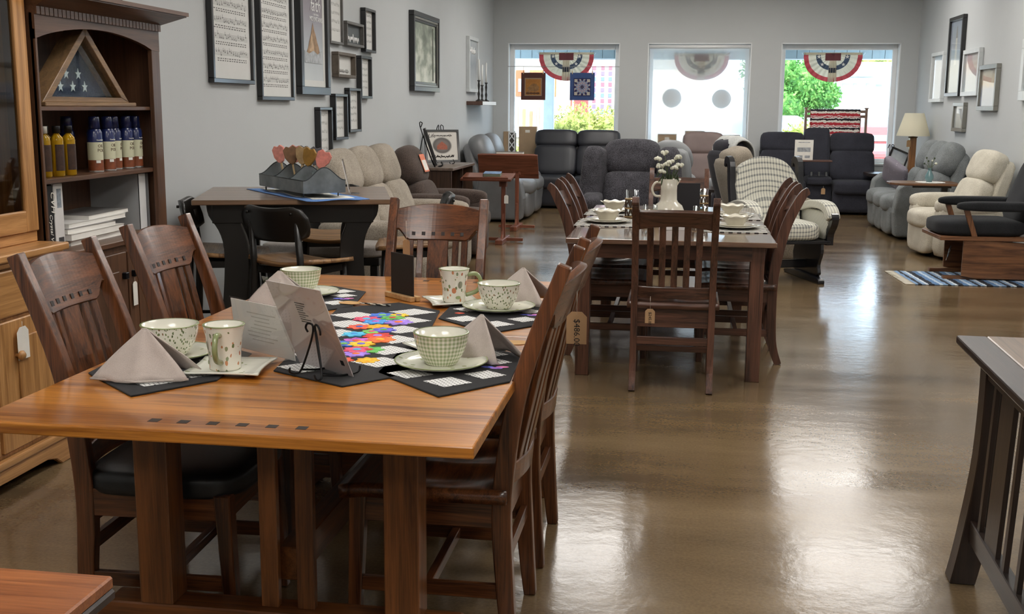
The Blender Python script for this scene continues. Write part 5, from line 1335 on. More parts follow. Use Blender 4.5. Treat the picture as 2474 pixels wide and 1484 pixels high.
# plaid glider rocker
def plaid():
    m, nt, b, n, l = newmat('cream_plaid')
    tc = n.new('ShaderNodeTexCoord'); sp = n.new('ShaderNodeSeparateXYZ'); l.new(tc.outputs['Object'], sp.inputs[0])
    cy = n.new('ShaderNodeMath'); cy.operation = 'ADD'; l.new(sp.outputs[1], cy.inputs[0]); l.new(sp.outputs[2], cy.inputs[1])
    gs = []
    for src, k in ((sp.outputs[0], 38), (cy.outputs[0], 30)):
        mu = n.new('ShaderNodeMath'); mu.operation = 'MULTIPLY'; mu.inputs[1].default_value = k; l.new(src, mu.inputs[0])
        fr = n.new('ShaderNodeMath'); fr.operation = 'FRACT'; l.new(mu.outputs[0], fr.inputs[0])
        gt = n.new('ShaderNodeMath'); gt.operation = 'GREATER_THAN'; gt.inputs[1].default_value = 0.68; l.new(fr.outputs[0], gt.inputs[0]); gs.append(gt)
    ad = n.new('ShaderNodeMath'); ad.operation = 'ADD'; l.new(gs[0].outputs[0], ad.inputs[0]); l.new(gs[1].outputs[0], ad.inputs[1])
    hf = n.new('ShaderNodeMath'); hf.operation = 'MULTIPLY'; hf.inputs[1].default_value = 0.5; l.new(ad.outputs[0], hf.inputs[0])
    rp = n.new('ShaderNodeValToRGB'); rp.color_ramp.elements[0].color = lin('#d8d6c8'); rp.color_ramp.elements[1].color = lin('#6f7070')
    l.new(hf.outputs[0], rp.inputs[0]); l.new(rp.outputs[0], b.inputs['Base Color']); setp(b, Roughness=0.95)
    bm = n.new('ShaderNodeBump'); bm.inputs['Strength'].default_value = 0.4; bm.inputs['Distance'].default_value = 0.01; l.new(hf.outputs[0], bm.inputs['Height']); l.new(bm.outputs[0], b.inputs['Normal'])
    return m
plm = plaid()
gl = thing('glider_rocker', 'cream plaid glider rocker with black frame, right of the second table', 'rocking chair', (0.83, 9.86, 0), R(180 + 17))
def bk_(u, v):
    a, b = 2 * u - 1, v
    x = a * (0.255 + 0.04 * b)
    zt_ = 1.035 - 0.10 * a * a - 0.14 * a ** 6
    zz = 0.40 + b * (zt_ - 0.40)
    yy = -0.20 - 0.17 * (zz - 0.4) / 0.63 + 0.05 * a * a + 0.03 * math.cos(b * 3.1) - 0.02 * math.exp(-((b - 0.5) / 0.08) ** 2) * (1 - a * a)
    return (-x, yy, zz)
MB().sheet(bk_, 18, 18, 0, 0.10).build('back_cushion', plm, gl)
MB().cush((0, 0.06, 0.43), (0.56, 0.60, 0.17), 4.5, n=10).build('seat_cushion', plm, gl)
blk_w = plain('black_lacquer', '#121217', 0.3, coat=0.4)
for s in (-1, 1):
    path = sm([(-0.46, 0.94), (-0.44, 1.0), (-0.36, 0.97), (-0.33, 0.8), (-0.28, 0.6), (-0.24, 0.38)], 4)
    MB().strip(path, [0.03 + 0.05 * math.sin(PI * i / (len(path) - 1)) for i in range(len(path))], 'x', s * 0.315 - 0.025, s * 0.315 + 0.025).build('back_post', blk_w, gl, 0.006, 2)
    ap = sm([(-0.22, 0.60), (0.0, 0.645), (0.22, 0.645), (0.33, 0.60), (0.37, 0.54)], 4)
    MB().strip(ap, 0.07, 'x', s * 0.335 - 0.055, s * 0.335 + 0.055).build('arm_pad', plm, gl, 0.02, 2)
    fp = sm([(0.36, 0.575), (0.39, 0.56), (0.37, 0.5), (0.31, 0.42), (0.30, 0.32)], 4)
    MB().strip(fp, [0.05] * len(fp), 'x', s * 0.34 - 0.03, s * 0.34 + 0.03).build('arm_front', blk_w, gl, 0.006, 2)
    MB().prism([(-0.25, 0.36), (0.31, 0.36), (0.34, 0.6), (-0.24, 0.6)], 'x', s * 0.33 - 0.02, s * 0.33 + 0.02).build('arm_panel', plm, gl, 0.01, 2)
    bp_ = sm([(0.33, 0.335), (0.34, 0.25), (0.29, 0.15), (0.31, 0.08), (0.28, 0.05)], 3) + [(-0.22, 0.05), (-0.25, 0.2), (-0.2, 0.335)]
    MB().prism(bp_[::-1], 'x', s * 0.27 - 0.015, s * 0.27 + 0.015).build('base_panel', blk_w, gl, 0.004)
    MB().prism(sm([(-0.34, 0.0), (-0.35, 0.03), (-0.1, 0.055), (0.2, 0.055), (0.38, 0.04), (0.4, 0.0)], 3), 'x', s * 0.25 - 0.03, s * 0.25 + 0.03).build('foot_rail', blk_w, gl, 0.006, 2)
MB().box(-0.33, 0.33, -0.25, 0.36, 0.335, 0.36).build('seat_frame', blk_w, gl, 0.004)
MB().box(-0.27, 0.27, -0.02, 0.03, 0.09, 0.16).build('base_stretcher', blk_w, gl, 0.004)
# wooden glider on the striped rug
GW = ('#4a2c1a', '#8d5f3d')
gz, gx = wood('glider_wood', *GW, 'y', 1.2), wood('glider_wood', *GW, 'z', 1.2)
g2 = thing('glider_rocker', 'wooden glider rocker with graphite cushions at right edge, on striped rug', 'rocking chair', (2.62, 10.32, 0), R(92))
for s in (-1, 1):
    MB().prism([(0.22, 0.04), (0.22, 0.36), (-0.38, 0.33), (-0.34, 0.02), (0.1, 0.02)], 'x', s * 0.3 - 0.012, s * 0.3 + 0.012).build('base_panel', gz, g2, 0.003)
    MB().strip([(0.22, 0.63), (0.12, 0.345)], 0.045, 'x', s * 0.3 - 0.014, s * 0.3 + 0.014).build('arm_post', gx, g2, 0.003)
    MB().strip([(-0.28, 0.345), (-0.4, 0.63)], 0.045, 'x', s * 0.3 - 0.014, s * 0.3 + 0.014).build('arm_post', gx, g2, 0.003)
    MB().cush((s * 0.31, -0.06, 0.645), (0.13, 0.72, 0.085), 3.5, (0.0, 0, 0), n=8).build('arm_pad', dkglide, g2)
    MB().box(s * 0.24 - 0.03, s * 0.24 + 0.03, -0.35, 0.36, 0.004, 0.035).build('foot_rail', gz, g2, 0.006, 2)
    MB().tube([(s * 0.27, 0.2, 0.1), (s * 0.27, 0.17, 0.24)], 0.008, 8).build('swing_arm', chrome, g2)
MB().box(-0.33, 0.33, -0.36, 0.42, 0.35, 0.385).build('seat_frame', gz, g2, 0.004)
MB().cush((0, 0.05, 0.45), (0.6, 0.76, 0.15), 5, n=8).build('seat_cushion', dkglide, g2)
MB().cush((0, -0.38, 0.76), (0.56, 0.17, 0.62), 4.5, (0.32, 0, 0), n=8).build('back_cushion', dkglide, g2)
# rug
def stripes():
    m, nt, b, n, l = newmat('striped_rug')
    tc = n.new('ShaderNodeTexCoord'); sp = n.new('ShaderNodeSeparateXYZ'); l.new(tc.outputs['Object'], sp.inputs[0])
    nz = n.new('ShaderNodeTexNoise'); nz.inputs['Scale'].default_value = 30; l.new(tc.outputs['Object'], nz.inputs['Vector'])
    ad = n.new('ShaderNodeMath'); ad.operation = 'MULTIPLY_ADD'; ad.inputs[1].default_value = 0.03; l.new(nz.outputs['Fac'], ad.inputs[0]); l.new(sp.outputs[0], ad.inputs[2])
    mu = n.new('ShaderNodeMath'); mu.operation = 'MULTIPLY'; mu.inputs[1].default_value = 4.2; l.new(ad.outputs[0], mu.inputs[0])
    fr = n.new('ShaderNodeMath'); fr.operation = 'FRACT'; l.new(mu.outputs[0], fr.inputs[0])
    rp = n.new('ShaderNodeValToRGB'); rp.color_ramp.interpolation = 'CONSTANT'
    for i, (p, c) in enumerate(((0, '#20242f'), (0.2, '#5d7fa8'), (0.38, '#b9c9d8'), (0.5, '#7f9dc0'), (0.66, '#2a2f3c'), (0.78, '#8aa4c4'), (0.9, '#ccd6de'))):
        e = rp.color_ramp.elements[i] if i < 2 else rp.color_ramp.elements.new(p)
        e.position = p; e.color = lin(c)
    l.new(fr.outputs[0], rp.inputs[0]); l.new(rp.outputs[0], b.inputs['Base Color']); setp(b, Roughness=0.95)
    return m
rg = thing('rag_rug', 'blue, white and black striped rag rug under the wooden glider', 'rug', (2.55, 10.1, 0.0), R(3))
MB().sheet(lambda u, v: ((u - 0.5) * 1.2, (v - 0.5) * 0.78, 0.008 + 0.002 * math.sin(u * 40) * math.sin(v * 21)), 40, 20, 0, 0.006).build('rug_body', stripes(), rg)
random.seed(5); m = MB()
for i in range(44):
    y = -0.39 + 0.78 * i / 43; a = random.uniform(-0.02, 0.02)
    m.tube([(-0.6, y, 0.005), (-0.64, y + a * 0.5, 0.006), (-0.68, y + a, 0.004)], 0.0035, 5)
f = m.build('fringe', string_m, rg); f['kind'] = 'stuff'
# ================================================================ smaller things in the shop
# cabinet with two easels, left wall
cbn = thing('console_cabinet', 'open dark walnut console cabinet by left wall, holding two easel pictures', 'cabinet', (-2.62, 12.0, 0))
wx, wz = wood('console_wood', '#2e2019', '#543e30', 'y', 1.2, 0.4), wood('console_wood', '#2e2019', '#543e30', 'z', 1.2, 0.4)
MB().box(-0.24, 0.27, -0.62, 0.62, 0.79, 0.82).build('top', wood('console_top', '#54463c', '#7d6c60', 'y', 1.2, 0.4), cbn, 0.004)
for y in (-0.6, -0.0, 0.58): MB().box(-0.23, 0.25, y, y + 0.025, 0.06, 0.79).build('upright', wz, cbn)
MB().box(-0.24, -0.225, -0.6, 0.6, 0.06, 0.79).build('back_panel', wz, cbn)
for z in (0.06, 0.42): MB().box(-0.225, 0.24, -0.6, 0.6, z, z + 0.022).build('shelf', wx, cbn)
MB().box(-0.2, 0.22, -0.58, 0.58, 0, 0.06).build('plinth', wx, cbn)
def easel_picture(lab, loc, rz, w_, h, content, lean=14, back=False, elab=''):
    t = thing('framed_print', lab, 'picture', loc, rz, 'easel pictures')
    mt = Matrix.Translation((0, 0, 0.02)) @ Matrix.Rotation(R(lean), 4, 'X')
    b = 0.022
    for nm, q in (('frame_rail', (-w_, w_, 0, b)), ('frame_rail', (-w_, w_, h - b, h)), ('frame_stile', (-w_, -w_ + b, b, h - b)), ('frame_stile', (w_ - b, w_, b, h - b))):
        MB().box(q[0], q[1], -0.012, 0.014, q[2], q[3], 0, mt).build(nm, fblk, t)
    MB().box(-w_ + b, w_ - b, -0.008, 0.004, b, h - b, 0, mt).build('print', content, t)
    MB().box(-w_ + b, w_ - b, -0.010, -0.008, b, h - b, 0, mt).build('backing', fbrn, t)
    e = thing('easel', elab, 'easel', loc, rz, 'wire display easels')
    for s in (-1, 1):
        MB().tube(sm([(s * w_ * 0.5, 0.05, 0.05), (s * w_ * 0.55, 0.07, 0.02), (s * w_ * 0.5, 0.03, 0.004), (s * w_ * 0.4, -0.03, 0.03), (s * 0.012, -0.045 - h * math.sin(R(lean)), h * 0.96 + 0.04), (s * 0.03, -0.02 - h * math.sin(R(lean)), h * 1.0 + 0.055), (s * 0.04, -0.035 - h * math.sin(R(lean)), h * 0.98 + 0.02)], 4), 0.005, 6).build('wire_leg', iron, e)
    MB().tube([(0, -0.04 - h * 0.8 * math.sin(R(lean)), h * 0.8), (0, -0.20, 0.004)], 0.005, 6).build('rear_leg', iron, e)
    return t
def cabin(n, l, b, tc, sp):
    mp = n.new('ShaderNodeVectorMath'); mp.operation = 'SUBTRACT'; mp.inputs[1].default_value = (0.5, 0.5, 0.52); l.new(tc.outputs['Generated'], mp.inputs[0])
    mz = n.new('ShaderNodeVectorMath'); mz.operation = 'MULTIPLY'; mz.inputs[1].default_value = (1, 0, 1.1); l.new(mp.outputs[0], mz.inputs[0])
    ln = n.new('ShaderNodeVectorMath'); ln.operation = 'LENGTH'; l.new(mz.outputs[0], ln.inputs[0])
    rp = n.new('ShaderNodeValToRGB')
    for i, (p, c) in enumerate(((0.0, '#8a5b4c'), (0.16, '#7d7470'), (0.28, '#5e5a57'), (0.33, '#d8d4cc'), (1.0, '#dcd8d0'))):
        e = rp.color_ramp.elements[i] if i < 2 else rp.color_ramp.elements.new(p)
        e.position = p; e.color = lin(c)
    l.new(ln.outputs['Value'], rp.inputs[0]); l.new(rp.outputs[0], b.inputs['Base Color'])
p = easel_picture('framed print of a red barn on wire easel, on the console cabinet', (-2.63, 12.2, 0.82), R(-150), 0.2, 0.36, art('barn_art', cabin), 12, elab='wire easel under the red barn print')
mt = Matrix.Translation((0, 0, 0.02)) @ Matrix.Rotation(R(12), 4, 'X')
MB().prism([(-0.06, 0.14), (0.06, 0.14), (0.06, 0.18), (0.0, 0.23), (-0.06, 0.18)], 'y', 0.004, 0.005, 0, False, mt).build('barn_print', plain('barn_red', '#a5604c', 0.7, var=0.2, vscale=40), p)
text('script_lettering', 'Life', 0.06, ink, p, mt @ face((0.115, 0.0052, 0.275), (-1, 0, 0), (0, 0, 1)), shear=0.3)
squiggle('script_lettering', 0.18, 0.018, ink, p, mt @ face((-0.03, 0.0052, 0.29), (-1, 0, 0), (0, 0, 1)), 0.002, 6)
squiggle('script_lettering', 0.26, 0.025, ink, p, mt @ face((-0.0, 0.0052, 0.055), (-1, 0, 0), (0, 0, 1)), 0.003, 7)
easel_picture('framed print seen edge-on from behind, left on the console cabinet', (-2.58, 11.62, 0.82), R(-78), 0.2, 0.40, paper_w, 18, elab='wire easel behind the edge-on print')
# tilt-top reading stands
def stand(lab, x, y, w_, d, ztop, tilt, bx, post):
    t = thing('reading_stand', lab, 'stand', (x, y, 0), 0, 'tilt-top stands')
    mw, mwx = wood('cherry_wood', '#5b2f20', '#8d5540', 'z', 1.3), wood('cherry_wood', '#5b2f20', '#8d5540', 'x', 1.3)
    if tilt > 30: mw, mwx = wood('mahogany', '#33180f', '#5a3122', 'z', 1.3), wood('mahogany', '#33180f', '#5a3122', 'x', 1.3)
    mt = Matrix.Translation((0, 0, ztop)) @ Matrix.Rotation(R(tilt), 4, 'X')
    k_ = 0.06
    MB().prism([(-w_ + k_ * (tilt > 30), d), (-w_, -d), (w_, -d), (w_ - k_ * (tilt > 30), d)], 'z', -0.012, 0.012, 0, False, mt).build('tilting_top', mwx, t, 0.003)
    MB().box(-w_ + 0.03, w_ - 0.03, -d + 0.005, -d + 0.02, 0.012, 0.03, 0, mt).build('book_ledge', mwx, t, 0.002)
    MB().box(bx - 0.022, bx + 0.022, post - 0.018, post + 0.018, 0.05, ztop - 0.012).build('post', mw, t, 0.003)
    MB().box(bx - 0.04, bx + 0.04, post - 0.3, post + 0.24, 0.0, 0.05).build('foot', mw, t, 0.006, 2)
    MB().box(bx - 0.22, bx + 0.0, post - 0.02, post + 0.02, 0.012, 0.045).build('cross_foot', mwx, t, 0.003)
    MB().box(bx + 0.0, bx + 0.22, post - 0.02, post + 0.02, 0.012, 0.045).build('cross_foot', mwx, t, 0.003)
    MB().prism(sm([(post - 0.12, 0.05), (post - 0.06, 0.12), (post - 0.03, 0.3), (post + 0.03, 0.3), (post + 0.07, 0.12), (post + 0.13, 0.05)], 3), 'x', bx - 0.012, bx + 0.012).build('bracket', mw, t, 0.003)
    for q in (-0.03, 0.03): MB().box(bx + q - 0.012, bx + q + 0.012, post - 0.03, post + 0.02, ztop - 0.1, ztop + 0.01).build('tilt_bracket', mw, t, 0.002)
    return t
s1 = stand('cherry reading stand with nearly level top and open book, beside brown recliner', -2.08, 11.95, 0.275, 0.17, 0.70, 8, 0.17, 0.0)
price_tag(s1, (0.225, -0.15, 0.66), (1, 0, 0), (0, 0, 1), 0.045, 0.09, tagwhite, '', 0.14)
s2 = stand('dark mahogany reading stand with steeply tilted top, farther from camera', -2.06, 13.25, 0.36, 0.16, 0.75, -62, 0.1, 0.05)
t = thing('book', 'small book with blue cover lying on the cherry reading stand', 'book', (-2.03, 11.96, 0.712), 0)
MB().box(-0.09, 0.09, -0.06, 0.06, 0.004, 0.034, 0, Matrix.Rotation(R(8), 4, 'X')).build('pages', plain('book_pages', '#7f8c78', 0.8), t)
MB().box(-0.093, 0.093, -0.063, 0.063, 0.034, 0.038, 0, Matrix.Rotation(R(8), 4, 'X')).build('cover', plain('book_blue', '#7892b4', 0.5, var=0.3, vscale=20), t)
MB().box(-0.097, -0.091, -0.063, 0.063, 0.0, 0.038, 0, Matrix.Rotation(R(8), 4, 'X')).build('spine', ink, t)
t = thing('book', 'thin grey book lying on top edge behind the mahogany stand', 'book', (-2.03, 14.3, 0.86), 0)
t.location = (-2.05, 13.32, 0.895)
MB().box(-0.16, 0.16, -0.05, 0.05, 0.0, 0.022).build('pages', tagwhite, t); MB().box(-0.162, 0.162, -0.052, 0.052, 0.022, 0.026).build('cover', fgry, t)
# dishes on the second table
T2Z = 0.7625
ivory = plain('ivory_glaze', '#d9d4c4', 0.2, coat=0.3)
def check():
    m, nt, b, n, l = newmat('check_weave')
    tc = n.new('ShaderNodeTexCoord'); ck = n.new('ShaderNodeTexChecker'); ck.inputs['Scale'].default_value = 42
    ck.inputs['Color1'].default_value = lin('#d9d7cf'); ck.inputs['Color2'].default_value = lin('#1a1a1c')
    l.new(tc.outputs['Object'], ck.inputs['Vector']); l.new(ck.outputs[0], b.inputs['Base Color']); setp(b, Roughness=0.95)
    return m
ckm = check()
def frill(r, k=10, a=0.05): return [(r * (1 + a * math.cos(k * q)) * math.cos(q), r * (1 + a * math.cos(k * q)) * math.sin(q)) for q in [2 * PI * j / 60 for j in range(60)]]
def setting(pos, x, y, rz):
    t = thing('placemat', 'black and white checked placemat at %s of second table' % pos, 'placemat', (x, y, T2Z), rz, 'checked placemats')
    MB().box(-0.17, 0.17, -0.22, 0.22, 0, 0.004).build('mat_body', ckm, t, 0.001)
    m = MB()
    for s in (-1, 1):
        for j in range(24): m.box(s * 0.17, s * 0.185, -0.215 + j * 0.018, -0.207 + j * 0.018, 0.0005, 0.003)
    m.build('fringe', ckm, t)['kind'] = 'stuff'
    px, py = x, y
    t = thing('dinner_plate', 'ivory scalloped plate at %s of second table' % pos, 'plate', (px, py, T2Z + 0.0045), 0, 'ivory plates')
    MB().lathe([(0, 0.003), (0.08, 0.003), (0.11, 0.009), (0.14, 0.016), (0.141, 0.019), (0.11, 0.013), (0.08, 0.007), (0, 0.007)], n=40).build('plate_body', ivory, t)
    MB().lathe([(0.119, 0.0155), (0.125, 0.017)], n=40).build('printed_band', plain('brown_print', '#6d6a60', 0.3), t)
    t = thing('salad_plate', 'smaller ivory plate under the bowl at %s of second table' % pos, 'plate', (px, py, T2Z + 0.0118), 0, 'ivory salad plates')
    MB().lathe([(0, 0.002), (0.06, 0.002), (0.08, 0.006), (0.107, 0.014), (0.107, 0.017), (0.08, 0.010), (0.06, 0.006), (0, 0.006)], n=40).build('plate_body', ivory, t)
    MB().lathe([(0.09, 0.0125), (0.096, 0.0145)], n=40).build('printed_band', MATS['brown_print'], t)
    t = thing('bowl', 'ivory scalloped bowl at %s of second table' % pos, 'bowl', (px, py, T2Z + 0.018), 0, 'ivory bowls')
    prof = [(0.0, 0.0), (0.045, 0.0), (0.05, 0.004), (0.062, 0.03), (0.072, 0.048), (0.09, 0.058)]
    n_ = 48; m = MB(); vs = []; fs = []
    P2 = prof + [(0.088, 0.06), (0.068, 0.05), (0.055, 0.02), (0, 0.008)]
    for r_, z_ in P2:
        for j in range(n_):
            q = 2 * PI * j / n_; f = 1 + (0.06 * math.cos(8 * q) if z_ > 0.045 else 0.0)
            vs.append((r_ * f * math.cos(q), r_ * f * math.sin(q), z_ + (0.004 * math.cos(8 * q) if z_ > 0.055 else 0)))
    for i in range(len(P2) - 1):
        for j in range(n_): fs.append((i * n_ + j, i * n_ + (j + 1) % n_, (i + 1) * n_ + (j + 1) % n_, (i + 1) * n_ + j))
    m.add(vs, fs, 0, True); m.build('bowl_body', ivory, t)
setting('near left', -0.44, 6.74, 0); setting('far left', -0.44, 7.42, 0); setting('near right', 0.315, 6.58, 0); setting('far right', 0.325, 7.33, 0)
tg = glass('tumbler_glass', (0.95, 0.97, 0.97), 0.3)
cane = plain('woven_cane', '#a58a5f', 0.7, var=0.2, vscale=60)
def tumbler(lab, x, y, h, r):
    t = thing('tumbler', lab, 'glass', (x, y, T2Z), 0, 'cane-wrapped tumblers')
    MB().lathe([(0, 0.004), (r * 0.9, 0.004), (r, 0.012), (r * 1.02, h), (r * 0.97, h), (r * 0.93, 0.016), (0, 0.012)], n=28).build('glass_body', tg, t)
    m = MB(); hh = h * 0.68
    for z0 in (0.006, hh * 0.5, hh): m.tube([((r * 1.06) * math.cos(q), (r * 1.06) * math.sin(q), z0) for q in [2 * PI * j / 28 for j in range(28)]], 0.0045, 6, closed=True)
    m.build('cane_ring', cane, t)
    m = MB()
    for j in range(9):
        q0 = 2 * PI * j / 9
        for sgn in (-1, 1):
            m.tube([((r * 1.05) * math.cos(q0 + sgn * 0.35 * k / 6 * 2), (r * 1.05) * math.sin(q0 + sgn * 0.35 * k / 6 * 2), 0.006 + (hh - 0.006) * k / 6) for k in range(7)], 0.003, 5)
    m.build('cane_lattice', plain('dark_cane', '#4d3a26', 0.7), t)
tumbler('tall cane-wrapped glass at left of second table', -0.31, 7.12, 0.175, 0.04)
tumbler('short cane-wrapped glass left of the chair back on second table', -0.185, 6.8, 0.11, 0.044)
tumbler('short cane-wrapped glass right of the chair back on second table', 0.115, 6.77, 0.11, 0.044)
tumbler('cane-wrapped glass behind the black sign on second table', 0.14, 7.72, 0.15, 0.036)
t = thing('glass_jar', 'small pale candle jar on second table behind the chair slats', 'jar', (-0.12, 6.62, T2Z))
MB().lathe([(0, 0), (0.034, 0), (0.036, 0.004), (0.036, 0.07), (0.03, 0.078), (0, 0.078)], n=20).build('jar_body', plain('jar_cream', '#b9a98c', 0.4, var=0.2, vscale=40), t)
MB().lathe([(0.031, 0.078), (0.033, 0.08), (0.033, 0.09), (0, 0.091)], n=20).build('lid', cane, t)
t = thing('acrylic_stand', 'clear sign holder with pale page lying behind the chair slats of second table', 'sign', (-0.03, 6.42, T2Z), 0)
MB().prism([(-0.09, 0.0), (0.09, 0), (0.09, 0.12), (-0.09, 0.12)], 'y', -0.001, 0.001, 0, False, Matrix.Rotation(R(-30), 4, 'X')).build('page', plain('sign_page', '#cfc9c2', 0.6), t)
MB().prism([(-0.095, 0.0), (0.095, 0), (0.095, 0.125), (-0.095, 0.125)], 'y', -0.004, -0.002, 0, False, Matrix.Rotation(R(-30), 4, 'X')).build('acrylic_sheet', acr, t)
t = thing('chalkboard_sign', 'blank black sign board behind the white pitcher on second table', 'sign', (0.045, 7.5, T2Z), 0)
MB().box(-0.075, 0.075, -0.004, 0.004, 0.008, 0.2).build('slate', plain('slate_dark', '#1d1c22', 0.6), t, 0.001); MB().box(-0.08, 0.08, -0.02, 0.02, 0, 0.016).build('wood_block', MATS['pine_block_y'], t, 0.002)
# pitcher with flowers
pt_ = thing('pitcher', 'cream stoneware pitcher with ring handle on second table', 'pitcher', (-0.08, 7.1, T2Z), 0)
MB().lathe([(0, 0), (0.085, 0), (0.1, 0.02), (0.1, 0.05), (0.085, 0.085), (0.06, 0.105), (0.052, 0.12), (0.05, 0.18), (0.053, 0.25), (0.049, 0.25), (0.046, 0.18), (0.048, 0.13), (0, 0.12)], n=36).build('pitcher_body', ivory, pt_)
MB().prism([(0.045, 0.0), (0.075, 0.0), (0.05, -0.045)], 'y', -0.02, 0.02, 0, False, Matrix.Translation((0, 0, 0.252))).build('spout', ivory, pt_, 0.004)
MB().tube(sm([(-0.05, 0, 0.225), (-0.085, 0, 0.225), (-0.105, 0, 0.185), (-0.088, 0, 0.145), (-0.05, 0, 0.14)], 5), 0.008, 10).build('handle', ivory, pt_)
leafg, stemg, petal = plain('leaf_green', '#3f4d33', 0.6, var=0.2), plain('stem_green', '#566344', 0.6), plain('petal_white', '#dcdccb', 0.7)
random.seed(11)
fl_lab = ('drooping white bell flower at left of the pitcher bouquet', 'white spike flower, tallest of the pitcher bouquet', 'white ruffled flower left of centre in the pitcher', 'white ruffled flower in the middle of the pitcher bouquet', 'white bell flower at upper right of the pitcher bouquet', 'white rounded flower at right, low in the pitcher', 'small white flower lowest at left of the pitcher', 'white bud at far right of the pitcher bouquet', 'white ruffled flower at left middle of the pitcher bouquet')
for k, (dx, dy, dz) in enumerate(((-0.075, -0.02, 0.375), (-0.035, 0.02, 0.41), (-0.02, -0.03, 0.345), (0.005, -0.035, 0.355), (0.05, 0.0, 0.385), (0.03, -0.05, 0.325), (-0.045, -0.05, 0.30), (0.062, -0.02, 0.335), (-0.06, -0.03, 0.33))):
    t = thing('flower', fl_lab[k], 'flower', (-0.08, 7.1, T2Z + 0.13), 0, 'white flowers in the pitcher')
    top_ = Vector((dx, dy, dz - 0.13))
    MB().tube(sm([(dx * 0.2, dy * 0.2, 0.0), (dx * 0.45, dy * 0.45, (dz - 0.13) * 0.5), tuple(top_)], 4), 0.0022, 6).build('stem', stemg, t)
    for j in range(7):
        a = 2 * PI * j / 7 + k; rr = 0.014
        MB().cush((dx + rr * math.cos(a), dy + rr * math.sin(a), dz - 0.13 + random.uniform(-0.006, 0.008)), (0.026, 0.014, 0.02), 2.2, (0.3, 0.4, a), n=4).build('petal', petal, t)
    MB().cush((dx, dy, dz - 0.128), (0.014, 0.014, 0.012), 2, n=4).build('flower_centre', plain('pollen', '#c9c6a0', 0.7), t)
    for j in range(2):
        a = k * 1.3 + j * 2.5; c = Vector((dx * 0.6, dy * 0.6, (dz - 0.13) * 0.62)) + Vector((0.028 * math.cos(a), 0.028 * math.sin(a), 0.0))
        MB().cush(tuple(c), (0.014, 0.004, 0.055), 2, (random.uniform(-0.5, 0.5), random.uniform(-0.5, 0.5), a), n=4).build('leaf', leafg, t)
# lamp, easel picture, side table, pillow at the right wall
lt = thing('lamp_table', 'square wooden lamp table in the right far corner, behind grey loveseat', 'side table', (3.0, 15.6, 0))
MB().box(-0.25, 0.25, -0.25, 0.25, 0.56, 0.585).build('tabletop', exx, lt, 0.003)
for x in (-0.21, 0.21):
    for y in (-0.21, 0.21): MB().box(x - 0.02, x + 0.02, y - 0.02, y + 0.02, 0, 0.56).build('leg', exz, lt)
lp = thing('table_lamp', 'wooden post lamp with cream cone shade in the right far corner', 'lamp', (3.03, 15.7, 0.585))
MB().box(-0.09, 0.09, -0.09, 0.09, 0, 0.03).build('lamp_base', wood('lamp_wood', '#5f3d25', '#96683f', 'z', 1.2), lp, 0.004)
MB().box(-0.042, 0.042, -0.042, 0.042, 0.03, 0.5).build('lamp_post', MATS['lamp_wood_z'], lp, 0.004)
MB().lathe([(0.0, 0.5), (0.06, 0.5), (0.06, 0.515), (0.012, 0.52), (0.012, 0.62)], n=20).build('socket', plain('brass_dark', '#4a3a26', 0.4, 0.7), lp)
shm = bpy.data.materials.new('lamp_shade'); shm.use_nodes = True
_nt = shm.node_tree; _b = _nt.nodes['Principled BSDF']
_tl = _nt.nodes.new('ShaderNodeBsdfTranslucent'); _tl.inputs[0].default_value = lin('#f0ecdc'); _mx = _nt.nodes.new('ShaderNodeMixShader'); _mx.inputs[0].default_value = 0.5
setp(_b, Base_Color=lin('#e9e5d4'), Roughness=0.9)
_nt.links.new(_b.outputs[0], _mx.inputs[1]); _nt.links.new(_tl.outputs[0], _mx.inputs[2]); _nt.links.new(_mx.outputs[0], _nt.nodes['Material Output'].inputs[0])
MB().lathe([(0.215, 0.525), (0.122, 0.825), (0.12, 0.825), (0.213, 0.525)], n=40).build('lamp_shade', shm, lp)
MB().cush((0, 0, 0.66), (0.06, 0.06, 0.09), 2.2, n=6).build('bulb', emit('bulb_glow', '#fff4e2', 2.5), lp)
price_tag(lp, (-0.06, -0.05, 0.5), (1, 0, 0), (0, 0, 1), 0.05, 0.09, kraft, '', 0.03)
ep = easel_picture('framed marsh landscape on easel beside the right window', (2.83, 15.95, 0.59), R(186), 0.13, 0.33, ramp_art('marsh_art', [(0, '#8d8a72'), (0.35, '#a5a596'), (0.5, '#c2c8cc'), (1, '#9aa2ac')], 0.35, 5), 12, elab='easel under the marsh landscape')
ep.rotation_euler = (0, R(-22), R(186))
es_ = [o for o in COL.objects if o.get('label') == 'easel under the marsh landscape'][0]
MB().cush((0, 0.0, 0.05), (0.2, 0.12, 0.1), 2.5, n=6).build('foot_ornament', plain('driftwood', '#8d836c', 0.8, var=0.3, vscale=30), es_)
t2_ = thing('side_table', 'dark stand under the marsh landscape easel', 'side table', (2.72, 16.12, 0))
MB().box(-0.2, 0.25, -0.25, 0.25, 0.55, 0.59).build('tabletop', exx, t2_, 0.003); MB().box(-0.03, 0.03, -0.03, 0.03, 0.02, 0.55).build('post', exz, t2_); MB().box(-0.15, 0.15, -0.15, 0.15, 0, 0.02).build('base', exx, t2_)
pl_ = thing('throw_pillow', 'mauve grey patterned pillow on the grey chenille loveseat', 'pillow', (2.6, 14.42, 0.47), R(-55))
pilm = floral('pillow_print', '#7c7680', ('#9a949c', '#8d8790'), 24, 0.34); setp(pilm.node_tree.nodes['Principled BSDF'], Roughness=0.95, Coat_Weight=0.0)
def pill(x, y, z):
    a, b = x / 0.23, z / 0.23
    return (x, y * (1 - 0.75 * min(1, max(abs(a), abs(b))) ** 3), z)
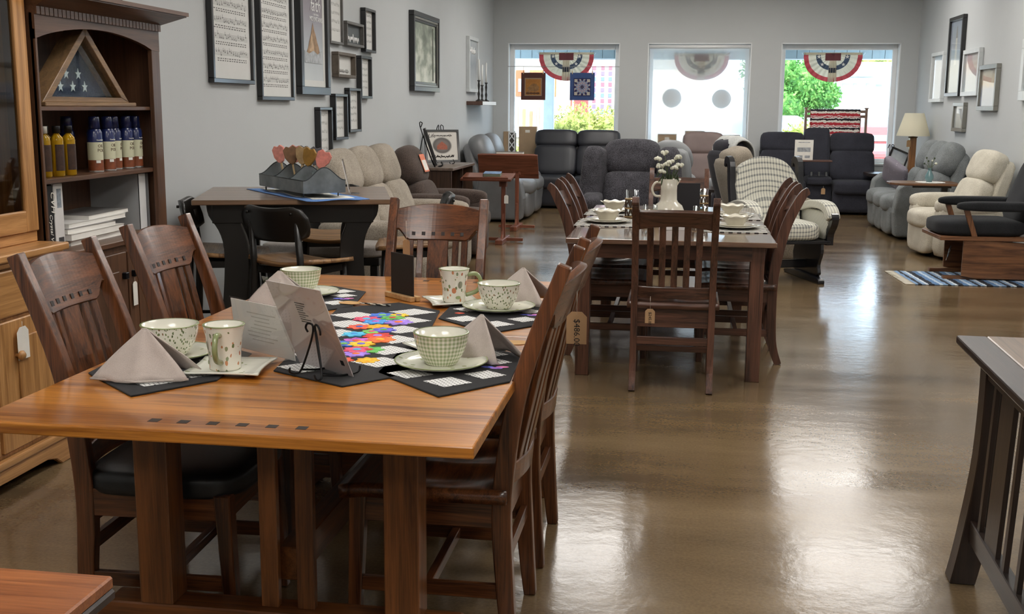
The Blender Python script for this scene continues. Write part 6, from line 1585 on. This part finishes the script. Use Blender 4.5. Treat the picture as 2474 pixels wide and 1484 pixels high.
MB().cush((0, 0, 0.2), (0.4, 0.13, 0.34), 8, (0.35, 0.45, 0), n=12, fn=pill).build('pillow_body', pilm, pl_)
tt = thing('tray_table', 'walnut swivel tray table with doily and vase, between loveseat and cream recliner', 'side table', (2.58, 12.68, 0))
MB().prism([(-0.36, -0.1), (-0.28, -0.25), (0.36, -0.25), (0.36, 0.25), (-0.28, 0.25), (-0.36, 0.1)], 'z', 0.655, 0.68).build('tabletop', wood('tray_top', '#4f3220', '#7d5638', 'x', 1.3, 0.35), tt, 0.004)
MB().box(-0.1, 0.3, -0.02, 0.02, 0.62, 0.655).build('support_arm', exx, tt); MB().box(0.2, 0.26, -0.03, 0.03, 0.03, 0.655).build('post', exz, tt); MB().box(-0.05, 0.3, -0.18, 0.18, 0, 0.03).build('base', exx, tt, 0.004)
t = thing('doily', 'round white doily on the walnut tray table', 'doily', (2.66, 12.68, 0.6805))
MB().prism(frill(0.15, 14, 0.05), 'z', 0, 0.002).build('doily_lace', stw, t)
t = thing('vase', 'small blue-green glass vase on the doily', 'vase', (2.65, 12.7, 0.683))
MB().lathe([(0, 0), (0.03, 0), (0.045, 0.04), (0.043, 0.07), (0.018, 0.12), (0.016, 0.14), (0.024, 0.15), (0.02, 0.15), (0.012, 0.135), (0.03, 0.06), (0, 0.02)], n=20).build('vase_body', plain('teal_glass', '#5d7f83', 0.12, spec=0.7, coat=0.5), t)
t = thing('flower', 'dried sprig of pale cotton flowers in the blue-green vase', 'flower', (2.65, 12.7, 0.76))
for k in range(6):
    a = k * 1.05; e_ = (0.06 * math.cos(a), 0.06 * math.sin(a), 0.12 + 0.03 * (k % 3))
    MB().tube(sm([(0, 0, 0.0), (e_[0] * 0.4, e_[1] * 0.4, 0.09), e_], 3), 0.0025, 5).build('stem', stemg, t)
    MB().cush(e_, (0.03, 0.03, 0.026) if k == 0 else (0.018, 0.018, 0.022), 2, n=4).build('blossom', petal if k < 2 else leafg, t)
# quilt rack with rag rug in front of the right window
qr = thing('quilt_rack', 'wooden quilt rack standing behind the console loveseat at the right window', 'rack', (2.175, 16.955, 0))
qw = wood('rack_wood', '#6d5648', '#94796a', 'z', 1.3); qwx = wood('rack_wood', '#6d5648', '#94796a', 'x', 1.3)
for s in (-1, 1): MB().box(s * 0.425 - 0.018, s * 0.425 + 0.018, -0.03, 0.03, 0.0, 1.46).build('upright', qw, qr, 0.003); MB().box(s * 0.425 - 0.03, s * 0.425 + 0.03, -0.035, 0.035, 1.46, 1.475).build('cap', qw, qr, 0.003)
for z in (1.42, 1.35, 0.6): MB().box(-0.41, 0.41, -0.01, 0.01, z - 0.02, z + 0.02).build('rail', qwx, qr, 0.003)
for s in (-1, 1): MB().box(s * 0.32 - 0.035, s * 0.32 + 0.035, -0.012, 0.012, 0.6, 1.33).build('slat', qw, qr, 0.003)
def flagrug():
    m, nt, b, n, l = newmat('rag_stripe')
    tc = n.new('ShaderNodeTexCoord'); sp = n.new('ShaderNodeSeparateXYZ'); l.new(tc.outputs['Object'], sp.inputs[0])
    nz = n.new('ShaderNodeTexNoise'); nz.inputs['Scale'].default_value = 26; l.new(tc.outputs['Object'], nz.inputs['Vector'])
    ad = n.new('ShaderNodeMath'); ad.operation = 'MULTIPLY_ADD'; ad.inputs[1].default_value = 0.05; l.new(nz.outputs['Fac'], ad.inputs[0]); l.new(sp.outputs[2], ad.inputs[2])
    mu = n.new('ShaderNodeMath'); mu.operation = 'MULTIPLY'; mu.inputs[1].default_value = 7.6; l.new(ad.outputs[0], mu.inputs[0])
    fr = n.new('ShaderNodeMath'); fr.operation = 'FRACT'; l.new(mu.outputs[0], fr.inputs[0])
    rp = n.new('ShaderNodeValToRGB'); rp.color_ramp.interpolation = 'CONSTANT'
    for i, (p, c) in enumerate(((0, '#2a2228'), (0.22, '#e2dcd8'), (0.34, '#b0333c'), (0.42, '#efe8e2'), (0.5, '#b5323c'), (0.78, '#e6e0d6'))):
        e = rp.color_ramp.elements[i] if i < 2 else rp.color_ramp.elements.new(p)
        e.position = p; e.color = lin(c)
    l.new(fr.outputs[0], rp.inputs[0]); l.new(rp.outputs[0], b.inputs['Base Color']); setp(b, Roughness=0.95)
    return m
t = thing('rag_rug', 'red, white and black striped rag rug hung over the quilt rack', 'rug', (2.165, 16.955, 0))
def rr_(u, v):
    x = (u - 0.5) * 0.7
    if v < 0.48: return (x, -0.03 - 0.004 * math.sin(u * 20), 0.95 + (1.445 - 0.95) * v / 0.48)
    if v < 0.52: return (x, -0.03 + 0.06 * (v - 0.48) / 0.04, 1.455)
    return (x, 0.032, 1.445 - 0.4 * (v - 0.52) / 0.48)
MB().sheet(rr_, 16, 40, 0, 0.008).build('rug_body', flagrug(), t)
# ================================================================ dressing of the far windows
redc, offw, navyc = fabric('bunting_red', '#a8434a', '#c65a5e', 200), fabric('bunting_cream', '#cfc8b4', '#e8e2d0', 200), fabric('bunting_navy', '#38404f', '#555e6e', 200)
for m_ in (redc, offw, navyc):        # thin cloth lets daylight through
    nt = m_.node_tree; b = nt.nodes['Principled BSDF']; tl = nt.nodes.new('ShaderNodeBsdfTranslucent'); mx = nt.nodes.new('ShaderNodeMixShader'); mx.inputs[0].default_value = 0.45
    src = b.inputs['Base Color'].links[0].from_socket
    nt.links.new(src, tl.inputs[0]); nt.links.new(b.outputs[0], mx.inputs[1]); nt.links.new(tl.outputs[0], mx.inputs[2]); nt.links.new(mx.outputs[0], nt.nodes['Material Output'].inputs[0])
clearp = glass('clear_plastic', (0.95, 0.97, 0.98), 0.3)
def bunting(lab, x, y, z, w_=0.415, h=0.39):
    t = thing('bunting', lab, 'bunting', (x, y, z), 0, 'pleated flag fans in the windows')
    def ring(r0, r1, dz=0.0):
        def f(u, v):
            a = PI + PI * u; r = r0 + (r1 - r0) * v
            pl_ = 0.012 * math.sin(u * PI * 26) * r
            return (w_ * r * math.cos(a), pl_ + dz, -h * (abs(math.sin(a)) ** 0.85) * r)
        return f
    for nm, r0, r1, m_ in (('red_band', 0.84, 1.0, redc), ('cream_band', 0.58, 0.84, offw), ('navy_band', 0.42, 0.58, navyc), ('cream_band', 0.24, 0.42, offw), ('red_band', 0.03, 0.24, redc)):
        MB().sheet(ring(r0, r1), 104, 3).build(nm, m_, t)
    MB().box(-w_, w_, -0.006, 0.006, -0.004, 0.03).build('heading_tape', offw, t)
    MB().box(-0.11, 0.11, -0.012, -0.007, -0.085, 0.02).build('centre_block', plain('maroon_cloth', '#6a3a40', 0.9), t)
    MB().sheet(lambda u, v: ((u - 0.5) * (0.1 + 0.03 * v), -0.014 + 0.006 * math.sin(u * 20), -0.085 - v * (h - 0.09)), 12, 8).build('centre_fold', offw, t)
    MB().sheet(lambda u, v: ((u - 0.5) * 0.105, -0.018, -0.19 - v * 0.07), 4, 2).build('fold_band', navyc, t)
    for sx_, a in ((-1, 0), (1, 0)):
        MB().prism(star(sx_ * 0.2, -0.03, 0.035), 'y', -0.016, -0.014).build('star', stw, t)
        MB().prism(star(sx_ * 0.15, -0.14, 0.03), 'y', -0.016, -0.014).build('star', stw, t)
    for x_ in (-w_, 0, w_): MB().lathe([(0, 0), (0.028, 0.002), (0.02, 0.008), (0.006, 0.014), (0, 0.016)], n=14, mat=Matrix.Translation((x_, -0.02, 0.02)) @ Matrix.Rotation(PI / 2, 4, 'X')).build('suction_hook', clearp, t)
bunting('red, cream and navy pleated bunting in the left window', -1.79, 17.13, 2.235)
bunting('pale veiled bunting behind the white shade of the middle window', 0.223, 17.14, 2.22, 0.4, 0.36)
bunting('red, cream and navy pleated bunting in the right window', 2.11, 17.13, 2.235)
# wire with two little quilts in the left window
wr = thing('hanging_wire', 'thin wire stretched across the left window for hanging quilts', 'wire', (-1.82, 16.99, 2.05))
MB().tube([(-0.84, 0, 0), (0, 0, -0.003), (0.84, 0, 0)], 0.004, 6).build('wire_rod', plain('wire_grey', '#9a9a98', 0.4, 0.6), wr)
def quilt(lab, x, mats, art_fn):
    t = thing('wall_quilt', lab, 'quilt', (x, 16.985, 1.555), 0, 'little quilts on the window wire')
    w_, h = 0.185, 0.405
    MB().box(-w_, w_, 0, 0.008, 0, h).build('quilt_backing', mats[0], t, 0.002)
    MB().box(-w_ + 0.055, w_ - 0.055, -0.003, 0.0, 0.06, h - 0.08).build('quilt_border', mats[1], t)
    MB().box(-w_ + 0.068, w_ - 0.068, -0.005, -0.003, 0.075, h - 0.095).build('quilt_panel', mats[2], t)
    art_fn(t, w_, h)
    for s in (-1, 1):
        MB().box(s * 0.15 - 0.006, s * 0.15 + 0.006, -0.012, 0.012, h - 0.02, h + 0.03).build('clip', wstick, t)
        MB().tube([(s * 0.15, 0, h + 0.03), (s * 0.15, 0.004, 0.5)], 0.0025, 5).build('hook', MATS['wire_grey'], t)
def eagle(t, w_, h):
    pts = [(-0.09, 0.17), (-0.04, 0.22), (0.0, 0.245), (0.05, 0.235), (0.09, 0.19), (0.08, 0.14), (0.03, 0.12), (-0.02, 0.13), (-0.05, 0.12), (-0.09, 0.1), (-0.1, 0.12), (-0.06, 0.15)]
    MB().prism(pts, 'y', -0.007, -0.005).build('bird_applique', plain('eagle_tan', '#8d6a45', 0.9, var=0.3, vscale=30), t)
    for k in range(4): MB().cush((-0.08 + 0.05 * k, -0.006, 0.1), (0.06, 0.004, 0.03), 2.2, n=4).build('cloud_applique', plain('eagle_brown', '#5a3d28', 0.9), t)
quilt('brown hanging quilt with an orange bird panel in the left window', -2.27, (fabric('quilt_brown', '#4a302c', '#65453f', 200), plain('quilt_line', '#9a8570', 0.9), fabric('quilt_orange', '#96622f', '#bb8347', 150)), eagle)
def starq(t, w_, h):
    c = (0, 0.195)
    for ring_, r, n_, col, s in ((0, 0.11, 12, '#2f2c55', 0.03), (1, 0.085, 12, '#7a8aa8', 0.024), (2, 0.06, 12, '#9a8a9c', 0.02), (3, 0.038, 10, '#6d7ba2', 0.016), (4, 0.018, 8, '#26264a', 0.014)):
        for k in range(n_):
            a = 2 * PI * k / n_ + ring_ * 0.26
            p = (c[0] + r * math.cos(a), c[1] + r * math.sin(a))
            q = [(p[0] + s * math.cos(a), p[1] + s * math.sin(a)), (p[0] + s * 0.7 * math.cos(a + PI / 2), p[1] + s * 0.7 * math.sin(a + PI / 2)), (p[0] - s * math.cos(a), p[1] - s * math.sin(a)), (p[0] + s * 0.7 * math.cos(a - PI / 2), p[1] + s * 0.7 * math.sin(a - PI / 2))]
            MB().prism(q, 'y', -0.0055 - 0.0006 * ring_, -0.005).build('patch', plain('patch_' + col[1:], col, 0.9), t)
quilt('blue hanging quilt with a star medallion in the left window', -1.53, (fabric('quilt_blue', '#33456f', '#4c6291', 200), plain('quilt_navy', '#232c55', 0.9), plain('quilt_linen', '#b9b1a4', 0.9)), starq)
for o in [o for o in COL.objects if o.name.startswith('quilt_panel')][-1:]:
    pass
# translucent roller shade over the middle window
rs = thing('roller_shade', 'white translucent roller shade covering the middle window', 'window shade', (0.186, 17.02, 2.34))
shd = bpy.data.materials.new('sheer_shade'); shd.use_nodes = True
nt = shd.node_tree; nt.nodes.remove(nt.nodes['Principled BSDF'])
tr, tl, mx = nt.nodes.new('ShaderNodeBsdfTransparent'), nt.nodes.new('ShaderNodeBsdfTranslucent'), nt.nodes.new('ShaderNodeMixShader')
tl.inputs[0].default_value = lin('#f4f6f8'); mx.inputs[0].default_value = 0.68
nt.links.new(tr.outputs[0], mx.inputs[1]); nt.links.new(tl.outputs[0], mx.inputs[2]); nt.links.new(mx.outputs[0], nt.nodes['Material Output'].inputs[0])
MB().sheet(lambda u, v: ((u - 0.5) * 1.44, 0.0, -0.02 - v * 1.55), 2, 2).build('shade_cloth', shd, rs)
MB().tube([(-0.735, 0.0, 0.0), (0.735, 0.0, 0.0)], 0.026, 14).build('roller', white_paint, rs)
MB().box(-0.72, 0.72, -0.008, 0.008, -1.6, -1.565).build('hem_bar', white_paint, rs, 0.003)
MB().tube([(0.72, -0.02, 0.0), (0.722, -0.02, -1.1)], 0.003, 5).build('pull_cord', white_paint, rs)
for lab, x, z in (('pale round disc hanging at left in the middle window', -0.195, 1.597), ('pale round disc hanging at right in the middle window', 0.535, 1.59)):
    t = thing('hanging_disc', lab, 'sign', (x, 17.1, z), 0, 'round discs in the middle window')
    MB().lathe([(0, -0.005), (0.135, -0.005), (0.14, 0), (0.135, 0.005), (0, 0.005)], n=40, mat=Matrix.Rotation(PI / 2, 4, 'X')).build('disc', plain('disc_grey', '#dfe2e2', 0.8), t)
    MB().tube([(0, 0, 0.14), (0, 0.0, 2.37 - z)], 0.0015, 5).build('cord', clearp, t)
# cartons and lattice crate on the sills
card = plain('cardboard', '#a88f72', 0.85, var=0.06, vscale=12)
def carton(lab, x, w_, h, y=17.09):
    t = thing('carton', lab, 'box', (x, y, WZ0), 0, 'cartons on the window sills')
    MB().box(-w_, w_, -0.06, 0.06, 0, h).build('carton_body', card, t, 0.002)
    MB().box(-0.035, 0.035, -0.0615, -0.06, h - 0.09, h - 0.05).build('shipping_label', tagwhite, t)
    MB().box(-w_, w_, -0.0005, 0.0005, h, h + 0.001).build('tape', plain('tape', '#c9b48e', 0.4), t)
carton('tall brown carton on the left window sill, beside charcoal loveseat', -2.355, 0.135, 0.475)
carton('brown carton at left on the middle window sill, behind the shade', -0.245, 0.14, 0.39)
carton('brown carton in the centre of the middle window sill, behind the shade', 0.163, 0.148, 0.44)
carton('brown carton at right on the middle window sill, behind the shade', 0.69, 0.135, 0.385)
t = thing('lattice_crate', 'narrow brown crate with white crossed slats on the left sill corner', 'crate', (-2.62, 17.0, WZ0))
MB().box(-0.1, -0.02, -0.02, 0.1, 0, 0.40).build('crate_body', card, t, 0.002)
for k in range(3):
    for s in (-1, 1): MB().strip([(-0.015, 0.01 + k * 0.13) if s > 0 else (0.075, 0.01 + k * 0.13), (0.075, 0.13 + k * 0.13) if s > 0 else (-0.015, 0.13 + k * 0.13)], 0.014, 'y', -0.024 + 0.006 * s, -0.016 + 0.006 * s).build('lattice_slat', white_paint, t)
for x in (-0.015, 0.075): MB().box(x - 0.008, x + 0.008, -0.026, -0.012, 0, 0.41).build('lattice_post', white_paint, t)
MB().box(-0.02, 0.08, -0.01, 0.1, 0, 0.38).build('crate_inside', plain('crate_dark', '#4a4642', 0.8), t)

# ================================================================ the street outside
asph = plain('asphalt', '#8d8d8a', 0.95, var=0.1, vscale=3)
struct(MB().box(-60, 60, 17.3, 140, -0.4, -0.15).build('ground', asph))
sid = plain('porch_siding', '#8f9ea3', 0.7)
pf = thing('porch_roof', 'grey board porch canopy along the shop front, outside the windows', 'canopy', (0, 17.3, 0))
bm_ = None
for i in range(52):
    x = -5.2 + i * 0.2
    if bm_ is None:
        o = MB().box(0, 0.192, 2.0, 2.03, 2.27, 2.75).build('board', sid, pf); bm_ = o.data
    else:
        o = bpy.data.objects.new('board', bm_); COL.objects.link(o); o.parent = pf
    o.location = (x, 0, 0)
MB().box(-5.2, 5.2, 2.03, 2.08, 2.25, 2.75).build('beam', white_paint, pf)
MB().box(-5.2, 5.2, 0.0, 2.1, 2.75, 2.8).build('canopy_deck', plain('canopy_deck', '#c9cdcd', 0.8), pf)
t = thing('porch_post', 'pale square porch post outside the left window', 'post', (-2.31, 19.35, -0.15))
MB().box(-0.088, 0.088, -0.088, 0.088, 0, 2.41).build('post_shaft', plain('post_paint', '#c3ced4', 0.6), t, 0.01); MB().box(-0.12, 0.12, -0.12, 0.12, 0, 0.12).build('post_base', white_paint, t, 0.005)
def leafmat(name, a, b_, c):
    m, nt, b, n, l = newmat(name)
    oi = n.new('ShaderNodeTexCoord'); nz = n.new('ShaderNodeTexNoise'); nz.inputs['Scale'].default_value = 4; nz.inputs['Detail'].default_value = 8
    l.new(oi.outputs['Object'], nz.inputs['Vector'])
    rp = n.new('ShaderNodeValToRGB')
    for i, (p, q) in enumerate(((0.3, a), (0.5, b_), (0.66, c))):
        e = rp.color_ramp.elements[i] if i < 2 else rp.color_ramp.elements.new(p)
        e.position = p; e.color = lin(q)
    l.new(nz.outputs['Fac'], rp.inputs[0]); l.new(rp.outputs[0], b.inputs['Base Color'])
    tl = n.new('ShaderNodeBsdfTranslucent'); l.new(rp.outputs[0], tl.inputs[0]); mx = n.new('ShaderNodeMixShader'); mx.inputs[0].default_value = 0.35
    l.new(b.outputs[0], mx.inputs[1]); l.new(tl.outputs[0], mx.inputs[2]); l.new(mx.outputs[0], n['Material Output'].inputs[0]); setp(b, Roughness=0.7)
    return m
def foliage(blobs, n_, ls, seed):
    random.seed(seed); m = MB(); vs = []; fs = []
    for i in range(n_):
        c, r = random.choice(blobs)
        d = Vector((random.gauss(0, 1), random.gauss(0, 1), random.gauss(0, 1))).normalized() * random.uniform(0.75, 1.05)
        p = Vector(c) + Vector((d.x * r[0], d.y * r[1], d.z * r[2]))
        a = Vector((random.gauss(0, 1), random.gauss(0, 1), random.gauss(0, 1))).normalized(); b = a.cross(d).normalized() * ls * random.uniform(0.5, 1); a = a * ls * random.uniform(0.6, 1.1)
        k = len(vs); vs += [p - a, p + b * 0.5, p + a, p - b * 0.5]; fs.append((k, k + 1, k + 2, k + 3))
    return m.add(vs, fs)
hedge_m, tree_m, gold_m = leafmat('hedge_leaf', '#5f6a38', '#a3ab58', '#cfcf80'), leafmat('tree_leaf', '#2f5f2c', '#5f9a44', '#9cc46c'), leafmat('gold_leaf', '#7a8a3a', '#b0b858', '#d2d488')
def shrub(lab, x, y, blobs, n_, ls, seed, mat, trunk=0.0, name='shrub', cat='bush'):
    t = thing(name, lab, cat, (x, y, -0.15), 0)
    m = MB()
    for c, r in blobs: m.cush(c, (r[0] * 1.5, r[1] * 1.5, r[2] * 1.5), 2.2, n=6)
    m.build('inner_foliage', mat, t)
    f = foliage(blobs, n_, ls, seed).build('leaves', mat, t); f['kind'] = 'stuff'
    MB().tube([(0, 0, 0), (0.02, 0, blobs[0][0][2])], [0.05 + trunk, 0.03 + trunk * 0.6], 8).build('trunk', plain('bark', '#5d5044', 0.9), t)
shrub('yellow-green hedge bush outside the left window', -1.78, 21.3, [((-0.25, 0, 0.95), (0.6, 0.5, 0.72)), ((0.35, 0.1, 0.9), (0.55, 0.5, 0.7)), ((0.0, -0.2, 0.5), (0.75, 0.5, 0.5))], 5200, 0.055, 2, hedge_m)
shrub('small pale bush left of the porch post', -2.78, 21.4, [((0, 0, 0.65), (0.45, 0.4, 0.5))], 1500, 0.05, 3, hedge_m)
shrub('pale climbing shrub at right side of the left window view', -1.25, 25.5, [((0, 0, 1.3), (0.3, 0.3, 1.0))], 1200, 0.06, 4, tree_m)
shrub('golden low shrub at lower left of the right window view', 2.5, 23.0, [((-0.2, 0, 0.85), (0.5, 0.4, 0.5)), ((0.2, 0, 0.7), (0.4, 0.4, 0.4))], 2200, 0.055, 5, gold_m)
shrub('broad green tree filling left of the right window', 4.1, 44.0, [((-0.9, 0, 3.0), (1.2, 1.0, 1.1)), ((0.3, 0, 2.6), (1.1, 1.0, 0.9)), ((-0.5, -0.2, 1.7), (1.2, 1, 0.8)), ((0.9, 0, 2.1), (0.8, 0.8, 0.6)), ((-1.2, 0, 3.9), (0.9, 0.8, 0.7))], 6500, 0.11, 6, tree_m, 0.12, 'tree', 'tree')
shrub('distant golden tree above the white house', 10.0, 68.0, [((0, 0, 4.2), (1.8, 1.2, 0.9)), ((1.5, 0, 4.0), (1.3, 1.0, 0.8)), ((-1.6, 0, 3.8), (1.2, 1.0, 0.7))], 3000, 0.16, 8, gold_m, 0.1, 'tree', 'tree')
# neighbouring shop with quilts
nb = thing('neighbour_shop', 'pale neighbouring shop front with orange window panels behind the hedge', 'building', (-3.2, 26.5, -0.15))
MB().box(-3.0, 3.6, 0, 3.0, 0, 3.2).build('wall', plain('shop_wall', '#c4b3a2', 0.8), nb)
MB().box(-3.2, 3.8, -0.5, 3.2, 3.2, 3.4).build('roof', plain('shop_roof', '#b9bcbc', 0.8), nb)
for x0, x1, z0, z1, c in ((-0.75, -0.55, 1.85, 2.45, '#b8603c'), (-0.42, -0.1, 1.85, 2.45, '#c0784c'), (0.05, 0.2, 1.85, 2.45, '#b86a3c')):
    f = MB().box(x0, x1, -0.04, 0, z0, z1).build('window', plain('win_' + c[1:], c, 0.6), nb)
    MB().box(x0 + 0.06, x1 - 0.06, -0.05, -0.04, z0 + 0.1, z1 - 0.2).build('pane', plain('shop_pane', '#9fb4bd', 0.2), f)
for k in range(6): MB().box(-0.75 + k * 0.17, -0.69 + k * 0.17, -0.05, 0, 1.1, 1.6 - 0.05 * (k % 3)).build('display_item', plain('item_%d' % (k % 3), ('#d98a7a', '#d0a060', '#b07a5a')[k % 3], 0.7), nb)
MB().box(-0.9, 0.4, -0.1, 0, 0.9, 1.1).build('display_ledge', white_paint, nb)
d = MB().box(0.55, 1.0, -0.03, 0, 1.0, 2.35).build('door', plain('shop_door', '#96503f', 0.7), nb)
for z0 in (1.15, 1.55, 1.95): 
    for x0 in (0.6, 0.8): MB().box(x0, x0 + 0.15, -0.04, -0.03, z0, z0 + 0.3).build('door_panel', plain('door_panel', '#a55f4e', 0.7), d)
qr2 = thing('quilt_display', 'tall striped quilt hung outdoors beyond the hedge, right in the left window', 'quilt', (-1.95, 24.3, -0.15))
MB().box(-0.4, 0.45, -0.01, 0.01, 0.5, 2.55).build('quilt_cloth', fabric('quilt_pink', '#a27f86', '#bd9ba0', 60), qr2)
for x in (0.02, 0.2, 0.36): 
    for k in range(17): MB().box(x - 0.035, x + 0.035, -0.016, -0.01, 0.55 + k * 0.115, 0.63 + k * 0.115).build('patch', plain('quilt_p%d' % (k % 3), ('#7d6d8d', '#a5606a', '#6d7d9d')[k % 3], 0.9), qr2)
MB().box(-0.4, -0.1, -0.015, -0.01, 0.6, 2.5).build('quilt_band', fabric('quilt_rose', '#8f4644', '#a85c56', 60), qr2)
for x in (-0.43, 0.48): MB().tube([(x, 0, 0), (x, 0, 2.6)], 0.02, 8).build('rack_post', white_paint, qr2)
# white house
ho = thing('white_house', 'white clapboard house with porch columns beyond the street, right window', 'house', (10.5, 58.0, -0.15))
MB().box(-4.2, 4.0, 0, 6, 0, 3.2).build('wall', plain('house_white', '#eceeee', 0.8), ho)
MB().prism([(-4.5, 3.2), (4.3, 3.2), (3.2, 3.9), (-3.6, 3.9)], 'y', -0.4, 6.4).build('roof', plain('house_roof', '#c3c8ca', 0.8), ho)
for x in (-3.9, -3.4, -2.9, -2.4, -1.8): MB().box(x - 0.07, x + 0.07, -1.2, -1.06, 0, 2.9).build('column', plain('column_grey', '#b9c0c4', 0.7), ho)
MB().box(-4.2, -1.5, -1.3, 0, 2.85, 3.1).build('porch_roof', MATS['house_white'], ho)
for x in (-1.1, -0.1, 1.2):
    f = MB().box(x - 0.22, x + 0.22, -0.05, 0, 1.9, 2.9).build('window', MATS['house_white'], ho); MB().box(x - 0.15, x + 0.15, -0.07, -0.05, 1.97, 2.83).build('pane', plain('house_pane', '#9aa8b0', 0.2), f)
def car(lab, x, y, rz, paint, z=-0.15):
    t = thing('car', lab, 'car', (x, y, z), rz, 'parked cars')
    body = sm([(-2.1, 0.35), (-2.15, 0.65), (-1.9, 0.82), (-1.2, 0.92), (1.5, 0.95), (2.05, 0.88), (2.1, 0.4)], 3)
    MB().prism(body, 'y', -0.85, 0.85).build('body', paint, t, 0.08, 3)
    cab = sm([(-1.2, 0.9), (-0.55, 1.38), (0.5, 1.42), (1.25, 1.3), (1.6, 0.92)], 3)
    MB().prism(cab[::-1], 'y', -0.7, 0.7).build('cabin', paint, t, 0.06, 3)
    gm = plain('car_glass', '#7f98a8', 0.08, coat=0.6)
    MB().prism([(-1.17, 0.95), (-1.1, 0.93), (-0.5, 1.36), (-0.6, 1.385)], 'y', -0.6, 0.6).build('windscreen', gm, t)
    for s in (-1, 1): MB().prism([(-0.9, 0.97), (1.25, 0.97), (1.05, 1.28), (0.45, 1.34), (-0.45, 1.33)], 'y', s * 0.695, s * 0.712).build('side_window', gm, t)
    for s in (-1, 1):
        MB().cush((-2.05, s * 0.62, 0.68), (0.2, 0.36, 0.14), 3, n=5).build('headlamp', chrome, t)
        for xx in (-1.35, 1.35):
            wv = MB().lathe([(0, -0.1), (0.2, -0.1), (0.31, -0.09), (0.32, 0), (0.31, 0.09), (0.2, 0.1), (0, 0.1)], n=20, mat=Matrix.Translation((xx, s * 0.78, 0.32)) @ Matrix.Rotation(PI / 2, 4, 'X')).build('wheel', ink, t)
            MB().lathe([(0, 0.0), (0.19, 0.0)], n=16, mat=Matrix.Translation((xx, s * 0.885, 0.32)) @ Matrix.Rotation(-s * PI / 2, 4, 'X')).build('hubcap', chrome, wv)
    MB().box(-2.17, -2.1, -0.3, 0.3, 0.42, 0.55).build('grille', ink, t)
car('pale blue car parked at far left in the right window view', 2.2, 30.0, R(100), plain('car_blue', '#8fb0c8', 0.25, coat=0.6))
car('red car parked close to the right window, partly hidden by console loveseat', 4.45, 25.6, R(80), plain('car_red', '#b03a34', 0.25, coat=0.6))
